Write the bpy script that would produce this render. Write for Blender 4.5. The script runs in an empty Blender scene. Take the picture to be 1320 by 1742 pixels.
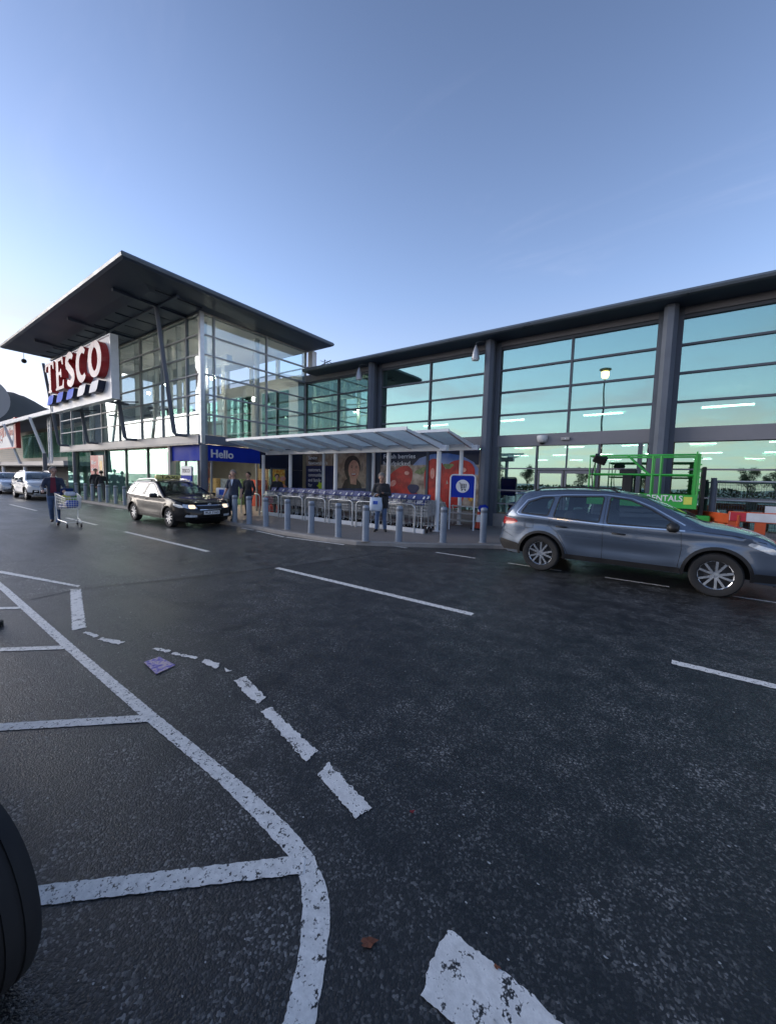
import bpy, bmesh, math, random
from mathutils import Vector, Matrix
from mathutils.geometry import delaunay_2d_cdt

R = math.radians
PI = math.pi
SC = bpy.context.scene
COL = SC.collection
random.seed(11)

# ------------------------------------------------------------------ camera
cam_d = bpy.data.cameras.new('camera')
cam = bpy.data.objects.new('camera', cam_d)
COL.objects.link(cam)
SC.camera = cam
cam_d.sensor_fit = 'HORIZONTAL'
cam_d.sensor_width = 36.0
cam_d.lens = 36.0 * 668.5 / 1320.0
cam_d.clip_start = 0.05
cam_d.clip_end = 6000
yaw, pitch, roll = R(35.906), R(-4.712), R(1.548)
_f = Vector((-math.sin(yaw) * math.cos(pitch), math.cos(yaw) * math.cos(pitch), math.sin(pitch)))
_r0 = Vector((math.cos(yaw), math.sin(yaw), 0))
_u0 = _r0.cross(_f)
_r = _r0 * math.cos(roll) + _u0 * math.sin(roll)
_u = -_r0 * math.sin(roll) + _u0 * math.cos(roll)
cam.matrix_world = Matrix(((_r.x, _u.x, -_f.x, 0), (_r.y, _u.y, -_f.y, 0), (_r.z, _u.z, -_f.z, 1.7), (0, 0, 0, 1)))

# ------------------------------------------------------------------ sky and sun (low evening sun off to the left)
SUN_AZ = R(203)      # direction the light comes from, counter-clockwise from +X
SUN_EL = R(12.0)
W = bpy.data.worlds.new('World')
SC.world = W
W.use_nodes = True
wn, wl = W.node_tree.nodes, W.node_tree.links
wn.clear()
def wnode(t, **kw):
    n = wn.new(t)
    for k, v in kw.items(): setattr(n, k, v)
    return n
sky = wnode('ShaderNodeTexSky', sky_type='NISHITA', sun_disc=False)
sky.sun_elevation = SUN_EL
sky.sun_rotation = PI / 2 - SUN_AZ
sky.air_density = 1.15
sky.dust_density = 0.55
sky.ozone_density = 2.6
# thin evening cloud, thickest low down
tc = wnode('ShaderNodeTexCoord')
sep = wnode('ShaderNodeSeparateXYZ'); wl.new(tc.outputs['Generated'], sep.inputs[0])
mz = wnode('ShaderNodeMath', operation='MAXIMUM'); wl.new(sep.outputs['Z'], mz.inputs[0]); mz.inputs[1].default_value = 0.0
ma = wnode('ShaderNodeMath', operation='ADD'); wl.new(mz.outputs[0], ma.inputs[0]); ma.inputs[1].default_value = 0.10
dv = wnode('ShaderNodeVectorMath', operation='DIVIDE'); wl.new(tc.outputs['Generated'], dv.inputs[0])
cmb = wnode('ShaderNodeCombineXYZ')
for i in range(3): wl.new(ma.outputs[0], cmb.inputs[i])
wl.new(cmb.outputs[0], dv.inputs[1])
nz = wnode('ShaderNodeTexNoise'); nz.inputs['Scale'].default_value = 0.85; nz.inputs['Detail'].default_value = 7; nz.inputs['Roughness'].default_value = 0.6
nz.inputs['Distortion'].default_value = 0.35
mp = wnode('ShaderNodeMapping'); mp.inputs['Location'].default_value = (1.6, 4.3, 0); mp.inputs['Scale'].default_value = (1, 1, 0.0)
wl.new(dv.outputs[0], mp.inputs[0]); wl.new(mp.outputs[0], nz.inputs['Vector'])
cr = wnode('ShaderNodeMapRange'); cr.interpolation_type = 'SMOOTHSTEP'
cr.inputs['From Min'].default_value = 0.44; cr.inputs['From Max'].default_value = 0.62
wl.new(nz.outputs['Fac'], cr.inputs['Value'])
er = wnode('ShaderNodeMapRange'); er.interpolation_type = 'SMOOTHSTEP'
er.inputs['From Min'].default_value = 0.20; er.inputs['From Max'].default_value = 0.36
er.inputs['To Min'].default_value = 0.9; er.inputs['To Max'].default_value = 0.0
wl.new(sep.outputs['Z'], er.inputs['Value'])
cf = wnode('ShaderNodeMath', operation='MULTIPLY'); wl.new(cr.outputs[0], cf.inputs[0]); wl.new(er.outputs[0], cf.inputs[1])
skb = wnode('ShaderNodeRGBToBW'); wl.new(sky.outputs[0], skb.inputs[0])
# low cloud catches the warm light, higher cloud is grey
cw = wnode('ShaderNodeMapRange'); cw.interpolation_type = 'SMOOTHSTEP'; cw.inputs['From Min'].default_value = 0.05; cw.inputs['From Max'].default_value = 0.20; wl.new(mz.outputs[0], cw.inputs['Value'])
cc = wnode('ShaderNodeMixRGB'); cc.inputs[1].default_value = (1.15, 1.03, 0.78, 1); cc.inputs[2].default_value = (0.70, 0.74, 0.84, 1); wl.new(cw.outputs[0], cc.inputs[0])
ccol = wnode('ShaderNodeMixRGB', blend_type='MULTIPLY'); ccol.inputs[0].default_value = 1.0
wl.new(skb.outputs[0], ccol.inputs[1]); wl.new(cc.outputs[0], ccol.inputs[2])
# camera white balance: greyer blue overhead, paler towards the horizon as hazy evening air gives
hz_ = wnode('ShaderNodeMapRange'); hz_.inputs['From Min'].default_value = 0.0; hz_.inputs['From Max'].default_value = 0.40; hz_.inputs['To Min'].default_value = 0.62; hz_.inputs['To Max'].default_value = 0.18
wl.new(mz.outputs[0], hz_.inputs['Value'])
hm = wnode('ShaderNodeMixRGB'); wl.new(hz_.outputs[0], hm.inputs[0]); wl.new(sky.outputs[0], hm.inputs[1]); wl.new(skb.outputs[0], hm.inputs[2])
# thin high wisps
n3 = wnode('ShaderNodeTexNoise'); n3.inputs['Scale'].default_value = 1.3; n3.inputs['Detail'].default_value = 8; n3.inputs['Roughness'].default_value = 0.62; n3.inputs['Distortion'].default_value = 1.2
mp3 = wnode('ShaderNodeMapping'); mp3.inputs['Location'].default_value = (7.3, 2.2, 0); mp3.inputs['Rotation'].default_value = (0, 0, 0.5); mp3.inputs['Scale'].default_value = (0.5, 1.6, 0.0); wl.new(dv.outputs[0], mp3.inputs[0]); wl.new(mp3.outputs[0], n3.inputs['Vector'])
w3 = wnode('ShaderNodeMapRange'); w3.interpolation_type = 'SMOOTHSTEP'; w3.inputs['From Min'].default_value = 0.58; w3.inputs['From Max'].default_value = 0.85; w3.inputs['To Max'].default_value = 0.07; wl.new(n3.outputs['Fac'], w3.inputs['Value'])
wm = wnode('ShaderNodeMixRGB'); wl.new(w3.outputs[0], wm.inputs[0]); wl.new(hm.outputs[0], wm.inputs[1]); wm.inputs[2].default_value = (4.6, 4.8, 5.2, 1)
cmix = wnode('ShaderNodeMixRGB'); wl.new(cf.outputs[0], cmix.inputs[0]); wl.new(wm.outputs[0], cmix.inputs[1]); wl.new(ccol.outputs[0], cmix.inputs[2])
zf = wnode('ShaderNodeMapRange'); zf.inputs['From Min'].default_value = 0.25; zf.inputs['From Max'].default_value = 0.80; zf.inputs['To Min'].default_value = 1.0; zf.inputs['To Max'].default_value = 0.50; wl.new(mz.outputs[0], zf.inputs['Value'])
zs = wnode('ShaderNodeVectorMath', operation='SCALE'); wl.new(cmix.outputs[0], zs.inputs[0]); wl.new(zf.outputs[0], zs.inputs['Scale'])
tint = wnode('ShaderNodeMixRGB', blend_type='MULTIPLY'); tint.inputs[0].default_value = 1.0; tint.inputs[2].default_value = (1.0, 0.965, 1.12, 1)
# soft shoulder so the glow round the sun does not burn out
sl = wnode('ShaderNodeRGBToBW'); wl.new(zs.outputs[0], sl.inputs[0])
sh1 = wnode('ShaderNodeMath', operation='DIVIDE'); wl.new(sl.outputs[0], sh1.inputs[0]); sh1.inputs[1].default_value = 5.5
sh2 = wnode('ShaderNodeMath', operation='ADD'); wl.new(sh1.outputs[0], sh2.inputs[0]); sh2.inputs[1].default_value = 1.0
sh3 = wnode('ShaderNodeMath', operation='DIVIDE'); sh3.inputs[0].default_value = 1.0; wl.new(sh2.outputs[0], sh3.inputs[1])
sh4 = wnode('ShaderNodeVectorMath', operation='SCALE'); wl.new(zs.outputs[0], sh4.inputs[0]); wl.new(sh3.outputs[0], sh4.inputs['Scale'])
wl.new(sh4.outputs[0], tint.inputs[1])
bg = wnode('ShaderNodeBackground'); bg.inputs['Strength'].default_value = 0.15
wl.new(tint.outputs[0], bg.inputs['Color'])
wo = wnode('ShaderNodeOutputWorld'); wl.new(bg.outputs[0], wo.inputs[0])

sd = bpy.data.lights.new('sun', 'SUN')
sd.energy = 0.9
sd.angle = R(45)
sd.color = (1.0, 0.93, 0.85)
sun = bpy.data.objects.new('sun', sd); COL.objects.link(sun)
_sv = Vector((math.cos(SUN_AZ) * math.cos(SUN_EL), math.sin(SUN_AZ) * math.cos(SUN_EL), math.sin(SUN_EL)))
sun.rotation_euler = _sv.to_track_quat('Z', 'Y').to_euler()
sun.location = (-40, 0, 30)

SC.view_settings.view_transform = 'Standard'
SC.view_settings.look = 'None'
SC.view_settings.gamma = 1.0
SC.view_settings.use_curve_mapping = False
SC.view_settings.exposure = 1.65
SC.render.engine = 'CYCLES'
SC.cycles.use_denoising = True
SC.cycles.max_bounces = 8
SC.cycles.transparent_max_bounces = 24
SC.cycles.diffuse_bounces = 3
SC.cycles.glossy_bounces = 4
SC.cycles.caustics_reflective = False
SC.cycles.caustics_refractive = False
SC.cycles.sample_clamp_indirect = 6.0

# ------------------------------------------------------------------ materials
MATS = {}
def mat(name):
    m = bpy.data.materials.new(name); m.use_nodes = True
    m.node_tree.nodes.clear()
    MATS[name] = m
    return m, m.node_tree.nodes, m.node_tree.links
def N(ns, t, ins=None, **kw):
    n = ns.new(t)
    for k, v in kw.items(): setattr(n, k, v)
    for k, v in (ins or {}).items(): n.inputs[k].default_value = v
    return n
def c4(c): return (c[0], c[1], c[2], 1.0)
def simple(name, col, rough=0.5, metal=0.0, var=0.12, scale=6.0, bump=0.0, bscale=200.0, coat=0.0, spec=0.5, dirt=0.0, sheen=0.0):
    """Principled surface with soft procedural variation of colour, roughness and relief."""
    m, ns, ls = mat(name)
    out = N(ns, 'ShaderNodeOutputMaterial'); p = N(ns, 'ShaderNodeBsdfPrincipled')
    ls.new(p.outputs[0], out.inputs[0])
    tc = N(ns, 'ShaderNodeTexCoord')
    nz = N(ns, 'ShaderNodeTexNoise', {'Scale': scale, 'Detail': 6.0, 'Roughness': 0.6})
    ls.new(tc.outputs['Object'], nz.inputs['Vector'])
    mr = N(ns, 'ShaderNodeMapRange', {'From Min': 0.3, 'From Max': 0.7, 'To Min': 1 - var, 'To Max': 1 + var})
    ls.new(nz.outputs['Fac'], mr.inputs['Value'])
    mu = N(ns, 'ShaderNodeVectorMath', operation='SCALE'); mu.inputs[0].default_value = col[:3]
    ls.new(mr.outputs[0], mu.inputs['Scale'])
    ls.new(mu.outputs[0], p.inputs['Base Color'])
    r2 = N(ns, 'ShaderNodeMapRange', {'From Min': 0.3, 'From Max': 0.7, 'To Min': max(0.02, rough - 0.07), 'To Max': min(1, rough + 0.09)})
    ls.new(nz.outputs['Fac'], r2.inputs['Value']); ls.new(r2.outputs[0], p.inputs['Roughness'])
    p.inputs['Metallic'].default_value = metal
    p.inputs['Coat Weight'].default_value = coat
    p.inputs['Coat Roughness'].default_value = 0.05
    p.inputs['Specular IOR Level'].default_value = spec
    if sheen: p.inputs['Sheen Weight'].default_value = sheen
    if bump:
        n2 = N(ns, 'ShaderNodeTexNoise', {'Scale': bscale, 'Detail': 3.0})
        ls.new(tc.outputs['Object'], n2.inputs['Vector'])
        b = N(ns, 'ShaderNodeBump', {'Strength': bump, 'Distance': 0.01})
        ls.new(n2.outputs['Fac'], b.inputs['Height']); ls.new(b.outputs[0], p.inputs['Normal'])
    return m
def emit(name, col, s):
    m, ns, ls = mat(name)
    out = N(ns, 'ShaderNodeOutputMaterial'); e = N(ns, 'ShaderNodeEmission', {'Color': c4(col), 'Strength': s})
    ls.new(e.outputs[0], out.inputs[0]); return m
def glass(name, refl, tint, trans, wob=0.0):
    """Thin architectural pane: a coated mirror over tinted see-through glass, stronger at grazing angles."""
    m, ns, ls = mat(name)
    out = N(ns, 'ShaderNodeOutputMaterial')
    g = N(ns, 'ShaderNodeBsdfGlossy', {'Color': c4(tint), 'Roughness': 0.0})
    t = N(ns, 'ShaderNodeBsdfTransparent', {'Color': c4(trans)})
    fr = N(ns, 'ShaderNodeLayerWeight', {'Blend': 0.5})
    p5 = N(ns, 'ShaderNodeMath', operation='POWER'); ls.new(fr.outputs['Facing'], p5.inputs[0]); p5.inputs[1].default_value = 5.0
    mr = N(ns, 'ShaderNodeMapRange', {'From Min': 0.0, 'From Max': 1.0, 'To Min': refl, 'To Max': 1.0})
    ls.new(p5.outputs[0], mr.inputs['Value'])
    mx = N(ns, 'ShaderNodeMixShader')
    ls.new(mr.outputs[0], mx.inputs[0]); ls.new(t.outputs[0], mx.inputs[1]); ls.new(g.outputs[0], mx.inputs[2])
    if wob:
        ge = N(ns, 'ShaderNodeNewGeometry')
        nz = N(ns, 'ShaderNodeTexNoise', {'Scale': 0.9, 'Detail': 1.0}); ls.new(ge.outputs['Position'], nz.inputs['Vector'])
        b = N(ns, 'ShaderNodeBump', {'Strength': 1.0, 'Distance': wob}); ls.new(nz.outputs['Fac'], b.inputs['Height'])
        ls.new(b.outputs[0], g.inputs['Normal'])
    ls.new(mx.outputs[0], out.inputs[0]); return m

def asphalt_nodes(ns, ls):
    """Damp black asphalt: dark binder, mixed aggregate, stains, wetter and drier patches, an older paler surface beyond the joint."""
    ge = N(ns, 'ShaderNodeNewGeometry')
    pos = ge.outputs['Position']
    def math_(op, a_, b_=None, c_=None):
        n = N(ns, 'ShaderNodeMath', operation=op)
        for i, q in enumerate((a_, b_, c_)):
            if q is None: continue
            if isinstance(q, (int, float)): n.inputs[i].default_value = q
            else: ls.new(q, n.inputs[i])
        return n.outputs[0]
    def rng(v_, f0, f1, t0, t1, smooth=False):
        n = N(ns, 'ShaderNodeMapRange', {'From Min': f0, 'From Max': f1, 'To Min': t0, 'To Max': t1})
        if smooth: n.interpolation_type = 'SMOOTHSTEP'
        ls.new(v_, n.inputs['Value']); return n.outputs[0]
    def noise(sc_, det, ro=0.6, vec=None):
        n = N(ns, 'ShaderNodeTexNoise', {'Scale': sc_, 'Detail': det, 'Roughness': ro}); ls.new(vec or pos, n.inputs['Vector']); return n
    v = N(ns, 'ShaderNodeTexVoronoi', {'Scale': 105.0, 'Randomness': 1.0}); ls.new(pos, v.inputs['Vector'])
    v2 = N(ns, 'ShaderNodeTexVoronoi', {'Scale': 210.0}); ls.new(pos, v2.inputs['Vector'])
    big = noise(0.5, 6.0); mid = noise(4.0, 6.0, 0.65); fine = noise(320.0, 2.0)
    st = N(ns, 'ShaderNodeMapping'); st.inputs['Scale'].default_value = (0.12, 1.3, 1.0); ls.new(pos, st.inputs['Vector'])
    track = noise(1.2, 4.0, 0.6, st.outputs[0])                      # wheel tracks drawn out along the road
    spot = noise(1.7, 3.0, 0.5)
    sx = N(ns, 'ShaderNodeSeparateColor'); ls.new(v.outputs['Color'], sx.inputs[0])
    sp = N(ns, 'ShaderNodeSeparateXYZ'); ls.new(pos, sp.inputs[0])
    stone = math_('MULTIPLY', math_('POWER', sx.outputs[0], 5.0), math_('MULTIPLY', rng(mid.outputs['Fac'], 0.35, 0.65, 0.25, 1.25), rng(big.outputs['Fac'], 0.35, 0.65, 0.55, 1.2)))
    mixc = N(ns, 'ShaderNodeMixRGB'); mixc.inputs[1].default_value = (0.0150, 0.0155, 0.0155, 1); mixc.inputs[2].default_value = (0.175, 0.175, 0.168, 1)
    ls.new(stone, mixc.inputs[0])
    old = rng(math_('SUBTRACT', math_('MULTIPLY_ADD', sp.outputs['Y'], 0.32, -7.45), sp.outputs['X']), -0.02, 0.02, 1.0, 1.55)
    tone = math_('MULTIPLY', math_('MULTIPLY', rng(mid.outputs['Fac'], 0.3, 0.7, 0.78, 1.25), rng(big.outputs['Fac'], 0.3, 0.7, 0.68, 1.30)), rng(track.outputs['Fac'], 0.35, 0.65, 0.85, 1.18))
    stain = rng(spot.outputs['Fac'], 0.60, 0.70, 1.0, 0.55, True)
    tone = math_('MULTIPLY', math_('MULTIPLY', tone, stain), old)
    sc = N(ns, 'ShaderNodeVectorMath', operation='SCALE'); ls.new(mixc.outputs[0], sc.inputs[0]); ls.new(tone, sc.inputs['Scale'])
    h = math_('ADD', math_('MULTIPLY', v.outputs['Distance'], -0.8), math_('ADD', math_('MULTIPLY', v2.outputs['Distance'], -0.5), math_('MULTIPLY', fine.outputs['Fac'], 0.25)))
    bp = N(ns, 'ShaderNodeBump', {'Strength': 0.6, 'Distance': 0.005}); ls.new(h, bp.inputs['Height'])
    wet = math_('ADD', math_('MULTIPLY', mid.outputs['Fac'], 0.25), math_('ADD', math_('MULTIPLY', big.outputs['Fac'], 0.45), math_('MULTIPLY', track.outputs['Fac'], 0.30)))
    ro = rng(wet, 0.36, 0.64, 0.31, 0.50, True)
    p = N(ns, 'ShaderNodeBsdfPrincipled'); p.inputs['Specular IOR Level'].default_value = 0.5
    ls.new(sc.outputs[0], p.inputs['Base Color']); ls.new(ro, p.inputs['Roughness']); ls.new(bp.outputs[0], p.inputs['Normal'])
    return p, pos, bp, mid, v
def make_asphalt():
    m, ns, ls = mat('asphalt'); p, *_ = asphalt_nodes(ns, ls)
    out = N(ns, 'ShaderNodeOutputMaterial'); ls.new(p.outputs[0], out.inputs[0]); return m
def make_paint(name, wear, col=(0.62, 0.64, 0.66), wscale=9.0, stone=0.5):
    """Road paint over the same asphalt; wear = share of the paint gone."""
    m, ns, ls = mat(name); p, pos, bp, mid, v = asphalt_nodes(ns, ls)
    q = N(ns, 'ShaderNodeBsdfPrincipled', {'Roughness': 0.55})
    n1 = N(ns, 'ShaderNodeTexNoise', {'Scale': 22.0, 'Detail': 6.0, 'Roughness': 0.7}); ls.new(pos, n1.inputs['Vector'])
    tone = N(ns, 'ShaderNodeMapRange', {'From Min': 0.3, 'From Max': 0.7, 'To Min': 0.72, 'To Max': 1.08}); ls.new(n1.outputs['Fac'], tone.inputs['Value'])
    cs = N(ns, 'ShaderNodeVectorMath', operation='SCALE'); cs.inputs[0].default_value = col; ls.new(tone.outputs[0], cs.inputs['Scale'])
    ls.new(cs.outputs[0], q.inputs['Base Color'])
    b2 = N(ns, 'ShaderNodeBump', {'Strength': 0.22, 'Distance': 0.003}); ls.new(v.outputs['Distance'], b2.inputs['Height']); ls.new(b2.outputs[0], q.inputs['Normal'])
    n2 = N(ns, 'ShaderNodeTexNoise', {'Scale': wscale, 'Detail': 8.0, 'Roughness': 0.75}); ls.new(pos, n2.inputs['Vector'])
    a = N(ns, 'ShaderNodeMath', operation='MULTIPLY_ADD'); ls.new(v.outputs['Distance'], a.inputs[0]); a.inputs[1].default_value = stone * 0.55; ls.new(n2.outputs['Fac'], a.inputs[2])
    lo = 0.79 - wear * 0.5
    k = N(ns, 'ShaderNodeMapRange', {'From Min': lo - 0.02, 'From Max': lo + 0.03}); ls.new(a.outputs[0], k.inputs['Value'])
    mx = N(ns, 'ShaderNodeMixShader'); ls.new(k.outputs[0], mx.inputs[0]); ls.new(q.outputs[0], mx.inputs[1]); ls.new(p.outputs[0], mx.inputs[2])
    out = N(ns, 'ShaderNodeOutputMaterial'); ls.new(mx.outputs[0], out.inputs[0]); return m

make_asphalt()
make_paint('paint', 0.15, (0.84, 0.82, 0.77), 26.0, 0.45); make_paint('paint_worn', 0.25, (0.84, 0.82, 0.77), 11.0, 0.30); make_paint('paint_faint', 0.5, (0.26, 0.27, 0.28), 20.0)
make_paint('paint_yellow', 0.5, (0.50, 0.42, 0.20), 14.0)
simple('steel_grey', (0.13, 0.15, 0.185), 0.6, 0.0, 0.10, 2.0, spec=0.3)
simple('frame_mid', (0.36, 0.385, 0.41), 0.45, 0.0, 0.08, 3.0)
simple('frame_grey', (0.085, 0.10, 0.125), 0.42, 0.0, 0.08, 3.0)
simple('panel_grey', (0.20, 0.20, 0.22), 0.45, 0.0, 0.07, 1.2)
simple('panel_light', (0.40, 0.385, 0.37), 0.45, 0.0, 0.08, 1.0)
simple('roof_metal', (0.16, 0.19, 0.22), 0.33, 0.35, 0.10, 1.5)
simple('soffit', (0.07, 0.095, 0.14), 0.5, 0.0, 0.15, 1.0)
simple('white_steel', (0.76, 0.79, 0.82), 0.38, 0.0, 0.07, 3.0, coat=0.2)
simple('white_wall', (0.78, 0.79, 0.79), 0.6, 0.0, 0.05, 0.8)
simple('concrete', (0.30, 0.28, 0.26), 0.85, 0.0, 0.18, 2.5, 0.3, 60)
simple('interior_dark', (0.05, 0.055, 0.06), 0.8, 0.0, 0.25, 0.6)
simple('interior_mid', (0.16, 0.17, 0.17), 0.8, 0.0, 0.2, 0.5)
simple('navy', (0.010, 0.018, 0.045), 0.4, 0.0, 0.1, 2.0)
simple('blue_panel', (0.010, 0.035, 0.36), 0.6, 0.0, 0.06, 2.0, spec=0.15)
simple('white_plastic', (0.74, 0.75, 0.76), 0.4, 0.0, 0.04, 3.0)
simple('black_plastic', (0.012, 0.012, 0.013), 0.5, 0.0, 0.2, 6.0)
simple('red_paint', (0.45, 0.03, 0.035), 0.4, 0.0, 0.12, 3.0)
simple('dark_red', (0.22, 0.018, 0.02), 0.45, 0.0, 0.10, 3.0)
simple('chrome', (0.72, 0.73, 0.75), 0.16, 1.0, 0.05, 4.0)
simple('galvanised', (0.50, 0.52, 0.53), 0.38, 0.7, 0.15, 5.0)
simple('bollard_grey', (0.24, 0.285, 0.35), 0.45, 0.0, 0.14, 4.0, 0.1, 80)
glass('glass_facade', 0.52, (0.68, 0.97, 0.85), (0.55, 0.72, 0.68), 0.0025)
glass('glass_clear', 0.16, (0.90, 0.98, 0.98), (0.87, 0.94, 0.95))
glass('glass_green', 0.08, (0.66, 0.95, 0.86), (0.66, 0.84, 0.78))
def frosted(name):
    m, ns, ls = mat(name); out = N(ns, 'ShaderNodeOutputMaterial')
    tr_ = N(ns, 'ShaderNodeBsdfTransparent', {'Color': (0.72, 0.86, 0.86, 1)}); tl = N(ns, 'ShaderNodeBsdfTranslucent', {'Color': (0.90, 0.94, 0.94, 1)}); df = N(ns, 'ShaderNodeBsdfDiffuse', {'Color': (0.6, 0.66, 0.66, 1)}); gl = N(ns, 'ShaderNodeBsdfGlossy', {'Roughness': 0.08})
    a = N(ns, 'ShaderNodeMixShader', {0: 0.25}); ls.new(tl.outputs[0], a.inputs[1]); ls.new(df.outputs[0], a.inputs[2])
    ge = N(ns, 'ShaderNodeNewGeometry'); nz_ = N(ns, 'ShaderNodeTexNoise', {'Scale': 3.0, 'Detail': 5.0}); ls.new(ge.outputs['Position'], nz_.inputs['Vector'])
    f_ = N(ns, 'ShaderNodeMapRange', {'To Min': 0.65, 'To Max': 0.95}); ls.new(nz_.outputs['Fac'], f_.inputs['Value'])
    b = N(ns, 'ShaderNodeMixShader'); ls.new(f_.outputs[0], b.inputs[0]); ls.new(tr_.outputs[0], b.inputs[1]); ls.new(a.outputs[0], b.inputs[2])
    c = N(ns, 'ShaderNodeMixShader', {0: 0.08}); ls.new(b.outputs[0], c.inputs[1]); ls.new(gl.outputs[0], c.inputs[2]); ls.new(c.outputs[0], out.inputs[0])
frosted('glass_canopy')
simple('glass_edge', (0.20, 0.33, 0.33), 0.2)
emit('strip_light', (1.0, 0.97, 0.88), 7.0)
emit('warm_light', (1.0, 0.84, 0.64), 13.0)
emit('lamp_glow', (1.0, 0.66, 0.26), 2.6)

# ------------------------------------------------------------------ mesh helpers
class MB:
    """Collects shapes; build() links them as one mesh object."""
    def __init__(s): s.v = []; s.f = []; s.m = []
    def add(s, vs, fs, mi=0):
        o = len(s.v); s.v += [tuple(p) for p in vs]
        s.f += [tuple(i + o for i in f) for f in fs]; s.m += [mi] * len(fs); return s
    def box(s, x0, x1, y0, y1, z0, z1, mi=0, b=0.0):
        if b <= 0:
            vs = [(x, y, z) for z in (z0, z1) for x, y in ((x0, y0), (x1, y0), (x1, y1), (x0, y1))]
            return s.add(vs, [(3, 2, 1, 0), (4, 5, 6, 7), (0, 1, 5, 4), (1, 2, 6, 5), (2, 3, 7, 6), (3, 0, 4, 7)], mi)
        def ring(a, z):
            return [(x0 + a, y0, z), (x1 - a, y0, z), (x1, y0 + a, z), (x1, y1 - a, z), (x1 - a, y1, z), (x0 + a, y1, z), (x0, y1 - a, z), (x0, y0 + a, z)]
        def ring2(z):
            return [(x0 + b, y0 + b, z), (x1 - b, y0 + b, z), (x1 - b, y0 + b, z), (x1 - b, y1 - b, z), (x1 - b, y1 - b, z), (x0 + b, y1 - b, z), (x0 + b, y1 - b, z), (x0 + b, y0 + b, z)]
        rs = [ring2(z0), ring(b, z0 + b), ring(b, z1 - b), ring2(z1)]
        vs = [p for r_ in rs for p in r_]; fs = []
        for k in range(3):
            for i in range(8):
                j = (i + 1) % 8; fs.append((k * 8 + i, k * 8 + j, k * 8 + 8 + j, k * 8 + 8 + i))
        fs.append((7, 5, 3, 1)); fs.append((24 + 0, 24 + 2, 24 + 4, 24 + 6))
        return s.add(vs, fs, mi)
    def bar(s, p, q, w, h=None, up=(0, 0, 1), mi=0):
        p, q = Vector(p), Vector(q); h = h or w
        d = (q - p).normalized(); u = Vector(up)
        if abs(d.dot(u)) > 0.98: u = Vector((0, 1, 0))
        a = d.cross(u).normalized() * (w / 2); b = a.cross(d).normalized() * (h / 2)
        vs = [p - a - b, p + a - b, p + a + b, p - a + b, q - a - b, q + a - b, q + a + b, q - a + b]
        return s.add(vs, [(0, 1, 2, 3), (7, 6, 5, 4), (1, 0, 4, 5), (2, 1, 5, 6), (3, 2, 6, 7), (0, 3, 7, 4)], mi)
    def tube(s, path, r, n=8, mi=0, closed=False, caps=True):
        P = [Vector(p) for p in path]; k = len(P); rr = r if isinstance(r, (list, tuple)) else [r] * k
        prev = None; rings = []
        for i in range(k):
            if closed: d = (P[(i + 1) % k] - P[i - 1]).normalized()
            else: d = (P[min(i + 1, k - 1)] - P[max(i - 1, 0)]).normalized()
            if prev is None:
                u = Vector((0, 0, 1)) if abs(d.z) < 0.9 else Vector((1, 0, 0))
                a = d.cross(u).normalized()
            else:
                a = (prev - d * prev.dot(d)).normalized()
            prev = a; b = d.cross(a)
            rings.append([P[i] + (a * math.cos(2 * PI * j / n) + b * math.sin(2 * PI * j / n)) * rr[i] for j in range(n)])
        vs = [p for g in rings for p in g]; fs = []
        for i in range(k if closed else k - 1):
            i2 = (i + 1) % k
            for j in range(n):
                j2 = (j + 1) % n; fs.append((i * n + j, i * n + j2, i2 * n + j2, i2 * n + j))
        if caps and not closed:
            fs.append(tuple(range(n - 1, -1, -1))); fs.append(tuple((k - 1) * n + j for j in range(n)))
        return s.add(vs, fs, mi)
    def lathe(s, prof, n=24, c=(0, 0, 0), axis='Z', mi=0, closed=False, caps=True):
        vs = []; k = len(prof)
        for r_, h in prof:
            for j in range(n):
                a = 2 * PI * j / n; x, y = r_ * math.cos(a), r_ * math.sin(a)
                p = (x, y, h) if axis == 'Z' else ((h, x, y) if axis == 'X' else (x, h, y) if axis == '-Y' else (y, h, x))
                vs.append((p[0] + c[0], p[1] + c[1], p[2] + c[2]))
        fs = []
        for i in range(k if closed else k - 1):
            i2 = (i + 1) % k
            for j in range(n):
                j2 = (j + 1) % n; fs.append((i * n + j, i * n + j2, i2 * n + j2, i2 * n + j))
        if not closed and caps:
            if prof[0][0] > 1e-6: fs.append(tuple(range(n - 1, -1, -1)))
            if prof[-1][0] > 1e-6: fs.append(tuple((k - 1) * n + j for j in range(n)))
        return s.add(vs, fs, mi)
    def prism(s, poly, f0, f1, mi=0):
        """poly of 2-D points; f0/f1 map (a,b) to the two 3-D ends."""
        n = len(poly); vs = [f0(*p) for p in poly] + [f1(*p) for p in poly]
        fs = [tuple(range(n - 1, -1, -1)), tuple(range(n, 2 * n))] + [(i, (i + 1) % n, n + (i + 1) % n, n + i) for i in range(n)]
        return s.add(vs, fs, mi)
    def build(s, name, mats, parent=None, loc=None, smooth=False, fixn=True):
        me = bpy.data.meshes.new(name)
        me.from_pydata([tuple(p) for p in s.v], [], s.f)
        if not isinstance(mats, (list, tuple)): mats = [mats]
        for m in mats: me.materials.append(MATS[m] if isinstance(m, str) else m)
        me.polygons.foreach_set('material_index', s.m)
        if fixn:
            bm = bmesh.new(); bm.from_mesh(me); bmesh.ops.recalc_face_normals(bm, faces=bm.faces); bm.to_mesh(me); bm.free()
        if smooth:
            me.shade_smooth()
            if smooth is not True: me.set_sharp_from_angle(angle=R(smooth))
        me.update()
        o = bpy.data.objects.new(name, me); COL.objects.link(o)
        if parent: o.parent = parent
        if loc: o.location = loc
        return o
def tag(o, label=None, cat=None, group=None, kind=None):
    if label: o['label'] = label
    if cat: o['category'] = cat
    if group: o['group'] = group
    if kind: o['kind'] = kind
    return o
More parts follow.
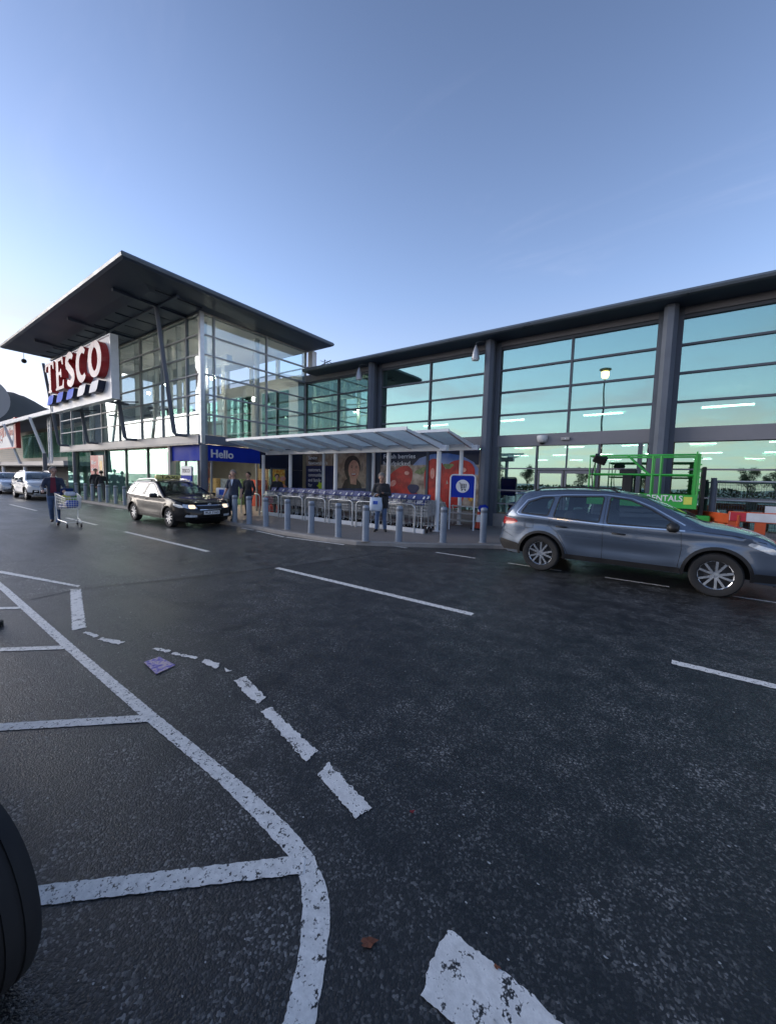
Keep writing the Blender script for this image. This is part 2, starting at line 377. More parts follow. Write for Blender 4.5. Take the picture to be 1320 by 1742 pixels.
def thing(name, label, cat, loc=(0, 0, 0), rz=0.0, group=None):
    o = bpy.data.objects.new(name, None); o.empty_display_size = 0.2; COL.objects.link(o)
    o.location = loc; o.rotation_euler = (0, 0, rz)
    return tag(o, label, cat, group)
def copy_tree(o, parent=None):
    c = o.copy(); COL.objects.link(c)
    if parent: c.parent = parent
    for ch in list(o.children): copy_tree(ch, c)
    return c
def struct(o): o['kind'] = 'structure'; return o
def text_mesh(body, size, depth=0.01, bold=False, spacing=1.0, align='LEFT'):
    cu = bpy.data.curves.new('txt', 'FONT'); cu.body = body; cu.size = size; cu.extrude = depth / 2
    cu.align_x = align; cu.space_character = spacing; cu.resolution_u = 3
    if bold: cu.offset = size * 0.018
    t = bpy.data.objects.new('txt', cu); COL.objects.link(t)
    bpy.context.view_layer.update()
    me = bpy.data.meshes.new_from_object(t.evaluated_get(bpy.context.evaluated_depsgraph_get()))
    bpy.data.objects.remove(t); bpy.data.curves.remove(cu)
    return me
def text(name, body, size, mtl, mx, parent=None, depth=0.01, bold=False, spacing=1.0, align='LEFT', fit=None):
    """Lettering as thin mesh; mx places the text plane (x right, y up, z out)."""
    me = text_mesh(body, size, depth, bold, spacing, align); me.name = name
    if fit:
        xs = [v.co.x for v in me.vertices]; k = fit / (max(xs) - min(xs))
        for v in me.vertices: v.co.x *= k
    me.materials.clear(); me.materials.append(MATS[mtl])
    me.transform(mx)
    o = bpy.data.objects.new(name, me); COL.objects.link(o)
    if parent: o.parent = parent
    return o
def frame_mx(o, x, y):
    """Matrix with origin o, x axis, y axis."""
    x, y = Vector(x).normalized(), Vector(y).normalized(); z = x.cross(y)
    return Matrix(((x.x, y.x, z.x, o[0]), (x.y, y.y, z.y, o[1]), (x.z, y.z, z.z, o[2]), (0, 0, 0, 1)))
def ordn(i):
    return ['first', 'second', 'third', 'fourth', 'fifth', 'sixth', 'seventh', 'eighth', 'ninth', 'tenth', 'eleventh', 'twelfth', 'thirteenth', 'fourteenth', 'fifteenth', 'sixteenth', 'seventeenth'][i]
# ================================================================== ground, pavement, markings
g = MB(); g.add([(-900, -700, 0), (900, -700, 0), (900, 1100, 0), (-900, 1100, 0)], [(0, 1, 2, 3)])
ground = struct(g.build('ground', 'asphalt'))

def sheet(name, poly, z, mtl, parent=None):
    m = MB(); m.add([(x, y, z) for x, y in poly], [tuple(range(len(poly)))])
    return m.build(name, mtl, parent, fixn=False)
def ragged(poly, amp, step=0.012, seed=0):
    """Outline with small irregular teeth, for worn paint."""
    rnd = random.Random(seed); out = []
    n = len(poly)
    for i in range(n):
        a, b = Vector(poly[i]), Vector(poly[(i + 1) % n]); L = (b - a).length
        k = max(1, int(L / step)); nrm = Vector((-(b - a).y, (b - a).x)) / max(L, 1e-6)
        ph = rnd.random() * 9
        for j in range(k):
            t = j / k; d = (rnd.random() - 0.5) * amp + math.sin(t * L * 60 + ph) * amp * 0.35
            out.append(tuple(a + (b - a) * t + nrm * d))
    return out
def marking(name, poly, mtl='paint', z=0.004, amp=0.008, step=0.02, seed=0):
    """Paint laid as a filled outline."""
    pts = ragged(poly, amp, step, seed); n = len(pts)
    r = delaunay_2d_cdt([Vector(p) for p in pts], [(i, (i + 1) % n) for i in range(n)], [], 1, 1e-5)
    m = MB(); m.add([(p.x, p.y, z) for p in r[0]], [tuple(f) for f in r[2]])
    me = m.build(name, mtl, None, fixn=False)
    bm = bmesh.new(); bm.from_mesh(me.data)
    for f in bm.faces:
        f.normal_update()
        if f.normal.z < 0: f.normal_flip()
    bm.to_mesh(me.data); bm.free()
    return struct(me)

# tarmac pavement on a kerb, bulging out where the trolleys stand and cut back for the taxi bay
KERB = [(-140, 7.62), (-11.4, 7.62), (-10.6, 7.60), (-9.6, 7.46), (-7.4, 7.46), (-6.5, 7.62), (-5.75, 8.10), (-4.75, 8.80), (-3.65, 9.72), (-2.9, 10.1), (-2.2, 10.2), (60, 10.2)]
def offset_line(L, d):
    out = []
    for i, p in enumerate(L):
        a, b = Vector(L[max(i - 1, 0)]), Vector(L[min(i + 1, len(L) - 1)]); t = (b - a).normalized()
        out.append((p[0] - t.y * d, p[1] + t.x * d))
    return out
kin = offset_line(KERB, 0.14)
m = MB()
for i in range(len(KERB) - 1):
    a, b, c, d = KERB[i], KERB[i + 1], kin[i + 1], kin[i]
    m.add([(a[0], a[1], -0.02), (b[0], b[1], -0.02), (b[0], b[1], 0.085), (a[0], a[1], 0.085)], [(0, 1, 2, 3)])
    a2, b2 = (a[0], a[1] + 0.02), (b[0], b[1] + 0.02)
    m.add([(a[0], a[1], 0.085), (b[0], b[1], 0.085), (b2[0], b2[1], 0.106), (a2[0], a2[1], 0.106)], [(0, 1, 2, 3)])
    m.add([(a2[0], a2[1], 0.106), (b2[0], b2[1], 0.106), (c[0], c[1], 0.106), (d[0], d[1], 0.106)], [(0, 1, 2, 3)])
def make_pavement_mat():
    mm, ns, ls = mat('pavement'); p, pos, bp, mid, v = asphalt_nodes(ns, ls)
    q = N(ns, 'ShaderNodeBsdfPrincipled')
    n1 = N(ns, 'ShaderNodeTexNoise', {'Scale': 1.4, 'Detail': 7.0, 'Roughness': 0.65}); ls.new(pos, n1.inputs['Vector'])
    cr = N(ns, 'ShaderNodeMixRGB'); cr.inputs[1].default_value = (0.17, 0.152, 0.142, 1); cr.inputs[2].default_value = (0.27, 0.245, 0.23, 1); ls.new(n1.outputs['Fac'], cr.inputs[0])
    ls.new(cr.outputs[0], q.inputs['Base Color']); q.inputs['Roughness'].default_value = 0.62; ls.new(bp.outputs[0], q.inputs['Normal'])
    out = N(ns, 'ShaderNodeOutputMaterial'); ls.new(q.outputs[0], out.inputs[0])
make_pavement_mat()
pav = MB()
for i in range(len(kin) - 1):
    a, b = kin[i], kin[i + 1]
    pav.add([(a[0], a[1], 0.1), (b[0], b[1], 0.1), (b[0], 90, 0.1), (a[0], 90, 0.1)], [(0, 1, 2, 3)])
pavement = struct(pav.build('pavement', 'pavement'))
kerb = m.build('kerb', 'concrete', pavement)

def dash(x0, x1, y=4.65, w=0.11, sd=0, mtl='paint', name='lane_dash'):
    return marking(name, [(x0, y - w / 2), (x1, y - w / 2), (x1, y + w / 2), (x0, y + w / 2)], mtl, 0.0025, 0.008, 0.03, sd)
for i, (a, b) in enumerate([(-44, -39.5), (-35, -30.6), (-26.1, -21.6), (-17.75, -14.85), (-12.7, -8.25), (-5.9, -1.98), (0.1, 4.1), (7.6, 11.6)]): dash(a, b, sd=i)
for i, (a, b) in enumerate([(-5.94, -5.31), (-4.49, -3.49), (-2.75, -1.68), (-0.93, 0.05), (0.87, 1.8), (2.6, 3.5)]): dash(a, b, 8.19, 0.07, 20 + i, 'paint_worn', 'bay_dash')
for i, (p, q) in enumerate([((-11.3, 7.50), (-10.6, 7.46)), ((-10.4, 7.42), (-8.85, 7.22)), ((-8.75, 7.24), (-6.75, 7.44)), ((-24.2, 7.2), (-23.5, 7.2)), ((-20.8, 7.25), (-20.1, 7.3))]):
    d = (Vector(q) - Vector(p)).normalized(); n = Vector((-d.y, d.x)) * 0.04
    marking('kerb_line', [tuple(Vector(p) - n), tuple(Vector(q) - n), tuple(Vector(q) + n), tuple(Vector(p) + n)], 'paint_worn', 0.0025, 0.01, 0.05, 40 + i)
# hatched island with its rounded border
BL = [(-12.0, 1.23), (-7.61, 1.205), (-4.7, 1.15), (-2.97, 1.13), (-1.92, 1.13), (-1.59, 1.11), (-1.29, 1.085), (-1.17, 1.05), (-1.08, 0.985), (-0.97, 0.87), (-0.87, 0.72), (-0.80, 0.45), (-0.80, -0.6), (-0.80, -3.0)]
BR = [(-0.70, -3.0), (-0.70, -0.6), (-0.705, 0.48), (-0.79, 0.78), (-0.87, 0.90), (-0.96, 1.02), (-1.05, 1.09), (-1.2, 1.155), (-1.38, 1.185), (-1.7, 1.205), (-1.91, 1.21), (-2.87, 1.21), (-4.61, 1.23), (-7.64, 1.29), (-12.0, 1.31)]
marking('island_border', BL + BR, 'paint', 0.0025, 0.004, 0.012, 60)
hatch = [((-1.20, 1.10), 0.085), ((-2.83, 1.16), 0.085), ((-4.63, 1.17), 0.085), ((-6.4, 1.19), 0.085), ((-8.1, 1.2), 0.085)]
for i, ((x, y), w) in enumerate(hatch):
    d = Vector((-0.70, -0.69)).normalized() * 3.2; n = Vector((d.y, -d.x)).normalized() * w / 2
    a = Vector((x, y)); 
    marking('hatch_line', [tuple(a - n), tuple(a + n), tuple(a + d + n), tuple(a + d - n)], 'paint', 0.0045, 0.004, 0.012, 70 + i)
marking('hatch_line', [(-0.93, 0.10), (-0.86, 0.04), (-2.4, -1.5), (-2.5, -1.44)], 'paint', 0.0045, 0.004, 0.012, 77)
# worn dashes of the old turning line
old = [
 [(-6.93, 1.82), (-6.84, 1.92), (-5.08, 1.46), (-5.09, 1.34)],
 [(-9.03, 1.45), (-7.05, 1.97), (-6.97, 1.93), (-8.85, 1.40)],
 [(-4.95, 1.42), (-4.72, 1.47), (-4.70, 1.42), (-4.92, 1.39)], [(-4.64, 1.47), (-4.35, 1.57), (-4.33, 1.50), (-4.62, 1.42)],
 [(-3.98, 1.70), (-3.80, 1.76), (-3.79, 1.71), (-3.97, 1.66)], [(-3.74, 1.76), (-3.47, 1.85), (-3.46, 1.81), (-3.73, 1.72)],
 [(-3.40, 1.87), (-3.20, 1.90), (-3.14, 1.83), (-3.34, 1.81)], [(-3.10, 1.88), (-3.00, 1.89), (-3.02, 1.85)],
 [(-2.84, 1.81), (-2.83, 1.91), (-2.62, 1.86), (-2.44, 1.82), (-2.39, 1.73), (-2.56, 1.74)],
 [(-2.31, 1.68), (-2.29, 1.76), (-2.08, 1.715), (-1.91, 1.68), (-1.68, 1.645), (-1.67, 1.53), (-1.90, 1.585), (-2.1, 1.64)],
 [(-1.53, 1.50), (-1.56, 1.61), (-1.36, 1.565), (-1.15, 1.515), (-1.17, 1.42), (-1.36, 1.46)],
 [(-0.575, 1.26), (-0.32, 1.262), (-0.05, 1.225), (0.25, 1.16), (0.55, 1.06), (0.50, 0.88), (0.05, 1.02), (-0.25, 1.04), (-0.56, 1.03), (-0.58, 1.14)],
]
for i, p in enumerate(old): marking('turning_dash', p, 'paint_worn', 0.0045, 0.012 if i != 11 else 0.008, 0.012, 90 + i)
# dark joint where the asphalt was relaid
m = MB(); J = [(-6.75, 1.33), (-6.87, 1.95), (-6.43, 3.07), (-6.1, 4.1), (-5.74, 5.22), (-5.48, 6.72), (-5.5, 7.6)]
for a, b in zip(J, J[1:]): m.add([(a[0], a[1], 0.0045), (a[0] + 0.025, a[1], 0.0045), (b[0] + 0.025, b[1], 0.0045), (b[0], b[1], 0.0045)], [(0, 1, 2, 3)])
simple('tar', (0.008, 0.008, 0.009), 0.4)
struct(m.build('asphalt_joint', 'tar', fixn=False))
# TAXI lettering in the bay, read from the driver's side, and a worn yellow legend by the entrance
o = text('bay_lettering', 'TAXI', 0.9, 'paint_faint', frame_mx((0.55, 9.55, 0.006), (-1, 0, 0), (0, -1, 0)), depth=0.0, fit=2.3); o.rotation_euler = (0, 0, 0); struct(o)
o = text('bay_lettering', 'TAXI', 0.9, 'paint_yellow', frame_mx((-9.9, 7.1, 0.006), (-1, 0, 0), (0, -1, 0)), depth=0.0, fit=1.9); struct(o)

# hill behind the town on the left
def hill():
    m = MB(); n, k = 60, 10
    simple('hill_moor', (0.040, 0.042, 0.034), 0.9, 0, 0.35, 0.004)
    for i in range(n + 1):
        a = R(150) + R(48) * i / n
        for j in range(k + 1):
            r = 900 + 900 * (j / k)
            prof = 0.152 + 0.012 * math.sin(i * 0.21 + 1.0) + 0.005 * math.sin(i * 0.83) - 0.00025 * max(0, 36 - i) ** 1.5
            h = r * prof * math.sin(min(1, j / k) * PI / 2) * 0.98 if j else -3
            m.v.append((r * math.cos(a), r * math.sin(a), h + 6 * math.sin(i * 1.3 + j)))
    for i in range(n):
        for j in range(k):
            m.f.append((i * (k + 1) + j, (i + 1) * (k + 1) + j, (i + 1) * (k + 1) + j + 1, i * (k + 1) + j + 1)); m.m.append(0)
    return struct(m.build('hill', 'hill_moor', smooth=True))
hill()
simple('gap_dark', (0.035, 0.045, 0.06), 0.8)
# ================================================================== long glazed shop front
D = 14.1
shop = thing('supermarket_building', 'long supermarket front of teal reflecting glass between dark grey columns', 'building', (0, 0, 0))
PX = [-10.95, -5.62, -0.40, 4.9, 10.2, 15.5]
UZ = [3.37, 4.13, 4.93, 5.71, 6.46]
XL, XRR = -15.50, 15.5
pcache = {}
def pane(x0, x1, z0, z1, y=D, mtl='glass_facade', parent=None, name='pane'):
    m = MB(); m.box(x0, x1, y - 0.012, y + 0.012, z0, z1); return m.build(name, mtl, parent or shop)
def vpane(y0, y1, z0, z1, x, mtl, parent, name='pane'):
    m = MB(); m.box(x - 0.012, x + 0.012, y0, y1, z0, z1); return m.build(name, mtl, parent)
def bx(name, a, mtl, parent, b=0.0, smooth=False):
    m = MB(); m.box(*a, b=b); return m.build(name, mtl, parent, smooth=smooth)
edges = [XL] + PX
mids = [-13.3, -8.24, -2.97, 2.3, 7.6, 12.9]
for k in range(6):
    a, b, mid = edges[k] + (0.30 if k else 0.02), edges[k + 1] - 0.30, mids[k]
    for j in range(4):
        z0, z1 = UZ[j] + 0.03, UZ[j + 1] - 0.03
        pane(a, mid - 0.03, z0, z1); pane(mid + 0.03, b, z0, z1)
    for z in UZ[1:4]: bx('transom', (a, b, D - 0.07, D + 0.07, z - 0.03, z + 0.03), 'frame_grey', shop)
    bx('mullion', (mid - 0.032, mid + 0.032, D - 0.08, D + 0.08, UZ[0], UZ[4]), 'frame_grey', shop)
    bx('head_rail', (a, b, D - 0.075, D + 0.075, 6.43, 6.52), 'frame_grey', shop)
    bx('spandrel', (a, b, D - 0.10, D + 0.10, 3.0, 3.40), 'panel_grey', shop)
    bx('cornice_panel', (a, b, D - 0.13, D + 0.10, 6.52, 6.84), 'panel_grey', shop)
for k, x in enumerate(PX):
    m = MB(); n = 20
    c8 = [(-0.17, 0.10), (-0.17, -0.06), (-0.07, -0.18), (0.07, -0.18), (0.17, -0.06), (0.17, 0.10)]
    m.prism(c8, lambda a, b: (x + a, D - 0.42 + b, 0.1), lambda a, b: (x + a, D - 0.42 + b, 6.78))
    o = m.build('column', 'steel_grey', shop)
    m = MB(); m.box(x - 0.30, x + 0.30, D - 0.13, D + 0.15, 0.1, 6.86); m.box(x - 0.05, x + 0.05, D - 0.30, D - 0.13, 0.1, 6.78)
    m.build('column_casing', 'steel_grey', shop)
# eaves: bullnose sheet edge and a dark soffit
m = MB(); XE0, XE1 = -14.75, 17.0
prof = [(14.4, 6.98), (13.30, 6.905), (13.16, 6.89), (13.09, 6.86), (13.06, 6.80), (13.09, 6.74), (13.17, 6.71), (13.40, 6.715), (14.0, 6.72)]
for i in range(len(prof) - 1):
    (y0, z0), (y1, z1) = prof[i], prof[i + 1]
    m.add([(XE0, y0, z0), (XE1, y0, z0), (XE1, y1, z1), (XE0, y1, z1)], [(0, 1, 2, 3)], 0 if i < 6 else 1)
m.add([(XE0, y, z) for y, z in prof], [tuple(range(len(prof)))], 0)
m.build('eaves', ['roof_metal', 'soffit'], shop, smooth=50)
# roof, floor, back wall and ceiling of the sales floor
bx('roof', (-23, 17, 14.41, 66, 6.6, 6.98), 'roof_metal', shop)
bx('ceiling', (-23, 17, 14.45, 66, 5.7, 5.75), 'interior_mid', shop)
bx('back_wall', (-23, 17, 63, 63.3, 0.1, 6.6), 'interior_mid', shop)
bx('end_wall', (16.6, 17, 14.3, 63, 0.1, 6.6), 'interior_mid', shop)
bx('floor', (-23, 17, 14.2, 63, 0.1, 0.13), 'interior_mid', shop)
for r_, y in enumerate((21.0, 29.0, 38.0, 48.0, 58.0)):
    for k in range(-4, 5):
        x = 1.5 + 4.45 * k + (0 if r_ % 2 == 0 else 0.2) + (0.9 if r_ > 2 else 0)
        if x > 15: continue
        m = MB(); m.box(x - 0.8, x + 0.8, y - 0.05, y + 0.05, 5.0, 5.06); m.build('strip_lamp', 'strip_light', shop)
        m = MB(); m.tube([(x - 0.5, y, 5.06), (x - 0.5, y, 5.7)], 0.008, 5); m.tube([(x + 0.5, y, 5.06), (x + 0.5, y, 5.7)], 0.008, 5)
        m.build('lamp_hanger', 'frame_grey', shop)
# plain shelving runs inside
rs = random.Random(4)
for i, c in enumerate([(0.30, 0.10, 0.06), (0.12, 0.16, 0.22), (0.30, 0.24, 0.12), (0.10, 0.18, 0.10)]): simple('goods%d' % i, c, 0.6, 0, 0.5, 9.0)
for i in range(7):
    x = -9 + i * 3.6
    m = MB(); m.box(x - 0.5, x + 0.5, 26, 52, 0.13, 1.9)
    for lv in (0.5, 0.95, 1.4): m.box(x - 0.52, x + 0.52, 25.9, 52.1, lv, lv + 0.06, 1)
    m.build('shelving', ['goods%d' % (i % 4), 'interior_dark'], shop)
for i in range(6):
    x = -3.5 + i * 2.7
    m = MB(); m.box(x - 0.35, x + 0.35, 18.5, 21.0, 0.13, 1.0); m.box(x - 0.1, x + 0.1, 18.6, 18.7, 1.0, 1.5, 1)
    m.build('checkout', ['interior_dark', 'interior_mid'], shop)

# ground floor of the shop front: plinth, rails, door and posters' frames
def lower(a, b, xs, door=None, dim=False):
    bx('plinth', (a, b, D - 0.16, D + 0.1, 0.1, 0.57), 'concrete', shop)
    zz = [0.60, 0.94, 1.43, 2.22, 3.0]
    cuts = [a] + xs + [b]
    for x in xs: bx('mullion', (x - 0.055, x + 0.055, D - 0.15, D + 0.08, 0.57, 3.0), 'frame_grey', shop)
    for z in zz[1:4]: bx('rail', (a, b, D - 0.065, D + 0.065, z - 0.022, z + 0.022), 'panel_grey', shop)
    for i in range(len(cuts) - 1):
        for j in range(4): pane(cuts[i] + 0.03, cuts[i + 1] - 0.03, zz[j] + 0.022, zz[j + 1] - 0.022)
lower(-15.48, -11.25, [-13.3]); lower(-10.65, -5.92, [-8.2]); lower(-0.10, 4.6, [2.3]); lower(5.2, 9.9, [7.6]); lower(10.5, 15.2, [12.9])
# bay with the glazed doors
lower(-5.32, -3.91, [-5.28])
lower(-1.95, -0.70, [-0.9])
for x0, x1 in ((-3.85, -3.02), (-2.98, -2.05)):
    d = thing('door', None, None)
    d.parent = shop
    m = MB(); f = 0.06
    m.box(x0, x0 + f, D - 0.05, D + 0.05, 0.12, 2.15); m.box(x1 - f, x1, D - 0.05, D + 0.05, 0.12, 2.15)
    m.box(x0 + f, x1 - f, D - 0.05, D + 0.05, 0.12, 0.30); m.box(x0 + f, x1 - f, D - 0.05, D + 0.05, 2.06, 2.15)
    m.build('door_frame', 'panel_grey', d)
    pane(x0 + f, x1 - f, 0.30, 2.06, D, 'glass_facade', d)
    m = MB(); hx = x1 - 0.12 if x0 < -3.5 else x0 + 0.12
    m.tube([(hx, D - 0.05, 0.95), (hx, D - 0.11, 0.97), (hx, D - 0.11, 1.35), (hx, D - 0.05, 1.37)], 0.014, 6); m.build('door_handle', 'chrome', d, smooth=True)
bx('door_head', (-3.91, -1.98, D - 0.06, D + 0.06, 2.17, 2.24), 'panel_grey', shop)
for x in (-3.91, -2.0): bx('mullion', (x - 0.03, x + 0.03, D - 0.08, D + 0.08, 0.1, 3.0), 'frame_grey', shop)
pane(-3.87, -2.97, 2.25, 2.99); pane(-2.93, -2.04, 2.25, 2.99)
bx('mullion', (-2.97, -2.93, D - 0.06, D + 0.06, 2.24, 3.0), 'frame_grey', shop)

# ================================================================== entrance hall with the flying roof
XH, YH = -15.57, 8.57
hall = thing('entrance_hall', 'glazed two storey entrance hall under a dark flying roof, left of the shop front', 'building', (0, 0, 0))
HZ = [3.34, 4.15, 4.94, 5.73, 6.50, 7.27, 8.10]
FX = [-15.57, -16.67, -18.84, -21.0, -23.6, -25.97, -28.9, -30.9, -33.0]
for k in range(len(FX) - 1):
    for j in range(6):
        pane(FX[k + 1] + 0.025, FX[k] - 0.025, HZ[j] + 0.025, HZ[j + 1] - 0.025, YH, 'glass_clear', hall)
    bx('mullion', (FX[k + 1] - 0.025, FX[k + 1] + 0.025, YH - 0.07, YH + 0.06, 3.2, 8.1), 'frame_mid', hall)
for z in HZ[1:6]: bx('transom', (-33.0, XH, YH - 0.05, YH + 0.05, z - 0.025, z + 0.025), 'frame_mid', hall)
RY = [8.57, 9.09, 11.65, 14.02]
for k in range(3):
    for j in range(6):
        if k == 2 and j > 3: y1 = 14.02
        else: y1 = RY[k + 1]
        vpane(RY[k] + 0.03, y1 - 0.03, HZ[j] + 0.025, HZ[j + 1] - 0.025, XH, 'glass_clear', hall)
    bx('mullion', (XH - 0.06, XH + 0.06, RY[k + 1] - 0.03, RY[k + 1] + 0.03, 3.34, 8.1), 'frame_mid', hall)
for z in HZ[1:6]: bx('transom', (XH - 0.055, XH + 0.055, YH + 0.02, 14.0, z - 0.028, z + 0.028), 'frame_mid', hall)
bx('corner_post', (XH - 0.09, XH + 0.06, YH - 0.075, YH + 0.09, 2.95, 8.12), 'galvanised', hall)
bx('head_rail', (-33.0, XH - 0.09, YH - 0.06, YH + 0.06, 8.05, 8.14), 'panel_light', hall)
bx('head_rail', (XH - 0.06, XH + 0.05, YH + 0.09, 14.1, 8.05, 8.14), 'panel_light', hall)
# first-floor edge
bx('edge_panel', (-33.0, XH - 0.09, YH - 0.13, YH + 0.1, 2.96, 3.30), 'panel_light', hall)
bx('edge_panel', (XH - 0.1, XH + 0.08, YH + 0.09, 13.95, 2.96, 3.30), 'steel_grey', hall)
bx('edge_trim', (-33.0, XH - 0.02, YH - 0.16, YH - 0.13, 2.92, 3.0), 'frame_grey', hall)
bx('upper_floor', (-33.0, XH - 0.1, YH + 0.1, 13.9, 3.0, 3.28), 'panel_light', hall)
# roof: thin aerofoil edge, dark soffit, tipping up a little to the front
def hall_roof():
    m = MB()
    X0, X1, Y0, Y1 = -30.2, -14.07, 5.25, 14.55
    def zt(y): return 8.46 - (y - Y0) * 0.010
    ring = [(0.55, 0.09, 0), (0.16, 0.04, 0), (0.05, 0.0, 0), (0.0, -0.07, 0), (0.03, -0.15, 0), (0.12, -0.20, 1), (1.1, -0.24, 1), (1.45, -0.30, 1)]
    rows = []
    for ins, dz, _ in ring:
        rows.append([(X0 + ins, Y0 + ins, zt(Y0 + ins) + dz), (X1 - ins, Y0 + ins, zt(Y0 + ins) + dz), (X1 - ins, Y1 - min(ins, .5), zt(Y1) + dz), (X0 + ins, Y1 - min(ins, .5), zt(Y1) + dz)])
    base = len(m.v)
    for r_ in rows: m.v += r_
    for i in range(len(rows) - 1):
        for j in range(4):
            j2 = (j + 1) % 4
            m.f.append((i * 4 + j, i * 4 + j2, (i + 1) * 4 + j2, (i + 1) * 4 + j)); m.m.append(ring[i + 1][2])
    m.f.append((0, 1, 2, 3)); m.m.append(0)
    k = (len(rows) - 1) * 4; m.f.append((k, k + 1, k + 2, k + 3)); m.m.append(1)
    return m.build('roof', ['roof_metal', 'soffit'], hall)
roof = hall_roof()
bx('inner_ceiling', (-29.9, XH - 0.12, YH + 0.12, 14.1, 8.03, 8.10), 'white_wall', hall)
# purlin ribs under the flying eaves
for x in (-16.6, -21.4, -26.4): 
    m = MB(); m.bar((x, 5.9, 8.17), (x, 8.5, 8.10), 0.13, 0.12); m.build('roof_rib', 'soffit', hall)
m = MB(); m.bar((-30.0, 7.4, 8.12), (-15.0, 7.4, 8.12), 0.10, 0.08); m.build('roof_rib', 'soffit', hall)
for k in range(13):
    x = -29.2 + k * 1.16
    bx('soffit_joint', (x - 0.008, x + 0.008, 6.75, 8.45, 8.118, 8.16), 'gap_dark', hall)
# raking struts with a kicked foot
for x in (-16.6, -21.4, -26.4, -31.3):
    m = MB(); top = 8.14 if x > -30 else 8.14
    m.tube([(x + 0.05, YH - 0.12, 3.30), (x, YH - 0.55, 3.30), (x, YH - 0.62, 3.40), (x, 7.36, top)], [0.065, 0.065, 0.085, 0.075], 10)
    m.build('strut', 'steel_grey', hall, smooth=50)
# clerestory over the sales floor roof
for x in (-15.9, -18.0, -20.4, -22.8, -25.2, -27.6, -30.0): bx('clerestory_post', (x - 0.09, x + 0.09, 14.15, 14.30, 6.9, 8.1), 'white_wall', hall)
bx('clerestory_rail', (-30.2, XH, 14.17, 14.23, 7.28, 7.34), 'frame_grey', hall)
bx('corner_casing', (XH - 0.02, XH + 0.30, 14.20, 14.5, 6.98, 8.1), 'white_wall', hall)
bx('end_wall', (-23.2, -23.0, 14.45, 63, 0.1, 6.6), 'panel_light', shop)
for k in range(8):
    x = -23.6 - k * 1.25
    bx('rear_post', (x - 0.07, x + 0.07, 14.0, 14.12, 3.28, 8.05), 'white_wall', hall)
for z in (4.15, 4.94, 5.73, 6.5): bx('rear_rail', (-33.0, -23.1, 14.02, 14.10, z - 0.03, z + 0.03), 'white_wall', hall)
for k in range(6):
    x = -17.8 - k * 2.1
    bx('rear_fin', (x - 0.05, x + 0.05, YH + 0.12, YH + 0.30, 3.3, 8.03), 'white_wall', hall)
bx('cross_beam', (-23.0, XH - 0.1, 13.9, 14.05, 6.25, 6.92), 'white_wall', hall)
# inner face: white piers and green glass to the shop
for x in (-16.0, -19.2, -22.6): bx('pier', (x - 0.35, x + 0.35, 13.62, 13.98, 3.28, 6.6), 'white_wall', hall)
for x0, x1 in ((-18.85, -16.35), (-22.25, -19.55), (-25.65, -22.95), (-29.25, -26.35), (-32.05, -29.95)):
    pane(x0, x1, 3.3, 6.25, 13.85, 'glass_green', hall)
    bx('mullion', ((x0 + x1) / 2 - 0.03, (x0 + x1) / 2 + 0.03, 13.8, 13.9, 3.3, 6.25), 'frame_grey', hall)
    for z in (4.2, 5.3): bx('rail', (x0, x1, 13.81, 13.89, z - 0.025, z + 0.025), 'frame_mid', hall)
# slender inner columns, balustrade and a stair flank
for x, y in ((-16.3, 9.1), (-19.9, 9.4), (-23.2, 9.4), (-26.5, 9.4), (-16.2, 11.6), (-20, 12.2), (-24, 12.2), (-28, 12.2)):
    m = MB(); m.lathe([(0.11, 3.28), (0.11, 8.1)], 14, (x, y, 0)); m.build('inner_column', 'white_wall', hall, smooth=40)
simple('cream_panel', (0.52, 0.47, 0.38), 0.6, 0, 0.06, 1.0)
bx('balustrade', (-21.6, -15.9, 9.6, 9.66, 3.30, 4.05), 'cream_panel', hall)
m = MB(); m.prism([(-24.6, 3.3), (-21.6, 3.3), (-21.6, 4.05), (-22.4, 4.05)], lambda a, b: (a, 9.6, b), lambda a, b: (a, 9.66, b)); m.build('stair_flank', 'cream_panel', hall)
m = MB(); m.bar((-22.9, 10.0, 6.7), (-15.9, 10.0, 6.7), 0.25, 0.36); m.build('inner_beam', 'white_wall', hall)
emit('bulb_glow', (1.0, 0.86, 0.68), 45.0)
for x, y, z in ((-16.1, 9.4, 5.85), (-19.4, 11.2, 6.6), (-23.0, 10.6, 6.6), (-26.5, 11.2, 6.6), (-17.6, 12.4, 5.6)):
    m = MB(); m.tube([(x, y, z + 0.1), (x, y, 8.03)], 0.012, 5); m.lathe([(0.0, 0.13), (0.04, 0.12), (0.05, 0.09)], 12, (x, y, z)); m.build('pendant_lamp', 'frame_grey', hall)
    m = MB(); m.lathe([(0.0, 0.09), (0.06, 0.07), (0.09, 0.0), (0.06, -0.07), (0.0, -0.09)], 12, (x, y, z)); m.build('lamp_bulb', 'bulb_glow', hall, smooth=True)
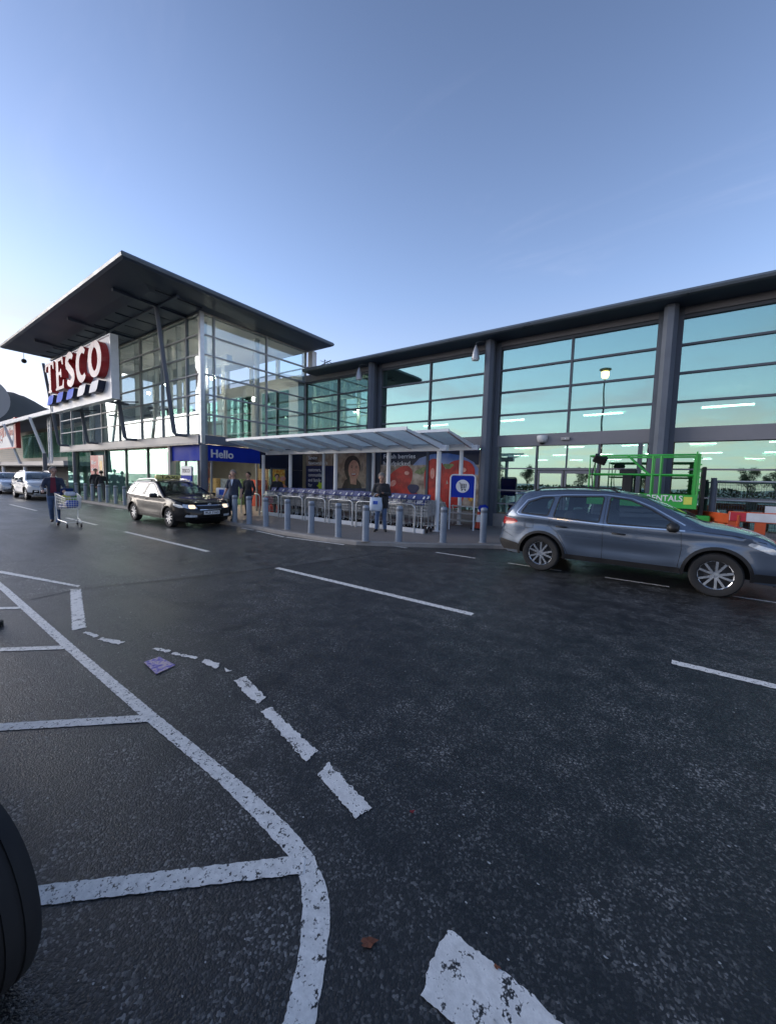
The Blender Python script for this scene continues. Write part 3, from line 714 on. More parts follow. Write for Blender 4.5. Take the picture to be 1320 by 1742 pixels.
# ground floor
m = MB(); m.lathe([(0.15, 0.1), (0.15, 2.93)], 20, (XH + 0.0, YH + 0.05, 0)); m.build('corner_column', 'steel_grey', hall, smooth=40)
for x in (-21.6, -28.0): 
    m = MB(); m.lathe([(0.13, 0.1), (0.13, 2.93)], 16, (x - 9, YH - 0.02, 0)); m.build('front_column', 'frame_grey', hall, smooth=40)
gx = [-18.5, -21.04, -23.58, -26.34, -28.6, -31.0, -33.0]
for k in range(len(gx) - 1):
    pane(gx[k + 1] + 0.03, gx[k] - 0.03, 0.14, 2.90, YH + 0.25, 'glass_green', hall)
    bx('mullion', (gx[k] - 0.03, gx[k] + 0.03, YH + 0.18, YH + 0.32, 0.1, 2.94), 'frame_grey', hall)
bx('pier', (-18.45, -18.25, YH - 0.03, YH + 0.35, 0.1, 2.94), 'panel_grey', hall)
bx('fascia', (-18.24, XH - 0.16, YH + 0.06, YH + 0.16, 2.28, 2.94), 'blue_panel', hall)
bx('fascia', (XH - 0.16, XH - 0.06, YH + 0.22, 11.35, 2.28, 2.94), 'blue_panel', hall)
bx('fascia', (XH - 0.16, XH - 0.06, 11.36, 13.95, 2.05, 2.94), 'navy', hall)
text('lettering', 'Hello', 0.47, 'white_plastic', frame_mx((XH - 0.045, 8.93, 2.43), (0, 1, 0), (0, 0, 1)), hall, 0.03, True, 1.0, fit=1.02)
# doorway below: side lights, sliding doors, lit lobby
for y0, y1 in ((8.75, 9.0), (11.2, 11.9)): vpane(y0, y1, 0.14, 2.26, XH - 0.1, 'glass_clear', hall)
for y in (9.0, 11.2): bx('mullion', (XH - 0.15, XH - 0.06, y - 0.03, y + 0.03, 0.1, 2.28), 'panel_grey', hall)
for x0, x1 in ((-18.2, -17.3), (-17.25, -16.3)): pane(x0, x1, 0.14, 2.26, YH + 0.2, 'glass_green', hall)
for x in (-17.28, -16.25): bx('mullion', (x - 0.025, x + 0.025, YH + 0.15, YH + 0.25, 0.1, 2.28), 'panel_grey', hall)
bx('side_wall', (XH - 0.14, XH - 0.07, 11.92, 13.95, 0.1, 2.04), 'navy', hall)
bx('lobby_wall', (-24.5, -24.3, 9.0, 14.0, 0.1, 2.9), 'interior_mid', hall)
bx('lobby_back', (-33.0, XH - 0.4, 14.0, 14.1, 0.1, 2.95), 'interior_mid', hall)
simple('tan_board', (0.42, 0.26, 0.12), 0.6, 0, 0.3, 4)
bx('notice_board', (-19.2, -17.6, 13.7, 13.95, 0.8, 2.4), 'tan_board', hall)
for x, y in ((-17.2, 9.8), (-17.2, 11.4), (-19.6, 10.5), (-22, 10.5), (-26, 11), (-29.5, 11)): bx('lobby_lamp', (x - 0.3, x + 0.3, y - 0.3, y + 0.3, 2.93, 2.96), 'warm_light', hall)
simple('red_goods', (0.36, 0.05, 0.03), 0.6, 0, 0.5, 12)
for i in range(5): bx('stock_rack', (-23.5 + i * 1.25, -22.7 + i * 1.25, 12.6, 13.3, 0.12, 1.5), ['red_goods', 'goods2', 'goods1', 'goods3', 'red_goods'][i], hall)

# ================================================================== TESCO sign on the raking frame
sign = thing('store_sign', 'big white TESCO board with raised letters and slanted stripes under the flying roof', 'sign', (-23.3, 6.8, 4.85))
SX0, SX1, SZ0, SZ1 = -27.6, -19.45, 4.86, 7.42
def loc(o): o.location = (23.3, -6.8, -4.85); return o
loc(bx('board', (SX0, SX1, 6.80, 7.02, SZ0, SZ1), 'white_plastic', sign))
m = MB(); t = 0.05
for a in ((SX0 - t, SX1 + t, 6.76, 7.06, SZ0 - t, SZ0), (SX0 - t, SX1 + t, 6.76, 7.06, SZ1, SZ1 + t), (SX0 - t, SX0, 6.76, 7.06, SZ0, SZ1), (SX1, SX1 + t, 6.76, 7.06, SZ0, SZ1)): m.box(*a)
loc(m.build('board_edge', 'white_steel', sign))
simple('letter_face_glare', (0.72, 0.56, 0.54), 0.5, 0, 0.05, 1.0)  # low-sun glare painted into the colour of the red letter fronts
simple('letter_red', (0.46, 0.035, 0.035), 0.35, 0, 0.08, 2.0)
simple('stripe_glare', (0.60, 0.62, 0.68), 0.5, 0, 0.05, 2.0)  # blue stripe with sky glare painted in, for the last two stripes
simple('stripe_blue', (0.03, 0.14, 0.80), 0.5, 0, 0.08, 2.0, spec=0.05)
simple('stripe_navy', (0.012, 0.022, 0.06), 0.4, 0, 0.1, 2.0)
def arc(cx, cz, rx, rz, a0, a1, n): return [(cx + rx * math.cos(R(a0 + (a1 - a0) * i / n)), cz + rz * math.sin(R(a0 + (a1 - a0) * i / n))) for i in range(n + 1)]
def band_from(c, wfun):
    """Closed outline around a centre line with varying half width."""
    L, Rr = [], []
    for i, p in enumerate(c):
        a, b = Vector(c[max(0, i - 1)]), Vector(c[min(len(c) - 1, i + 1)]); d = (b - a).normalized(); n = Vector((-d.y, d.x)) * wfun(i / (len(c) - 1))
        L.append((p[0] + n.x, p[1] + n.y)); Rr.append((p[0] - n.x, p[1] - n.y))
    return L + Rr[::-1]
def letters():
    # each letter in a 1.0 wide, 1.0 tall cell (heavy strokes, bracketed serifs)
    T = [[(0.33, 0), (0.67, 0), (0.67, 0.05), (0.61, 0.09), (0.61, 0.90), (0.80, 0.90), (0.88, 0.74), (0.96, 0.74), (0.94, 1.0), (0.06, 1.0), (0.04, 0.74), (0.12, 0.74), (0.20, 0.90), (0.39, 0.90), (0.39, 0.09), (0.33, 0.05)]]
    E_ = [[(0.10, 0), (0.88, 0), (0.92, 0.27), (0.84, 0.27), (0.76, 0.10), (0.42, 0.10), (0.42, 0.46), (0.58, 0.46), (0.63, 0.38), (0.69, 0.38), (0.69, 0.64), (0.63, 0.64), (0.58, 0.56), (0.42, 0.56), (0.42, 0.90), (0.72, 0.90), (0.80, 0.75), (0.88, 0.75), (0.86, 1.0), (0.10, 1.0), (0.10, 0.95), (0.18, 0.91), (0.18, 0.09), (0.10, 0.05)]]
    sc = arc(0.50, 0.735, 0.27, 0.195, 25, 200, 12) + arc(0.5, 0.265, 0.27, 0.195, 20, -155, 12)
    S = [band_from(sc, lambda t: 0.075 + 0.055 * math.sin(t * PI))]
    cc = arc(0.52, 0.5, 0.36, 0.42, 48, 312, 22)
    C_ = [band_from(cc, lambda t: 0.07 + 0.065 * math.sin(t * PI))]
    oc = arc(0.5, 0.5, 0.36, 0.41, 90, 450, 28)
    O = [band_from(oc, lambda t: 0.085 + 0.05 * abs(math.sin(t * 2 * PI)))]
    return [T, E_, S, C_, O]
def fill(poly):
    n = len(poly)
    r = delaunay_2d_cdt([Vector(p) for p in poly], [(i, (i + 1) % n) for i in range(n)], [], 2 if False else 1, 1e-6)
    def inside(c):
        k = False
        for i in range(n):
            (x1, y1), (x2, y2) = poly[i], poly[(i + 1) % n]
            if (y1 > c[1]) != (y2 > c[1]) and c[0] < (x2 - x1) * (c[1] - y1) / (y2 - y1) + x1: k = not k
        return k
    vs = [tuple(p) for p in r[0]]
    fs = [f for f in r[2] if inside((sum(vs[i][0] for i in f) / 3, sum(vs[i][1] for i in f) / 3))]
    return vs, fs
def relief(name, poly, y_front, y_back, face, side, parent):
    m = MB(); vs, fs = fill(poly)
    m.add([(x, y_front, z) for x, z in vs], [tuple(f) for f in fs], 0)
    n = len(poly)
    m.add([(x, y_front, z) for x, z in poly] + [(x, y_back, z) for x, z in poly], [(i, (i + 1) % n, n + (i + 1) % n, n + i) for i in range(n)], 1)
    return m.build(name, [face, side], parent)
cw, lh = 1.56, 1.52
for i, L in enumerate(letters()):
    ox = SX0 + 0.18 + i * cw
    poly = [(ox + a * cw * 1.0, SZ0 + 0.88 + b * lh) for a, b in L[0]]
    loc(relief('letter', poly, 6.50, 6.80, 'letter_face_glare', 'letter_red', sign))
for i in range(5):
    ox = SX0 + 0.25 + i * 1.53; z0, z1 = SZ0 + 0.30, SZ0 + 0.74
    poly = [(ox, z0), (ox + 0.75, z0), (ox + 0.95, z0 + 0.10), (ox + 1.18, z1), (ox + 0.42, z1), (ox + 0.22, z1 - 0.1)]
    loc(relief('stripe', poly, 6.52, 6.80, 'stripe_blue' if i < 3 else 'stripe_glare', 'stripe_navy', sign))
m = MB()
for x in (-21.4, -26.4):
    m.bar((x, 7.06, 4.95), (x, 8.14, 4.95), 0.10); m.bar((x, 7.06, 7.2), (x, 7.60, 7.2), 0.10)
m.bar((-27.5, 7.10, 4.90), (-19.5, 7.10, 4.90), 0.09); m.bar((-21.4, 7.1, 4.9), (-20.2, 8.1, 4.95), 0.05); m.bar((-26.4, 7.1, 4.9), (-25.2, 8.1, 4.95), 0.05)
loc(m.build('bracket_frame', 'frame_grey', sign))

# ================================================================== neighbouring leisure building with its own canopy
lei = thing('leisure_building', 'low cream building with curved white eaves beyond the entrance hall at far left', 'building', (0, 0, 0))
simple('cream_clad', (0.44, 0.40, 0.33), 0.6, 0, 0.10, 0.6)
simple('slate_roof', (0.09, 0.09, 0.095), 0.6, 0, 0.2, 0.3)
LY = 10.0
bx('wall', (-90, -39.0, LY + 2.0, LY + 2.3, 2.2, 5.9), 'cream_clad', lei)
for k in range(14): bx('cladding_rail', (-90, -39, LY + 1.97, LY + 2.0, 2.4 + k * 0.25, 2.42 + k * 0.25), 'panel_grey', lei)
bx('upper_band', (-90, -39.2, LY + 0.2, LY + 2.2, 2.15, 2.5), 'panel_light', lei)
for k in range(9): bx('window', (-42.2 - k * 2.2, -40.3 - k * 2.2, LY + 1.93, LY + 1.98, 3.0, 5.5), 'glass_green', lei)
m = MB(); prof = [(LY - 0.6, 6.25), (LY + 0.4, 6.7), (LY + 2.0, 7.1), (LY + 5, 7.6), (LY + 12, 8.0)]
for i in range(len(prof) - 1):
    (y0, z0), (y1, z1) = prof[i], prof[i + 1]
    m.add([(-95, y0, z0), (-37.5, y0, z0), (-37.5, y1, z1), (-95, y1, z1), (-95, y0, z0 - 0.2), (-37.5, y0, z0 - 0.2), (-37.5, y1, z1 - 0.2), (-95, y1, z1 - 0.2)], [(0, 1, 2, 3), (7, 6, 5, 4), (1, 5, 6, 2), (0, 4, 7, 3)])
m.build('roof', 'slate_roof', lei)
bx('eaves', (-95, -37.4, LY - 0.72, LY - 0.56, 6.0, 6.3), 'white_steel', lei)
for x in (-43.0, -52.0, -61.0, -70):
    m = MB(); m.tube([(x, LY + 0.15, 2.3), (x - 0.0, LY - 0.9, 6.0)], 0.11, 8); m.build('strut', 'white_steel', lei, smooth=50)
    m = MB(); m.lathe([(0.16, 0.1), (0.16, 2.2)], 12, (x, LY + 0.5, 0)); m.build('column', 'white_steel', lei, smooth=50)
m = MB()
for dx in (-0.28, 0.28): m.bar((-42.4 + dx, LY + 0.2, 2.3), (-42.4 + dx, LY + 0.2, 6.1), 0.12)
for k in range(10): m.bar((-42.68, LY + 0.2, 2.5 + k * 0.38), (-42.12, LY + 0.2, 2.7 + k * 0.38), 0.06)
m.build('lattice_post', 'white_steel', lei)
bx('ground_wall', (-90, -39.5, LY + 4.0, LY + 4.2, 0.1, 2.2), 'interior_mid', lei)
bx('side_wall', (-39.2, -39.0, LY + 2.1, LY + 9, 0.1, 6.6), 'panel_light', lei)
bx('soffit', (-90, -39.2, LY + 0.2, LY + 4, 2.05, 2.15), 'interior_dark', lei)
vs = thing('leisure_sign', 'white and red framed board with red script lettering on the cream building', 'sign', (-56, 9.7, 3.8))
m = MB(); m.box(-61.5, -51.0, 9.66, 9.9, 3.80, 6.55); o = m.build('board', 'white_plastic', vs); o.location = (56, -9.7, -3.8)
m = MB(); m.box(-51.0, -50.35, 9.60, 9.95, 3.75, 6.60); m.box(-61.5, -51.0, 9.60, 9.66, 3.72, 3.86); o = m.build('board_edge', 'red_paint', vs); o.location = (56, -9.7, -3.8)
mx = frame_mx((-59.6, 9.645, 4.55), (1, 0, 0.10), (-0.0, 0, 1))
o = text('lettering', 'Virgin', 2.0, 'red_paint', mx @ Matrix.Shear('XZ', 4, (0.0, 0.0)), vs, 0.02, True, 0.92, fit=5.2); o.location = (56, -9.7, -3.8)
o = text('lettering', 'active', 1.1, 'red_paint', frame_mx((-54.0, 9.645, 5.0), (1, 0, 0), (0, 0, 1)), vs, 0.02, True, 0.95, fit=2.5); o.location = (56, -9.7, -3.8)
# ================================================================== posters in the shop windows (flat print on boards just behind the glass)
PYp = D - 0.10
def print_mat(name, cols, scale, detail=3.0, rough=0.35, lo=0.3, hi=0.7):
    """Blurred photographic print: smooth noise through a colour ramp."""
    m, ns, ls = mat(name); out = N(ns, 'ShaderNodeOutputMaterial'); p = N(ns, 'ShaderNodeBsdfPrincipled', {'Roughness': rough})
    ge = N(ns, 'ShaderNodeNewGeometry'); nz = N(ns, 'ShaderNodeTexNoise', {'Scale': scale, 'Detail': detail}); ls.new(ge.outputs['Position'], nz.inputs['Vector'])
    r = N(ns, 'ShaderNodeValToRGB'); ls.new(nz.outputs['Fac'], r.inputs[0])
    while len(r.color_ramp.elements) < len(cols): r.color_ramp.elements.new(0.5)
    for i, c in enumerate(cols):
        e = r.color_ramp.elements[i]; e.position = lo + (hi - lo) * i / max(1, len(cols) - 1); e.color = c4(c)
    ls.new(r.outputs[0], p.inputs['Base Color']); ls.new(p.outputs[0], out.inputs[0]); return m
print_mat('print_store', [(0.075, 0.053, 0.045), (0.3, 0.195, 0.135), (0.51, 0.375, 0.27), (0.15, 0.12, 0.105)], 1.6)
print_mat('print_skin', [(0.54, 0.255, 0.165), (0.75, 0.405, 0.285)], 4.0)
print_mat('print_hair', [(0.03, 0.018, 0.015), (0.09, 0.053, 0.038)], 5.0)
print_mat('print_navy', [(0.015, 0.021, 0.075), (0.038, 0.045, 0.135)], 3.0)
print_mat('print_straw', [(0.42, 0.012, 0.012), (0.78, 0.033, 0.027), (0.85, 0.09, 0.068)], 3.0)
def berry(name):
    m, ns, ls = mat(name); out = N(ns, 'ShaderNodeOutputMaterial'); p = N(ns, 'ShaderNodeBsdfPrincipled', {'Roughness': 0.35})
    ge = N(ns, 'ShaderNodeNewGeometry'); v_ = N(ns, 'ShaderNodeTexVoronoi', {'Scale': 13.0, 'Randomness': 0.45}); ls.new(ge.outputs['Position'], v_.inputs['Vector'])
    nz_ = N(ns, 'ShaderNodeTexNoise', {'Scale': 2.6, 'Detail': 3.0}); ls.new(ge.outputs['Position'], nz_.inputs['Vector'])
    r = N(ns, 'ShaderNodeValToRGB'); ls.new(nz_.outputs['Fac'], r.inputs[0]); r.color_ramp.elements[0].position = 0.3; r.color_ramp.elements[0].color = (0.30, 0.006, 0.008, 1); r.color_ramp.elements[1].position = 0.7; r.color_ramp.elements[1].color = (0.80, 0.05, 0.03, 1)
    k = N(ns, 'ShaderNodeMapRange', {'From Min': 0.10, 'From Max': 0.20, 'To Min': 1.0, 'To Max': 0.0}); ls.new(v_.outputs['Distance'], k.inputs['Value'])
    mx = N(ns, 'ShaderNodeMixRGB'); ls.new(k.outputs[0], mx.inputs[0]); ls.new(r.outputs[0], mx.inputs[1]); mx.inputs[2].default_value = (0.75, 0.42, 0.16, 1)
    ls.new(mx.outputs[0], p.inputs['Base Color']); ls.new(p.outputs[0], out.inputs[0])
berry('print_berry')
print_mat('print_straw_hi', [(0.825, 0.24, 0.18), (0.85, 0.51, 0.42)], 6.0)
print_mat('print_leaf', [(0.075, 0.15, 0.045), (0.33, 0.39, 0.15)], 6.0)
print_mat('print_sky', [(0.045, 0.15, 0.45), (0.45, 0.54, 0.75)], 0.9)
print_mat('print_field', [(0.18, 0.12, 0.09), (0.45, 0.36, 0.27), (0.63, 0.54, 0.45)], 3.5)
print_mat('print_lime', [(0.45, 0.63, 0.03), (0.63, 0.825, 0.075)], 4.0)
print_mat('print_orange', [(0.63, 0.21, 0.03), (0.85, 0.45, 0.075), (0.85, 0.78, 0.24)], 9.0)
simple('print_white', (0.82, 0.82, 0.82), 0.5, 0, 0.05, 3)
simple('print_lip', (0.45, 0.08, 0.08), 0.5)
simple('print_tooth', (0.72, 0.70, 0.66), 0.5)
def flat(name, poly, y, mtl, parent):
    m = MB(); vs, fs = fill(poly); m.add([(x, y, z) for x, z in vs], fs)
    o = m.build(name, mtl, parent, fixn=False)
    o.data.flip_normals() if o.data.polygons[0].normal.y > 0 else None
    return o
def ell(cx, cz, rx, rz, n=28, rot=0.0, wob=0.0, ph=0.0):
    o = []
    for i in range(n):
        a = 2 * PI * i / n; k = 1 + wob * math.sin(3 * a + ph)
        x, z = rx * k * math.cos(a), rz * k * math.sin(a)
        o.append((cx + x * math.cos(rot) - z * math.sin(rot), cz + x * math.sin(rot) + z * math.cos(rot)))
    return o
def rect(x0, x1, z0, z1): return [(x0, z0), (x1, z0), (x1, z1), (x0, z1)]
def wtext(body, x, z, size, parent, y, mtl='print_white', fit=None):
    return text('lettering', body, size, mtl, frame_mx((x, y, z), (1, 0, 0), (0, 0, 1)), parent, 0.002, True, fit=fit)
p = thing('window_poster', 'navy window poster with white words about customers and communities', 'poster', (-14.6, PYp, 1.0))
def off(o, r_): o.location = tuple(-c for c in r_.location); return o
off(bx('sheet', (-15.45, -13.36, PYp - 0.0, PYp + 0.008, 1.02, 2.94), 'print_store', p), p)
off(flat('print', rect(-15.43, -13.38, 1.03, 2.30), PYp - 0.003, 'print_navy', p), p)
for i, (s, z, fw) in enumerate([('Serving', 2.62, 0.62), ("Newtownabbey's", 2.36, 1.35), ('customers,', 2.02, 0.90), ('communities', 1.76, 1.05), ('and family', 1.50, 0.92), ('for', 1.24, 0.30)]):
    off(wtext(s, -15.25, z, 0.24, p, PYp - 0.006, fit=fw), p)
off(flat('print', [( -14.35 + (0.30 if k % 2 == 0 else 0.17) * math.cos(k * PI / 6), 1.30 + (0.24 if k % 2 == 0 else 0.14) * math.sin(k * PI / 6)) for k in range(12)], PYp - 0.009, 'print_lime', p), p)
p = thing('window_poster', 'window poster of a smiling shop worker with dark hair', 'poster', (-12.3, PYp, 1.0))
off(bx('sheet', (-13.24, -11.27, PYp, PYp + 0.008, 1.02, 2.94), 'print_store', p), p)
L = [('print_hair', ell(-12.28, 2.18, 0.50, 0.62, wob=0.04)), ('print_hair', [(-13.0, 1.04), (-12.72, 1.62), (-12.45, 1.75), (-12.0, 1.72), (-11.75, 1.5), (-11.6, 1.04)]),
     ('print_skin', ell(-12.17, 2.10, 0.34, 0.47)), ('print_skin', [(-12.36, 1.45), (-12.42, 1.85), (-11.98, 1.80), (-12.0, 1.42)]),
     ('print_hair', ell(-12.30, 2.22, 0.045, 0.020)), ('print_hair', ell(-12.02, 2.21, 0.045, 0.020)), ('print_hair', ell(-12.30, 2.29, 0.08, 0.014)), ('print_hair', ell(-12.02, 2.28, 0.07, 0.014)),
     ('print_straw_hi', ell(-12.14, 2.10, 0.035, 0.05)), ('print_lip', [(-12.34, 1.95), (-12.2, 1.93), (-12.1, 1.935), (-11.98, 1.97), (-12.04, 1.86), (-12.15, 1.82), (-12.27, 1.86)]),
     ('print_tooth', [(-12.30, 1.935), (-12.02, 1.945), (-12.06, 1.89), (-12.25, 1.885)]), ('print_navy', [(-13.2, 1.03), (-11.3, 1.03), (-11.3, 1.28), (-13.2, 1.22)])]
for i, (mt, poly) in enumerate(L): off(flat('print', poly, PYp - 0.002 * (i + 1), mt, p), p)
p = thing('window_poster', 'wide red strawberry window poster reading fresh berries handpicked', 'poster', (-8.3, PYp, 1.0))
off(bx('sheet', (-10.62, -5.96, PYp, PYp + 0.008, 0.72, 2.92), 'print_field', p), p)
L = [('navy', rect(-10.6, -5.98, 2.35, 2.91)), ('print_sky', [(-8.9, 2.35), (-8.6, 2.62), (-8.0, 2.78), (-7.3, 2.80), (-6.7, 2.70), (-6.2, 2.45), (-5.99, 2.2), (-5.99, 1.9), (-8.9, 1.9)]),
     ('print_field', [(-10.6, 0.74), (-5.99, 0.74), (-5.99, 1.95), (-6.8, 2.2), (-7.6, 2.3), (-8.4, 2.35), (-9.2, 2.3), (-10.6, 2.1)]),
     ('print_berry', ell(-9.55, 1.72, 0.72, 0.50, rot=0.55, wob=0.05)), ('print_berry', ell(-7.85, 1.75, 0.52, 0.86, wob=0.05, ph=1)), ('print_berry', ell(-6.75, 1.95, 0.62, 0.62, wob=0.06)),
     ('print_berry', ell(-9.35, 1.05, 0.78, 0.36, rot=-0.1)), ('print_berry', ell(-7.05, 1.15, 0.52, 0.50, wob=0.05)), ('print_straw_hi', ell(-9.9, 1.55, 0.18, 0.12, rot=0.6)), ('print_straw_hi', ell(-9.2, 2.0, 0.12, 0.08)),
     ('print_straw_hi', ell(-7.95, 2.0, 0.10, 0.22)), ('print_leaf', ell(-8.5, 2.1, 0.28, 0.12, rot=0.4, wob=0.2)), ('print_leaf', ell(-7.25, 2.3, 0.22, 0.10, wob=0.2)), ('print_straw_hi', ell(-6.6, 2.15, 0.12, 0.09)),
     ('print_navy', ell(-8.85, 1.35, 0.28, 0.20, wob=0.1)), ('print_orange', ell(-6.25, 1.25, 0.14, 0.3))]
for i, (mt, poly) in enumerate(L): off(flat('print', poly, PYp - 0.0018 * (i + 1), mt, p), p)
off(wtext('Fresh berries', -10.45, 2.62, 0.26, p, PYp - 0.034, fit=1.65), p); off(wtext('handpicked', -10.45, 2.32, 0.26, p, PYp - 0.034, fit=1.40), p)
# small ones around the entrance
p = thing('advert_panel', 'lit orange fruit advert panel on the navy wall beside the entrance', 'poster', (XH, 12.35, 1.0))
off(bx('frame', (XH - 0.06, XH + 0.02, 11.93, 12.80, 0.55, 2.12), 'frame_grey', p), p)
def flatx(name, y0, y1, z0, z1, x, mtl, parent):
    m = MB(); m.add([(x, y0, z0), (x, y1, z0), (x, y1, z1), (x, y0, z1)], [(0, 1, 2, 3)]); return m.build(name, mtl, parent, fixn=False)
off(flatx('print', 12.0, 12.73, 0.62, 2.05, XH + 0.023, 'print_orange', p), p)
for k in range(9):
    a = ell(0, 0, 0.12 + 0.03 * (k % 3), 0.12, 12); cx, cz = 12.12 + 0.24 * (k % 3), 0.85 + 0.38 * (k // 3)
    m = MB(); vs, fs = fill(a); m.add([(XH + 0.026 + 0.0005 * k, cx + u, cz + v) for u, v in vs], fs); off(m.build('print', ['print_lime', 'print_orange', 'print_straw_hi'][k % 3], p, fixn=False), p)
p = thing('window_sticker', 'red and cream sale poster on the far end of the entrance glazing', 'poster', (-27.4, 8.5, 1.4))
off(bx('sheet', (-28.5, -26.45, YH + 0.14, YH + 0.15, 1.36, 2.66), 'red_paint', p), p)
off(flat('print', rect(-27.25, -26.47, 1.38, 2.64), YH + 0.137, 'print_field', p), p); off(flat('print', ell(-26.85, 1.95, 0.22, 0.45, wob=0.15), YH + 0.134, 'print_orange', p), p)
off(wtext('Big', -28.35, 2.15, 0.30, p, YH + 0.132, fit=0.7), p); off(wtext('deals', -28.35, 1.75, 0.30, p, YH + 0.132, fit=0.85), p)
p = thing('notice_stand', 'white and blue notice board on posts behind the black taxi', 'sign', (-15.85, 8.05, 0.1))
m = MB(); m.box(-0.40, 0.40, -0.02, 0.02, 1.56, 1.92); m.build('upper_board', 'white_plastic', p)
m = MB(); m.box(-0.40, 0.40, -0.02, 0.02, 1.10, 1.55); m.build('lower_board', 'blue_panel', p)
m = MB()
for x in (-0.36, 0.36): m.bar((x, 0.045, 0), (x, 0.045, 1.9), 0.05)
m.build('post', 'galvanised', p)
text('lettering', 'TESCO', 0.2, 'navy', frame_mx((-0.30, -0.026, 1.67), (1, 0, 0), (0, 0, 1)), p, 0.004, True, fit=0.6)
text('lettering', 'Open 24 hours', 0.14, 'white_plastic', frame_mx((-0.32, -0.026, 1.32), (1, 0, 0), (0, 0, 1)), p, 0.004, False, fit=0.64)

# ================================================================== lamps, camera and alarm box on the shop front
simple('lamp_shell', (0.42, 0.44, 0.47), 0.35, 0.3)
simple('lamp_glass', (0.80, 0.84, 0.88), 0.25, 0, 0.03)
for i, x in enumerate((-11.42, -6.02)):
    t = thing('wall_lamp', ['bell shaped lamp on the column nearest the entrance hall', 'bell shaped lamp on the column right of the trolley shelter'][i], 'lamp', (x, D - 0.75, 5.98), group='bell lamps on the shop columns')
    m = MB(); m.lathe([(0.0, 0.56), (0.03, 0.54), (0.055, 0.46), (0.11, 0.30), (0.145, 0.08), (0.14, 0.06)], 18); m.build('shade', 'lamp_shell', t, smooth=50)
    m = MB(); m.lathe([(0.138, 0.075), (0.12, 0.02), (0.0, 0.0)], 18); m.build('lens', 'lamp_glass', t, smooth=True)
    m = MB(); m.tube([(0, 0, 0.54), (0.0, 0, 0.62), (0.12, 0.02, 0.66), (0.32, 0.28, 0.66)], 0.018, 6); m.build('arm', 'frame_grey', t, smooth=True)
t = thing('security_camera', 'white half dome security camera on the grey band above the doors', 'camera', (-3.74, D - 0.12, 3.2))
m = MB(); m.lathe([(0.17, 0.13), (0.18, 0.05), (0.15, -0.06), (0.09, -0.11)], 18); m.build('housing', 'white_plastic', t, smooth=50)
m = MB(); m.lathe([(0.088, -0.105), (0.07, -0.15), (0.0, -0.17)], 14); m.build('dome', 'black_plastic', t, smooth=True)
t = thing('alarm_box', 'small cream box on the grey band right of the dome camera', 'box', (-3.0, D - 0.13, 3.2))
m = MB(); m.box(-0.13, 0.13, -0.05, 0.02, -0.045, 0.045, b=0.008); m.build('cover', 'panel_light', t)
m = MB(); m.lathe([(0.02, -0.052), (0.0, -0.056)], 10, axis='-Y'); m.build('lens', 'lamp_glass', t)
t = thing('roof_aerial', 'small aerial standing on the low roof beside the flying roof', 'aerial', (-15.1, 14.9, 6.96))
m = MB(); m.tube([(0, 0, 0), (0, 0, 0.85)], 0.025, 6); m.build('mast', 'frame_grey', t)
m = MB(); m.bar((-0.5, 0, 0.55), (0.45, 0, 0.75), 0.03); m.bar((0.0, -0.3, 0.72), (0.0, 0.3, 0.72), 0.02); m.bar((0.25, -0.25, 0.71), (0.25, 0.25, 0.71), 0.02); m.build('arm', 'frame_grey', t)
t = thing('hanging_lamp', 'dark lamp hanging under the far left tip of the flying roof', 'lamp', (-29.9, 6.2, 7.72))
m = MB(); m.tube([(0, 0, 0.16), (0, 0, 0.47)], 0.015, 5); m.build('rod', 'frame_grey', t)
m = MB(); m.lathe([(0.0, 0.18), (0.1, 0.14), (0.13, 0.04), (0.09, -0.04), (0.0, -0.08)], 12); m.build('shade', 'black_plastic', t, smooth=True)

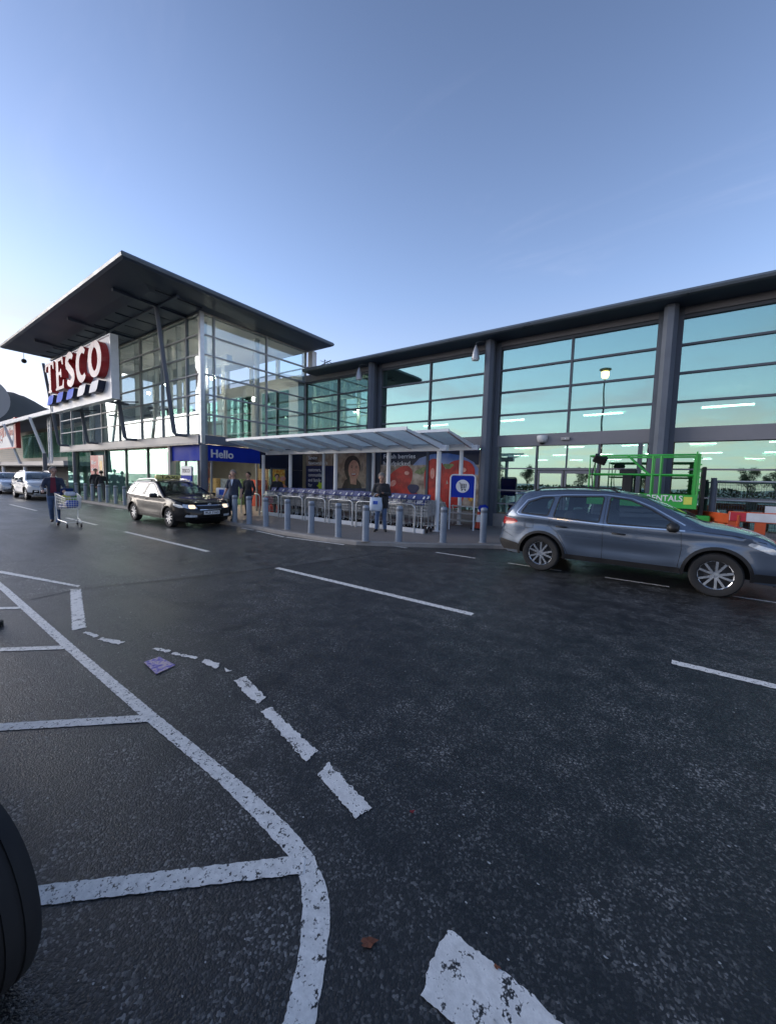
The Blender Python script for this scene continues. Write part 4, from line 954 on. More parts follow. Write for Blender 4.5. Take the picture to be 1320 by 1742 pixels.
# ================================================================== trolley shelter
sh = thing('trolley_shelter', 'white steel trolley shelter with sloping glass roof in front of the posters', 'shelter', (0, 0, 0))
SX = [-14.5 + i * 1.0625 for i in range(9)]
def shelter_wing(yf, zf, yb, zb, xs, posts, yp):
    for k, x in enumerate(xs):
        m = MB(); d = (Vector((x, yb, zb)) - Vector((x, yf, zf)))
        n = Vector((0, -d.z, d.y)).normalized()
        a, b = Vector((x, yf, zf)), Vector((x, yb, zb))
        w = 0.045
        vs = [a + Vector((-w, 0, 0)), a + Vector((w, 0, 0)), b + Vector((w, 0, 0)), b + Vector((-w, 0, 0))]
        dn = -n * 0.17; dt = -n * 0.06
        vs2 = [vs[0] + dt, vs[1] + dt, vs[2] + dn, vs[3] + dn]
        m.add(vs + vs2, [(0, 1, 2, 3), (7, 6, 5, 4), (0, 4, 5, 1), (1, 5, 6, 2), (2, 6, 7, 3), (3, 7, 4, 0)])
        m.build('rafter', 'white_steel', sh)
    for k in range(len(xs) - 1):
        m = MB(); a, b = xs[k] + 0.02, xs[k + 1] - 0.02; t = 0.03
        m.add([(a, yf + 0.02, zf + 0.01), (b, yf + 0.02, zf + 0.01), (b, yb, zb + 0.01), (a, yb, zb + 0.01), (a, yf + 0.02, zf + t), (b, yf + 0.02, zf + t), (b, yb, zb + t), (a, yb, zb + t)],
              [(3, 2, 1, 0), (4, 5, 6, 7), (0, 1, 5, 4), (1, 2, 6, 5), (2, 3, 7, 6), (3, 0, 4, 7)])
        m.build('roof_pane', 'glass_canopy', sh)
    bx('front_rail', (xs[0] - 0.05, xs[-1] + 0.05, yf - 0.03, yf + 0.012, zf - 0.045, zf + 0.045), 'white_steel', sh)
    bx('gutter_beam', (xs[0] - 0.1, xs[-1] + 0.25, yb - 0.10, yb + 0.08, zb - 0.22, zb - 0.04), 'white_steel', sh)
    for x in posts:
        m = MB(); m.lathe([(0.075, 0.1), (0.075, zb - 0.22)], 16, (x, yp, 0)); m.lathe([(0.13, 0.1), (0.13, 0.118)], 16, (x, yp, 0)); m.build('post', 'white_steel', sh, smooth=40)
shelter_wing(9.0, 3.10, 11.0, 2.86, SX, [-14.9, -13.08, -10.48, -7.99, -6.04], 11.0)
shelter_wing(11.45, 3.34, 13.35, 3.06, SX, [-13.5, -10.5, -6.4], 13.35)

# ================================================================== hoop barriers
def hoop(x0, y0, x1, y1, label):
    c = ((x0 + x1) / 2, (y0 + y1) / 2); t = thing('hoop_barrier', label, 'barrier', (c[0], c[1], 0.1), group='hoop barriers round the trolleys')
    a, b = Vector((x0 - c[0], y0 - c[1], 0)), Vector((x1 - c[0], y1 - c[1], 0)); d = (b - a).normalized(); h, rr = 0.86, 0.14
    P = [a, a + Vector((0, 0, h - rr))]
    for k in range(1, 6): an = R(90 * k / 6); P.append(a + d * (rr - rr * math.cos(an)) + Vector((0, 0, h - rr + rr * math.sin(an))))
    P.append(a + d * rr + Vector((0, 0, h))); P.append(b - d * rr + Vector((0, 0, h)))
    for k in range(1, 6): an = R(90 * k / 6); P.append(b - d * (rr - rr * math.sin(an)) + Vector((0, 0, h - rr + rr * math.cos(an))))
    P += [b + Vector((0, 0, h - rr)), b]
    m = MB(); m.tube(P, 0.025, 8); m.build('hoop', 'galvanised', t, smooth=50)
    m = MB()
    for q in (a, b): m.lathe([(0.06, 0), (0.06, 0.012)], 10, (q.x, q.y, 0))
    m.build('base_plate', 'galvanised', t)
hs = [(-15.0, 9.95, -13.76, 9.98, 'hoop barrier farthest left beside the entrance'), (-13.55, 9.98, -12.58, 10.0, 'second hoop barrier from the entrance, by the red display'), (-12.42, 10.0, -11.2, 10.0, 'third hoop barrier from the entrance, at the first trolley lanes'),
      (-11.05, 10.0, -10.03, 10.02, 'fourth hoop barrier from the entrance, under the middle of the shelter'), (-9.83, 10.02, -8.72, 10.0, 'fifth hoop barrier from the entrance, left of the man with the carrier bag'),
      (-8.55, 10.0, -7.62, 10.05, 'hoop barrier directly behind the man with the carrier bag'), (-7.42, 10.12, -6.32, 10.12, 'hoop barrier just right of the man with the carrier bag'), (-6.22, 10.35, -6.05, 11.6, 'hoop barrier turned along the right end of the trolley lanes')]
for a in hs: hoop(*a)

# ================================================================== bollards along the kerb
def bollard():
    t = thing('bollard', 'x', 'bollard', group='grey bollards along the kerb')
    m = MB(); m.lathe([(0.088, 0), (0.088, 0.82), (0.083, 0.825), (0.083, 0.85), (0.088, 0.855), (0.088, 0.95), (0.080, 0.985), (0.05, 1.0), (0, 1.003)], 20); m.build('shaft', 'bollard_grey', t, smooth=35)
    m = MB(); m.lathe([(0.0895, 0.855), (0.0895, 0.93)], 20); m.build('band', 'steel_grey', t, smooth=35)
    m = MB(); m.lathe([(0.13, 0), (0.13, 0.008), (0.09, 0.012)], 20); m.build('foot', 'concrete', t)
    return t
b0 = bollard()
bl = [(-28.4, 7.95), (-27.0, 7.97), (-25.85, 7.95), (-24.87, 7.98), (-23.95, 8.02), (-22.9, 8.03), (-21.85, 8.05), (-20.9, 8.05)]
br = [(-12.15, 7.80), (-11.38, 7.85), (-10.47, 7.83), (-9.42, 7.82), (-8.36, 7.80), (-7.29, 7.80), (-6.33, 7.79), (-5.69, 8.36), (-4.77, 9.06), (-4.0, 9.84)]
first = True
for i, (x, y) in enumerate(bl + br):
    o = b0 if first else copy_tree(b0); first = False
    o.location = (x, y, 0.1); o.rotation_euler = (0.012 * math.sin(i * 3.7), 0.014 * math.cos(i * 5.3), i * 0.7); o.scale = (1, 1, 0.93)
    if i < 8: o['label'] = 'grey bollard in the far row left of the black taxi, %s from the left' % ordn(i)
    elif i == 17: o['label'] = 'grey bollard by the taxi bay nearest the grey car, rightmost of all'
    else: o['label'] = 'grey bollard on the kerb between taxi and grey car, %s from the left' % ordn(i - 8)

# ================================================================== supermarket trolleys
simple('trolley_wire', (0.66, 0.68, 0.70), 0.35, 0.55)
simple('trolley_blue', (0.012, 0.03, 0.16), 0.4, 0, 0.1)
simple('trolley_pale', (0.55, 0.58, 0.62), 0.45)
simple('rubber', (0.018, 0.018, 0.019), 0.8, 0, 0.15, 8)
def trolley(name='shopping_trolley', seat='trolley_blue'):
    t = thing(name, 'x', 'trolley', group='trolleys parked under the shelter')
    # local: handle at -Y end, nose at +Y; length 0.95
    m = MB(); r = 0.0045
    def lerp(a, b, t_): return a + (b - a) * t_
    def corner(u, v, w):  # u across -1..1, v along 0..1, w up 0..1
        y = lerp(-0.40, 0.52, v) + (0.06 * v - 0.03) * w; half = lerp(0.27, 0.19, v) * lerp(0.86, 1.0, w)
        return (u * half, y, lerp(lerp(0.50, 0.58, v), lerp(1.00, 0.90, v), w))
    for u in (-1, 1):
        for k in range(11): m.bar(corner(u, k / 10, 0), corner(u, k / 10, 1), 2 * r)
        for k in range(6): m.bar(corner(u, 0, k / 5), corner(u, 1, k / 5), 2 * r * (2.2 if k == 5 else 1))
    for k in range(7):
        u = -1 + k / 3
        m.bar(corner(u, 1, 0), corner(u, 1, 1), 2 * r); m.bar(corner(u, 0, 0), corner(u, 0, 1), 2 * r); m.bar(corner(u, 0, 0), corner(u, 1, 0), 2 * r)
    for k in range(6):
        m.bar(corner(-1, 1, k / 5), corner(1, 1, k / 5), 2 * r * (2.2 if k == 5 else 1)); m.bar(corner(-1, 0, k / 5), corner(1, 0, k / 5), 2 * r)
    for k in range(1, 8): m.bar(corner(-1, k / 8, 0), corner(1, k / 8, 0), 2 * r)
    m.build('basket', 'trolley_wire', t)
    m = MB()
    for s in (-1, 1):
        m.tube([(s * 0.27, -0.50, 1.02), (s * 0.27, -0.42, 0.98), (s * 0.26, -0.34, 0.35), (s * 0.25, -0.30, 0.20), (s * 0.24, 0.0, 0.19), (s * 0.17, 0.50, 0.17)], 0.013, 6)
        m.tube([(s * 0.255, -0.31, 0.28), (s * 0.24, -0.36, 0.13)], 0.012, 6); m.tube([(s * 0.17, 0.48, 0.17), (s * 0.17, 0.50, 0.13)], 0.012, 6)
    m.bar((-0.24, 0.0, 0.19), (0.24, 0.0, 0.19), 0.018); m.bar((-0.18, 0.48, 0.17), (0.18, 0.48, 0.17), 0.018)
    m.build('chassis', 'galvanised', t, smooth=50)
    m = MB(); m.tube([(-0.28, -0.50, 1.02), (0.28, -0.50, 1.02)], 0.019, 8); m.build('handle', 'trolley_blue', t, smooth=50)
    m = MB()
    m.add([(-0.17, -0.43, 0.86), (0.17, -0.43, 0.86), (0.15, -0.30, 1.16), (-0.15, -0.30, 1.16), (-0.17, -0.41, 0.85), (0.17, -0.41, 0.85), (0.15, -0.28, 1.15), (-0.15, -0.28, 1.15)],
          [(0, 1, 2, 3), (7, 6, 5, 4), (0, 4, 5, 1), (1, 5, 6, 2), (2, 6, 7, 3), (3, 7, 4, 0)])
    cs = m.build('child_seat', seat, t)
    m = MB(); L_ = [(-0.13, 0.06), (-0.06, 0.02), (0.03, 0.05), (0.10, 0.14), (0.13, 0.25), (0.075, 0.25), (0.04, 0.16), (-0.02, 0.11), (-0.10, 0.12)]
    m.prism(L_, lambda a, b: (a, -0.434 + 0.433 * b, 0.86 + b), lambda a, b: (a, -0.440 + 0.433 * b, 0.862 + b)); m.build('seat_pad', 'trolley_pale', cs)
    for sx, sy in ((0.24, -0.37), (-0.24, -0.37), (0.17, 0.50), (-0.17, 0.50)):
        m = MB(); m.lathe([(0.0, -0.016), (0.055, -0.016), (0.062, -0.008), (0.062, 0.008), (0.055, 0.016), (0.0, 0.016)], 14, (sx, sy, 0.063), axis='X'); w_ = m.build('wheel', 'rubber', t, smooth=40)
    return t
t0 = trolley(); first = True
lanes = [-13.25 + 0.56 * k for k in range(9)]
for k, x in enumerate(lanes):
    for j in range(4):
        o = t0 if first else copy_tree(t0); first = False
        o.location = (x + 0.02 * math.sin(k * 3 + j), 10.62 + j * 0.30 + 0.04 * math.sin(k * 5.1), 0.1); o.rotation_euler = (0, 0, 0.03 * math.sin(k * 7.3 + j * 2.1))
        pos = ['outermost', 'second', 'third', 'innermost'][j]
        o['label'] = 'shopping trolley with blue child seat, %s in the %s nested lane from the left' % (pos, ordn(k))
for k in range(5):
    x = -7.95 + 0.42 * k
    for j in range(2):
        o = copy_tree(t0); o.location = (x, 10.7 + j * 0.32 + 0.12 * (k % 2), 0.1); o.rotation_euler = (0, 0, 0.10 * math.sin(k * 2.2 + j))
        o['label'] = 'trolley in the jumble right of the bag man, %s of the %s lane' % (['front', 'back'][j], ordn(k))
m = MB()
for k, (x0, x1) in enumerate(((-13.6, -8.4), (-8.3, -6.0))):
    m = MB(); m.box(x0, x1, 10.12, 10.20, 0.1, 0.24, b=0.01); tg = m.build('wheel_stop', 'white_plastic')
    tag(tg, ['long white wheel stop along the foot of the nested trolley lanes', 'short white wheel stop along the foot of the right hand trolleys'][k], 'rail', 'wheel stops under the shelter')

# ================================================================== trolley sign, cone, steps
t = thing('trolley_sign', 'blue square sign with white trolley disc on two white legs right of the shelter', 'sign', (-5.62, 11.9, 0.1), R(18))
m = MB()
P = [(-0.40, 0, 0), (-0.40, 0, 1.72)] + [(-0.40 + 0.1 * (1 - math.cos(R(a))), 0, 1.72 + 0.1 * math.sin(R(a))) for a in (30, 60, 90)] + [(0.30 + 0.1 * math.sin(R(a)), 0, 1.72 + 0.1 * math.cos(R(a))) for a in (0, 30, 60, 90)] + [(0.40, 0, 0)]
m.tube(P, 0.026, 8); m.build('frame', 'white_steel', t, smooth=50)
m = MB(); m.box(-0.375, 0.375, -0.012, 0.012, 1.08, 1.79, b=0.004); m.build('panel', 'blue_panel', t)
m = MB(); m.lathe([(0.0, -0.019), (0.215, -0.019), (0.215, -0.013)], 32, (0, 0, 1.45), axis='Y'); m.build('disc', 'white_plastic', t)
m = MB(); y = -0.024
for a, b in (((-0.12, 1.56), (-0.08, 1.56)), ((-0.08, 1.56), (-0.05, 1.40)), ((-0.05, 1.40), (0.10, 1.40)), ((-0.07, 1.52), (0.12, 1.52)), ((0.12, 1.52), (0.10, 1.40)), ((-0.02, 1.52), (-0.005, 1.40)), ((0.05, 1.52), (0.05, 1.40)), ((-0.06, 1.46), (0.11, 1.46)), ((-0.05, 1.40), (-0.03, 1.355)), ((-0.03, 1.355), (0.10, 1.355))):
    m.bar((a[0], y, a[1]), (b[0], y, b[1]), 0.016, 0.006, up=(0, 1, 0))
for x in (-0.02, 0.09): m.lathe([(0.0, -0.027), (0.022, -0.027), (0.022, -0.021)], 10, (x, 0, 1.325), axis='Y')
m.build('trolley_symbol', 'black_plastic', t)
simple('cone_orange', (0.50, 0.05, 0.02), 0.5); simple('cone_white', (0.7, 0.7, 0.7), 0.5)
t = thing('traffic_cone', 'white and red traffic cone on the pavement beside the blue trolley sign', 'cone', (-5.30, 12.6, 0.1))
m = MB(); m.box(-0.20, 0.20, -0.20, 0.20, 0, 0.04, b=0.012); m.build('base', 'black_plastic', t)
for a, b, mt in ((0.04, 0.25, 'cone_orange'), (0.25, 0.50, 'cone_white'), (0.50, 0.60, 'cone_orange'), (0.60, 0.75, 'cone_white')):
    m = MB(); m.lathe([(0.145 - 0.155 * a, a), (0.145 - 0.155 * b, b)], 18); m.build('band', mt, t, smooth=40)
t = thing('metal_steps', 'low metal steps standing behind the blue trolley sign', 'steps', (-6.1, 13.0, 0.1))
for k in range(3):
    m = MB(); m.box(-0.55, 0.55, -0.28 + k * 0.22, -0.04 + k * 0.22, 0.24 * (k + 1) - 0.04, 0.24 * (k + 1), b=0.006); m.build('tread', 'galvanised', t)
m = MB()
for s in (-1, 1):
    m.tube([(s * 0.57, -0.30, 0), (s * 0.57, 0.38, 0.72), (s * 0.57, 0.38, 0)], 0.02, 6)
m.build('side_rail', 'galvanised', t, smooth=50)
t = thing('waste_bag', 'blue plastic bag tied over the top of a litter post by the right column', 'bag', (-5.16, 12.6, 0.1))
m = MB(); m.lathe([(0.03, 0), (0.03, 0.72)], 10); m.build('post', 'galvanised', t)
m = MB(); m.lathe([(0.04, 0.60), (0.13, 0.63), (0.16, 0.72), (0.14, 0.80), (0.08, 0.83)], 16)
m.v = [(x * (1 + 0.12 * math.sin(17 * x + 23 * z)), y_ * (1 + 0.12 * math.cos(19 * y_ + 13 * z)), z + 0.02 * math.sin(40 * x)) for x, y_, z in m.v]; m.build('bag', 'blue_panel', t, smooth=True)

# ================================================================== red display by the entrance
t = thing('flower_display', 'red and orange flower stand between entrance and trolley lanes', 'display', (-14.6, 11.5, 0.1))
simple('flower_red', (0.45, 0.03, 0.02), 0.6, 0, 0.4, 30); simple('flower_orange', (0.60, 0.16, 0.03), 0.6, 0, 0.4, 30)
for k in range(3):
    m = MB(); m.box(-0.7, 0.7, -0.30 + 0.22 * k, -0.10 + 0.22 * k, 0.0, 0.30 + 0.28 * k, b=0.01); m.build('shelf', 'red_paint', t)
rf = random.Random(8)
for k in range(14):
    m = MB(); x, r_ = -0.62 + (k % 5) * 0.31, k // 5; y, z = -0.2 + 0.22 * r_, 0.30 + 0.28 * r_
    m.lathe([(0.05, z), (0.07, z + 0.10)], 8, (x, y, 0), mi=1)
    for q in range(16):
        a, b, c = rf.uniform(-0.13, 0.13), rf.uniform(-0.09, 0.09), rf.uniform(0.12, 0.30); s = rf.uniform(0.02, 0.045)
        m.lathe([(0, -s), (s, 0), (0, s)], 5, (x + a, y + b, z + c))
    m.build('flower_pot', [['flower_red', 'flower_orange', 'print_leaf'][k % 3], 'black_plastic'], t)
m = MB(); m.box(-0.5, 0.9, -0.36, -0.33, 0.66, 0.92); m.build('price_board', 'white_plastic', t)

# ================================================================== green scissor lift
simple('lift_green', (0.04, 0.40, 0.06), 0.4, 0, 0.14, 3, coat=0.2)
simple('lift_label', (0.62, 0.66, 0.10), 0.5)
t = thing('scissor_lift', 'bright green scissor lift parked before the shop windows behind the grey car', 'lift', (-0.72, 12.2, 0.1))
W2, L2 = 0.42, 1.15
m = MB(); m.box(-L2, L2, -W2, W2, 0.22, 0.62, b=0.03); m.build('base', 'black_plastic', t)
for sx in (-0.8, 0.8):
    for sy in (-1, 1):
        m = MB(); m.lathe([(0.0, -0.06), (0.16, -0.06), (0.19, -0.04), (0.19, 0.04), (0.16, 0.06), (0.0, 0.06)], 20, (sx, sy * (W2 + 0.02), 0.19), axis='Y'); m.build('wheel', 'rubber', t, smooth=40)
for k in range(3):
    z = 0.68 + k * 0.13
    for s in (-1, 1):
        m = MB(); m.bar((-1.0, s * 0.3, z), (1.0, s * 0.3, z + 0.10), 0.05, 0.08); m.bar((-1.0, s * 0.24, z + 0.10), (1.0, s * 0.24, z), 0.05, 0.08); m.build('scissor_arm', 'frame_grey', t)
m = MB(); m.box(-L2 - 0.02, L2 + 0.02, -W2 - 0.03, W2 + 0.03, 1.10, 1.16); m.box(-L2 - 0.02, L2 + 0.02, -W2 - 0.05, -W2 - 0.03, 1.10, 1.42); m.box(-L2 - 0.02, L2 + 0.02, W2 + 0.03, W2 + 0.05, 1.10, 1.42); m.build('platform', 'lift_green', t)
for s in (-1, 1):
    y = s * (W2 + 0.01)
    m = MB(); m.tube([(-L2, y, 1.42), (-L2, y, 2.38), (L2, y, 2.38), (L2, y, 1.42)], 0.026, 8); m.tube([(-L2, y, 1.90), (L2, y, 1.90)], 0.022, 8)
    m.tube([(-0.30, y, 2.38), (0.06, y, 2.02), (0.20, y, 1.90)], 0.022, 8)
    for x in (0.25, 0.42): m.tube([(x, y, 1.42), (x, y, 2.38)], 0.022, 8)
    m.build('guard_rail', 'lift_green', t, smooth=50)
m = MB()
for x in (-L2, L2):
    for z in (1.9, 2.38): m.tube([(x, -W2, z), (x, W2, z)], 0.024, 8)
m.build('end_rail', 'lift_green', t, smooth=50)
for sy in (-W2, W2):
    m = MB(); m.bar((L2 - 0.02, sy, 1.2), (L2 - 0.02, sy, 2.40), 0.10, 0.06); m.build('gate_post', 'lift_green', t)
m = MB(); m.box(L2 - 0.06, L2 - 0.03, -W2 - 0.045, -W2 - 0.03, 1.45, 2.45)
for k in range(6): m.bar((L2 - 0.1, -W2 - 0.02, 1.5 + k * 0.15), (L2 + 0.06, -W2 - 0.02, 1.55 + k * 0.15), 0.03)
m.build('gate', 'lift_green', t)
m = MB(); m.box(L2 + 0.08, L2 + 0.16, -0.3, 0.3, 0.65, 2.1, b=0.01); m.build('ladder_panel', 'black_plastic', t)
m = MB(); m.box(L2 + 0.0, L2 + 0.3, -W2, -W2 + 0.3, 0.62, 0.95, b=0.02); m.build('side_box', 'lift_green', t)
m = MB(); m.box(-0.16, 0.16, -0.07, 0.07, -0.10, 0.12, b=0.02); o = m.build('control_box', 'black_plastic', t, loc=(-L2 + 0.22, -W2 + 0.06, 2.28)); o.rotation_euler = (R(25), R(20), R(15))
m = MB(); m.tube([(-L2 + 0.12, -W2, 2.2), (-L2 + 0.06, -W2 - 0.03, 1.9), (-L2 + 0.10, -W2, 1.5)], 0.014, 6); m.build('cable', 'black_plastic', t, smooth=True)
m = MB(); m.box(-0.42, -0.18, 0.0, 0.2, 1.16, 1.95, b=0.03); m.box(-0.50, -0.10, -0.02, 0.22, 1.90, 2.05, b=0.03); m.build('tool_case', 'black_plastic', t)
text('lettering', 'RENTALS', 0.20, 'white_plastic', frame_mx((0.17, -W2 - 0.053, 1.265), (1, 0, 0), (0, 0, 1)), t, 0.004, True, fit=0.72)
m = MB(); m.box(0.92, 1.08, -W2 - 0.055, -W2 - 0.05, 1.20, 1.38); m.build('warning_label', 'lift_label', t)

# ================================================================== orange work barriers and mesh fence panel
simple('barrier_orange', (0.56, 0.09, 0.025), 0.45, 0, 0.12, 4)
simple('barrier_white', (0.66, 0.66, 0.68), 0.45); simple('barrier_red', (0.55, 0.03, 0.05), 0.4)
def barrier(label, loc_, rz, strip=True, h=1.0):
    t = thing('work_barrier', label, 'barrier', loc_, rz, 'orange work barriers round the lift')
    w = 0.96
    m = MB(); m.box(-w, w, -0.025, 0.025, h - 0.22, h, b=0.012); m.build('top_board', 'barrier_orange', t)
    m = MB(); m.box(-w, w, -0.025, 0.025, 0.10, 0.22, b=0.012); m.build('bottom_board', 'barrier_orange', t)
    for k in range(5):
        x = -w + 0.09 + k * (2 * w - 0.18) / 4; m = MB(); m.box(x - 0.085, x + 0.085, -0.022, 0.022, 0.22, h - 0.22); m.build('upright', 'barrier_orange', t)
    if strip:
        m = MB(); m.box(-w + 0.02, w - 0.02, -0.03, -0.026, h - 0.20, h - 0.02); m.build('reflective_strip', 'barrier_white', t)
        for k in (-0.80, 0.30):
            m = MB(); m.box(k - 0.13, k + 0.13, -0.034, -0.031, h - 0.20, h - 0.02); m.build('red_strip', 'barrier_red', t)
    for s in (-1, 1):
        m = MB(); m.box(s * 0.75 - 0.05, s * 0.75 + 0.05, -0.3, 0.3, 0, 0.08, b=0.015); m.box(s * 0.75 - 0.035, s * 0.75 + 0.035, -0.04, 0.04, 0.08, 0.14); m.build('foot', 'rubber', t)
barrier('orange barrier with red and white strip just beyond the grey car bonnet', (1.95, 11.25, 0.1), 0.0, True, 1.12)
barrier('plain orange barrier between the green lift and the striped barrier', (0.72, 12.05, 0.1), R(118), False, 1.05)
barrier('orange striped barrier out beyond the right end of the mesh fence', (4.0, 11.3, 0.1), R(-4), True, 1.12)
t = thing('mesh_fence', 'grey temporary mesh fence panel in front of the glass at right', 'fence', (2.3, 12.6, 0.1))
m = MB()
m.tube([(-1.45, 0, 0.02), (-1.45, 0, 1.78), (1.9, 0, 1.78), (1.9, 0, 0.02)], 0.022, 8); m.tube([(-1.45, 0, 1.32), (1.9, 0, 1.32)], 0.02, 8); m.tube([(-1.45, 0, 0.25), (1.9, 0, 0.25)], 0.018, 8); m.build('frame', 'galvanised', t, smooth=50)
m = MB()
for k in range(66): m.bar((-1.45 + k * 0.05, 0.012, 0.25), (-1.45 + k * 0.05, 0.012, 1.78), 0.005)
for k in range(16): m.bar((-1.45, 0.012, 0.3 + k * 0.1), (1.9, 0.012, 0.3 + k * 0.1), 0.005)
o = m.build('mesh', 'frame_grey', t); o['kind'] = 'stuff'
m = MB(); m.lathe([(0.06, 0.0), (0.06, 1.86)], 12, (-1.52, 0, 0)); m.build('post', 'steel_grey', t, smooth=40)
for x in (-1.45, 1.9):
    m = MB(); m.box(x - 0.12, x + 0.12, -0.3, 0.3, 0, 0.10, b=0.03); m.build('foot', 'rubber', t)
m = MB(); m.box(-0.55, -0.30, -0.012, -0.006, 1.0, 1.22); m.build('notice', 'white_plastic', t)

# ================================================================== round sign seen from behind, at the left edge
t = thing('road_sign', 'back of a round pale sign on a grey post cut by the left edge', 'sign', (-5.86, 0.84, 0.0), R(-96))
m = MB(); m.lathe([(0.038, 0), (0.038, 2.62), (0.0, 2.63)], 14); m.build('post', 'galvanised', t, smooth=40)
m = MB(); m.lathe([(0.0, 0.052), (0.235, 0.052), (0.24, 0.058), (0.24, 0.062), (0.0, 0.062)], 36, (0, 0, 2.42), axis='Y'); m.build('plate', 'panel_light', t, smooth=30)
for z in (2.28, 2.54):
    m = MB(); m.box(-0.15, 0.15, 0.036, 0.052, z - 0.014, z + 0.014); m.lathe([(0.045, z - 0.02), (0.045, z + 0.02)], 12); m.build('bracket', 'frame_grey', t)
m = MB(); m.lathe([(0.10, 0), (0.10, 0.05), (0.04, 0.07)], 14); m.build('foot', 'black_plastic', t, smooth=40)

# ================================================================== car park behind the viewer (mirrored in the glass)
t = thing('car_park_lamp', 'tall lamp post with lit globe mirrored in the shop glass', 'lamp', (-4.8, -6.0, 0))
m = MB(); m.lathe([(0.10, 0), (0.10, 1.1), (0.075, 1.15), (0.055, 9.75)], 14); m.build('pole', 'frame_grey', t, smooth=40)
m = MB(); m.lathe([(0.06, 9.75), (0.16, 9.85), (0.42, 10.02), (0.40, 10.08), (0.0, 10.2)], 20, (0, 0, 0.42)); m.build('hood', 'frame_grey', t, smooth=50)
m = MB(); m.lathe([(0.0, 9.76), (0.20, 9.84), (0.28, 10.05), (0.26, 10.30), (0.0, 10.40)], 18); m.build('globe', 'lamp_glow', t, smooth=True)

def leaf_crown(seed, n, rx, rz, size, clumps):
    rd = random.Random(seed); m = MB(); cs = []
    for k in range(clumps):
        a = rd.uniform(0, 2 * PI); rr = math.sqrt(rd.random()) * rx * 0.8; z = rd.uniform(-rz * 0.75, rz * 0.8)
        cs.append((rr * math.cos(a) * (1 - 0.4 * abs(z) / rz), rr * math.sin(a) * (1 - 0.4 * abs(z) / rz), z, rd.uniform(0.22, 0.42) * rx))
    for i in range(n):
        c = cs[rd.randrange(clumps)]
        v = Vector((rd.gauss(0, 1), rd.gauss(0, 1), rd.gauss(0, 1))).normalized() * c[3] * rd.random() ** 0.4
        p = Vector(c[:3]) + v; a = Vector((rd.gauss(0, 1), rd.gauss(0, 1), rd.gauss(0, 1))).normalized(); b = a.cross(Vector((rd.gauss(0, 1), rd.gauss(0, 1), rd.gauss(0, 1)))).normalized()
        s = size * rd.uniform(0.6, 1.3)
        m.add([p - a * s, p + b * s * 0.5, p + a * s, p - b * s * 0.5], [(0, 1, 2, 3)], 0)
    return m
simple('leaves', (0.045, 0.055, 0.025), 0.7, 0, 0.4, 0.7); simple('bark', (0.06, 0.045, 0.035), 0.9, 0, 0.3, 3, 0.5, 20)
crowns = [leaf_crown(s, 3500, 2.6, 2.8, 0.13, 22) for s in (1, 2)]
cm = [c.build('crown', 'leaves', None, fixn=False) for c in crowns]
tb = MB(); tb.tube([(0, 0, 0), (0.05, 0, 1.5), (-0.05, 0.1, 3.0), (0.1, 0, 5.0)], [0.20, 0.15, 0.12, 0.04], 8)
for a in (0.3, 2.2, 4.1): tb.tube([(0, 0, 2.4), (math.cos(a) * 1.0, math.sin(a) * 1.0, 3.6), (math.cos(a) * 1.6, math.sin(a) * 1.6, 4.6)], [0.08, 0.05, 0.02], 6)
tm = tb.build('trunk', 'bark', None, smooth=True)
sp = [(-24, -52, 0.75), (-15, -58, 0.7), (-4.5, -66, 0.5), (11, -70, 0.8), (14, -66, 0.7), (17, -60, 0.8), (-34, -60, 1.1), (26, -60, 1.1)]
sp.sort()
for i, (x, y, s) in enumerate(sp):
    t = thing('car_park_tree', 'dark leafy car park tree mirrored in the shop glass, %s from the left' % ordn(i), 'tree', (x, y, 0), i * 1.3, 'trees across the car park')
    t.scale = (s, s, s)
    c = cm[i % 2] if i < 2 else cm[i % 2].copy(); k = tm if i == 0 else tm.copy()
    for o in (c, k):
        if o.name not in COL.objects: COL.objects.link(o)
        o.parent = t
    c.location = (0, 0, 4.4)
# ================================================================== cars
def car_paint(name, col, metal=0.5, rough=0.3, dirt=0.45):
    m, ns, ls = mat(name); out = N(ns, 'ShaderNodeOutputMaterial'); p = N(ns, 'ShaderNodeBsdfPrincipled', {'Base Color': c4(col), 'Metallic': metal, 'Coat Weight': 1.0, 'Coat Roughness': 0.03})
    tc = N(ns, 'ShaderNodeTexCoord')
    nz = N(ns, 'ShaderNodeTexNoise', {'Scale': 3.0, 'Detail': 6.0}); ls.new(tc.outputs['Object'], nz.inputs['Vector'])
    sp = N(ns, 'ShaderNodeSeparateXYZ'); ls.new(tc.outputs['Object'], sp.inputs[0])
    # road film: rougher and duller low down
    lo = N(ns, 'ShaderNodeMapRange', {'From Min': 0.2, 'From Max': 0.75, 'To Min': 1.0, 'To Max': 0.0}); ls.new(sp.outputs['Z'], lo.inputs['Value'])
    ad = N(ns, 'ShaderNodeMath', operation='MULTIPLY'); ls.new(lo.outputs[0], ad.inputs[0]); ls.new(nz.outputs['Fac'], ad.inputs[1])
    mr = N(ns, 'ShaderNodeMapRange', {'To Min': rough, 'To Max': 0.75}); ls.new(ad.outputs[0], mr.inputs['Value']); ls.new(mr.outputs[0], p.inputs['Roughness'])
    cm_ = N(ns, 'ShaderNodeMixRGB'); cm_.inputs[1].default_value = c4(col); cm_.inputs[2].default_value = (0.10, 0.095, 0.085, 1)
    k = N(ns, 'ShaderNodeMath', operation='MULTIPLY'); ls.new(ad.outputs[0], k.inputs[0]); k.inputs[1].default_value = dirt; ls.new(k.outputs[0], cm_.inputs[0]); ls.new(cm_.outputs[0], p.inputs['Base Color'])
    ls.new(p.outputs[0], out.inputs[0]); return m
car_paint('paint_grey', (0.10, 0.132, 0.185), 0.6, 0.27, 0.15)
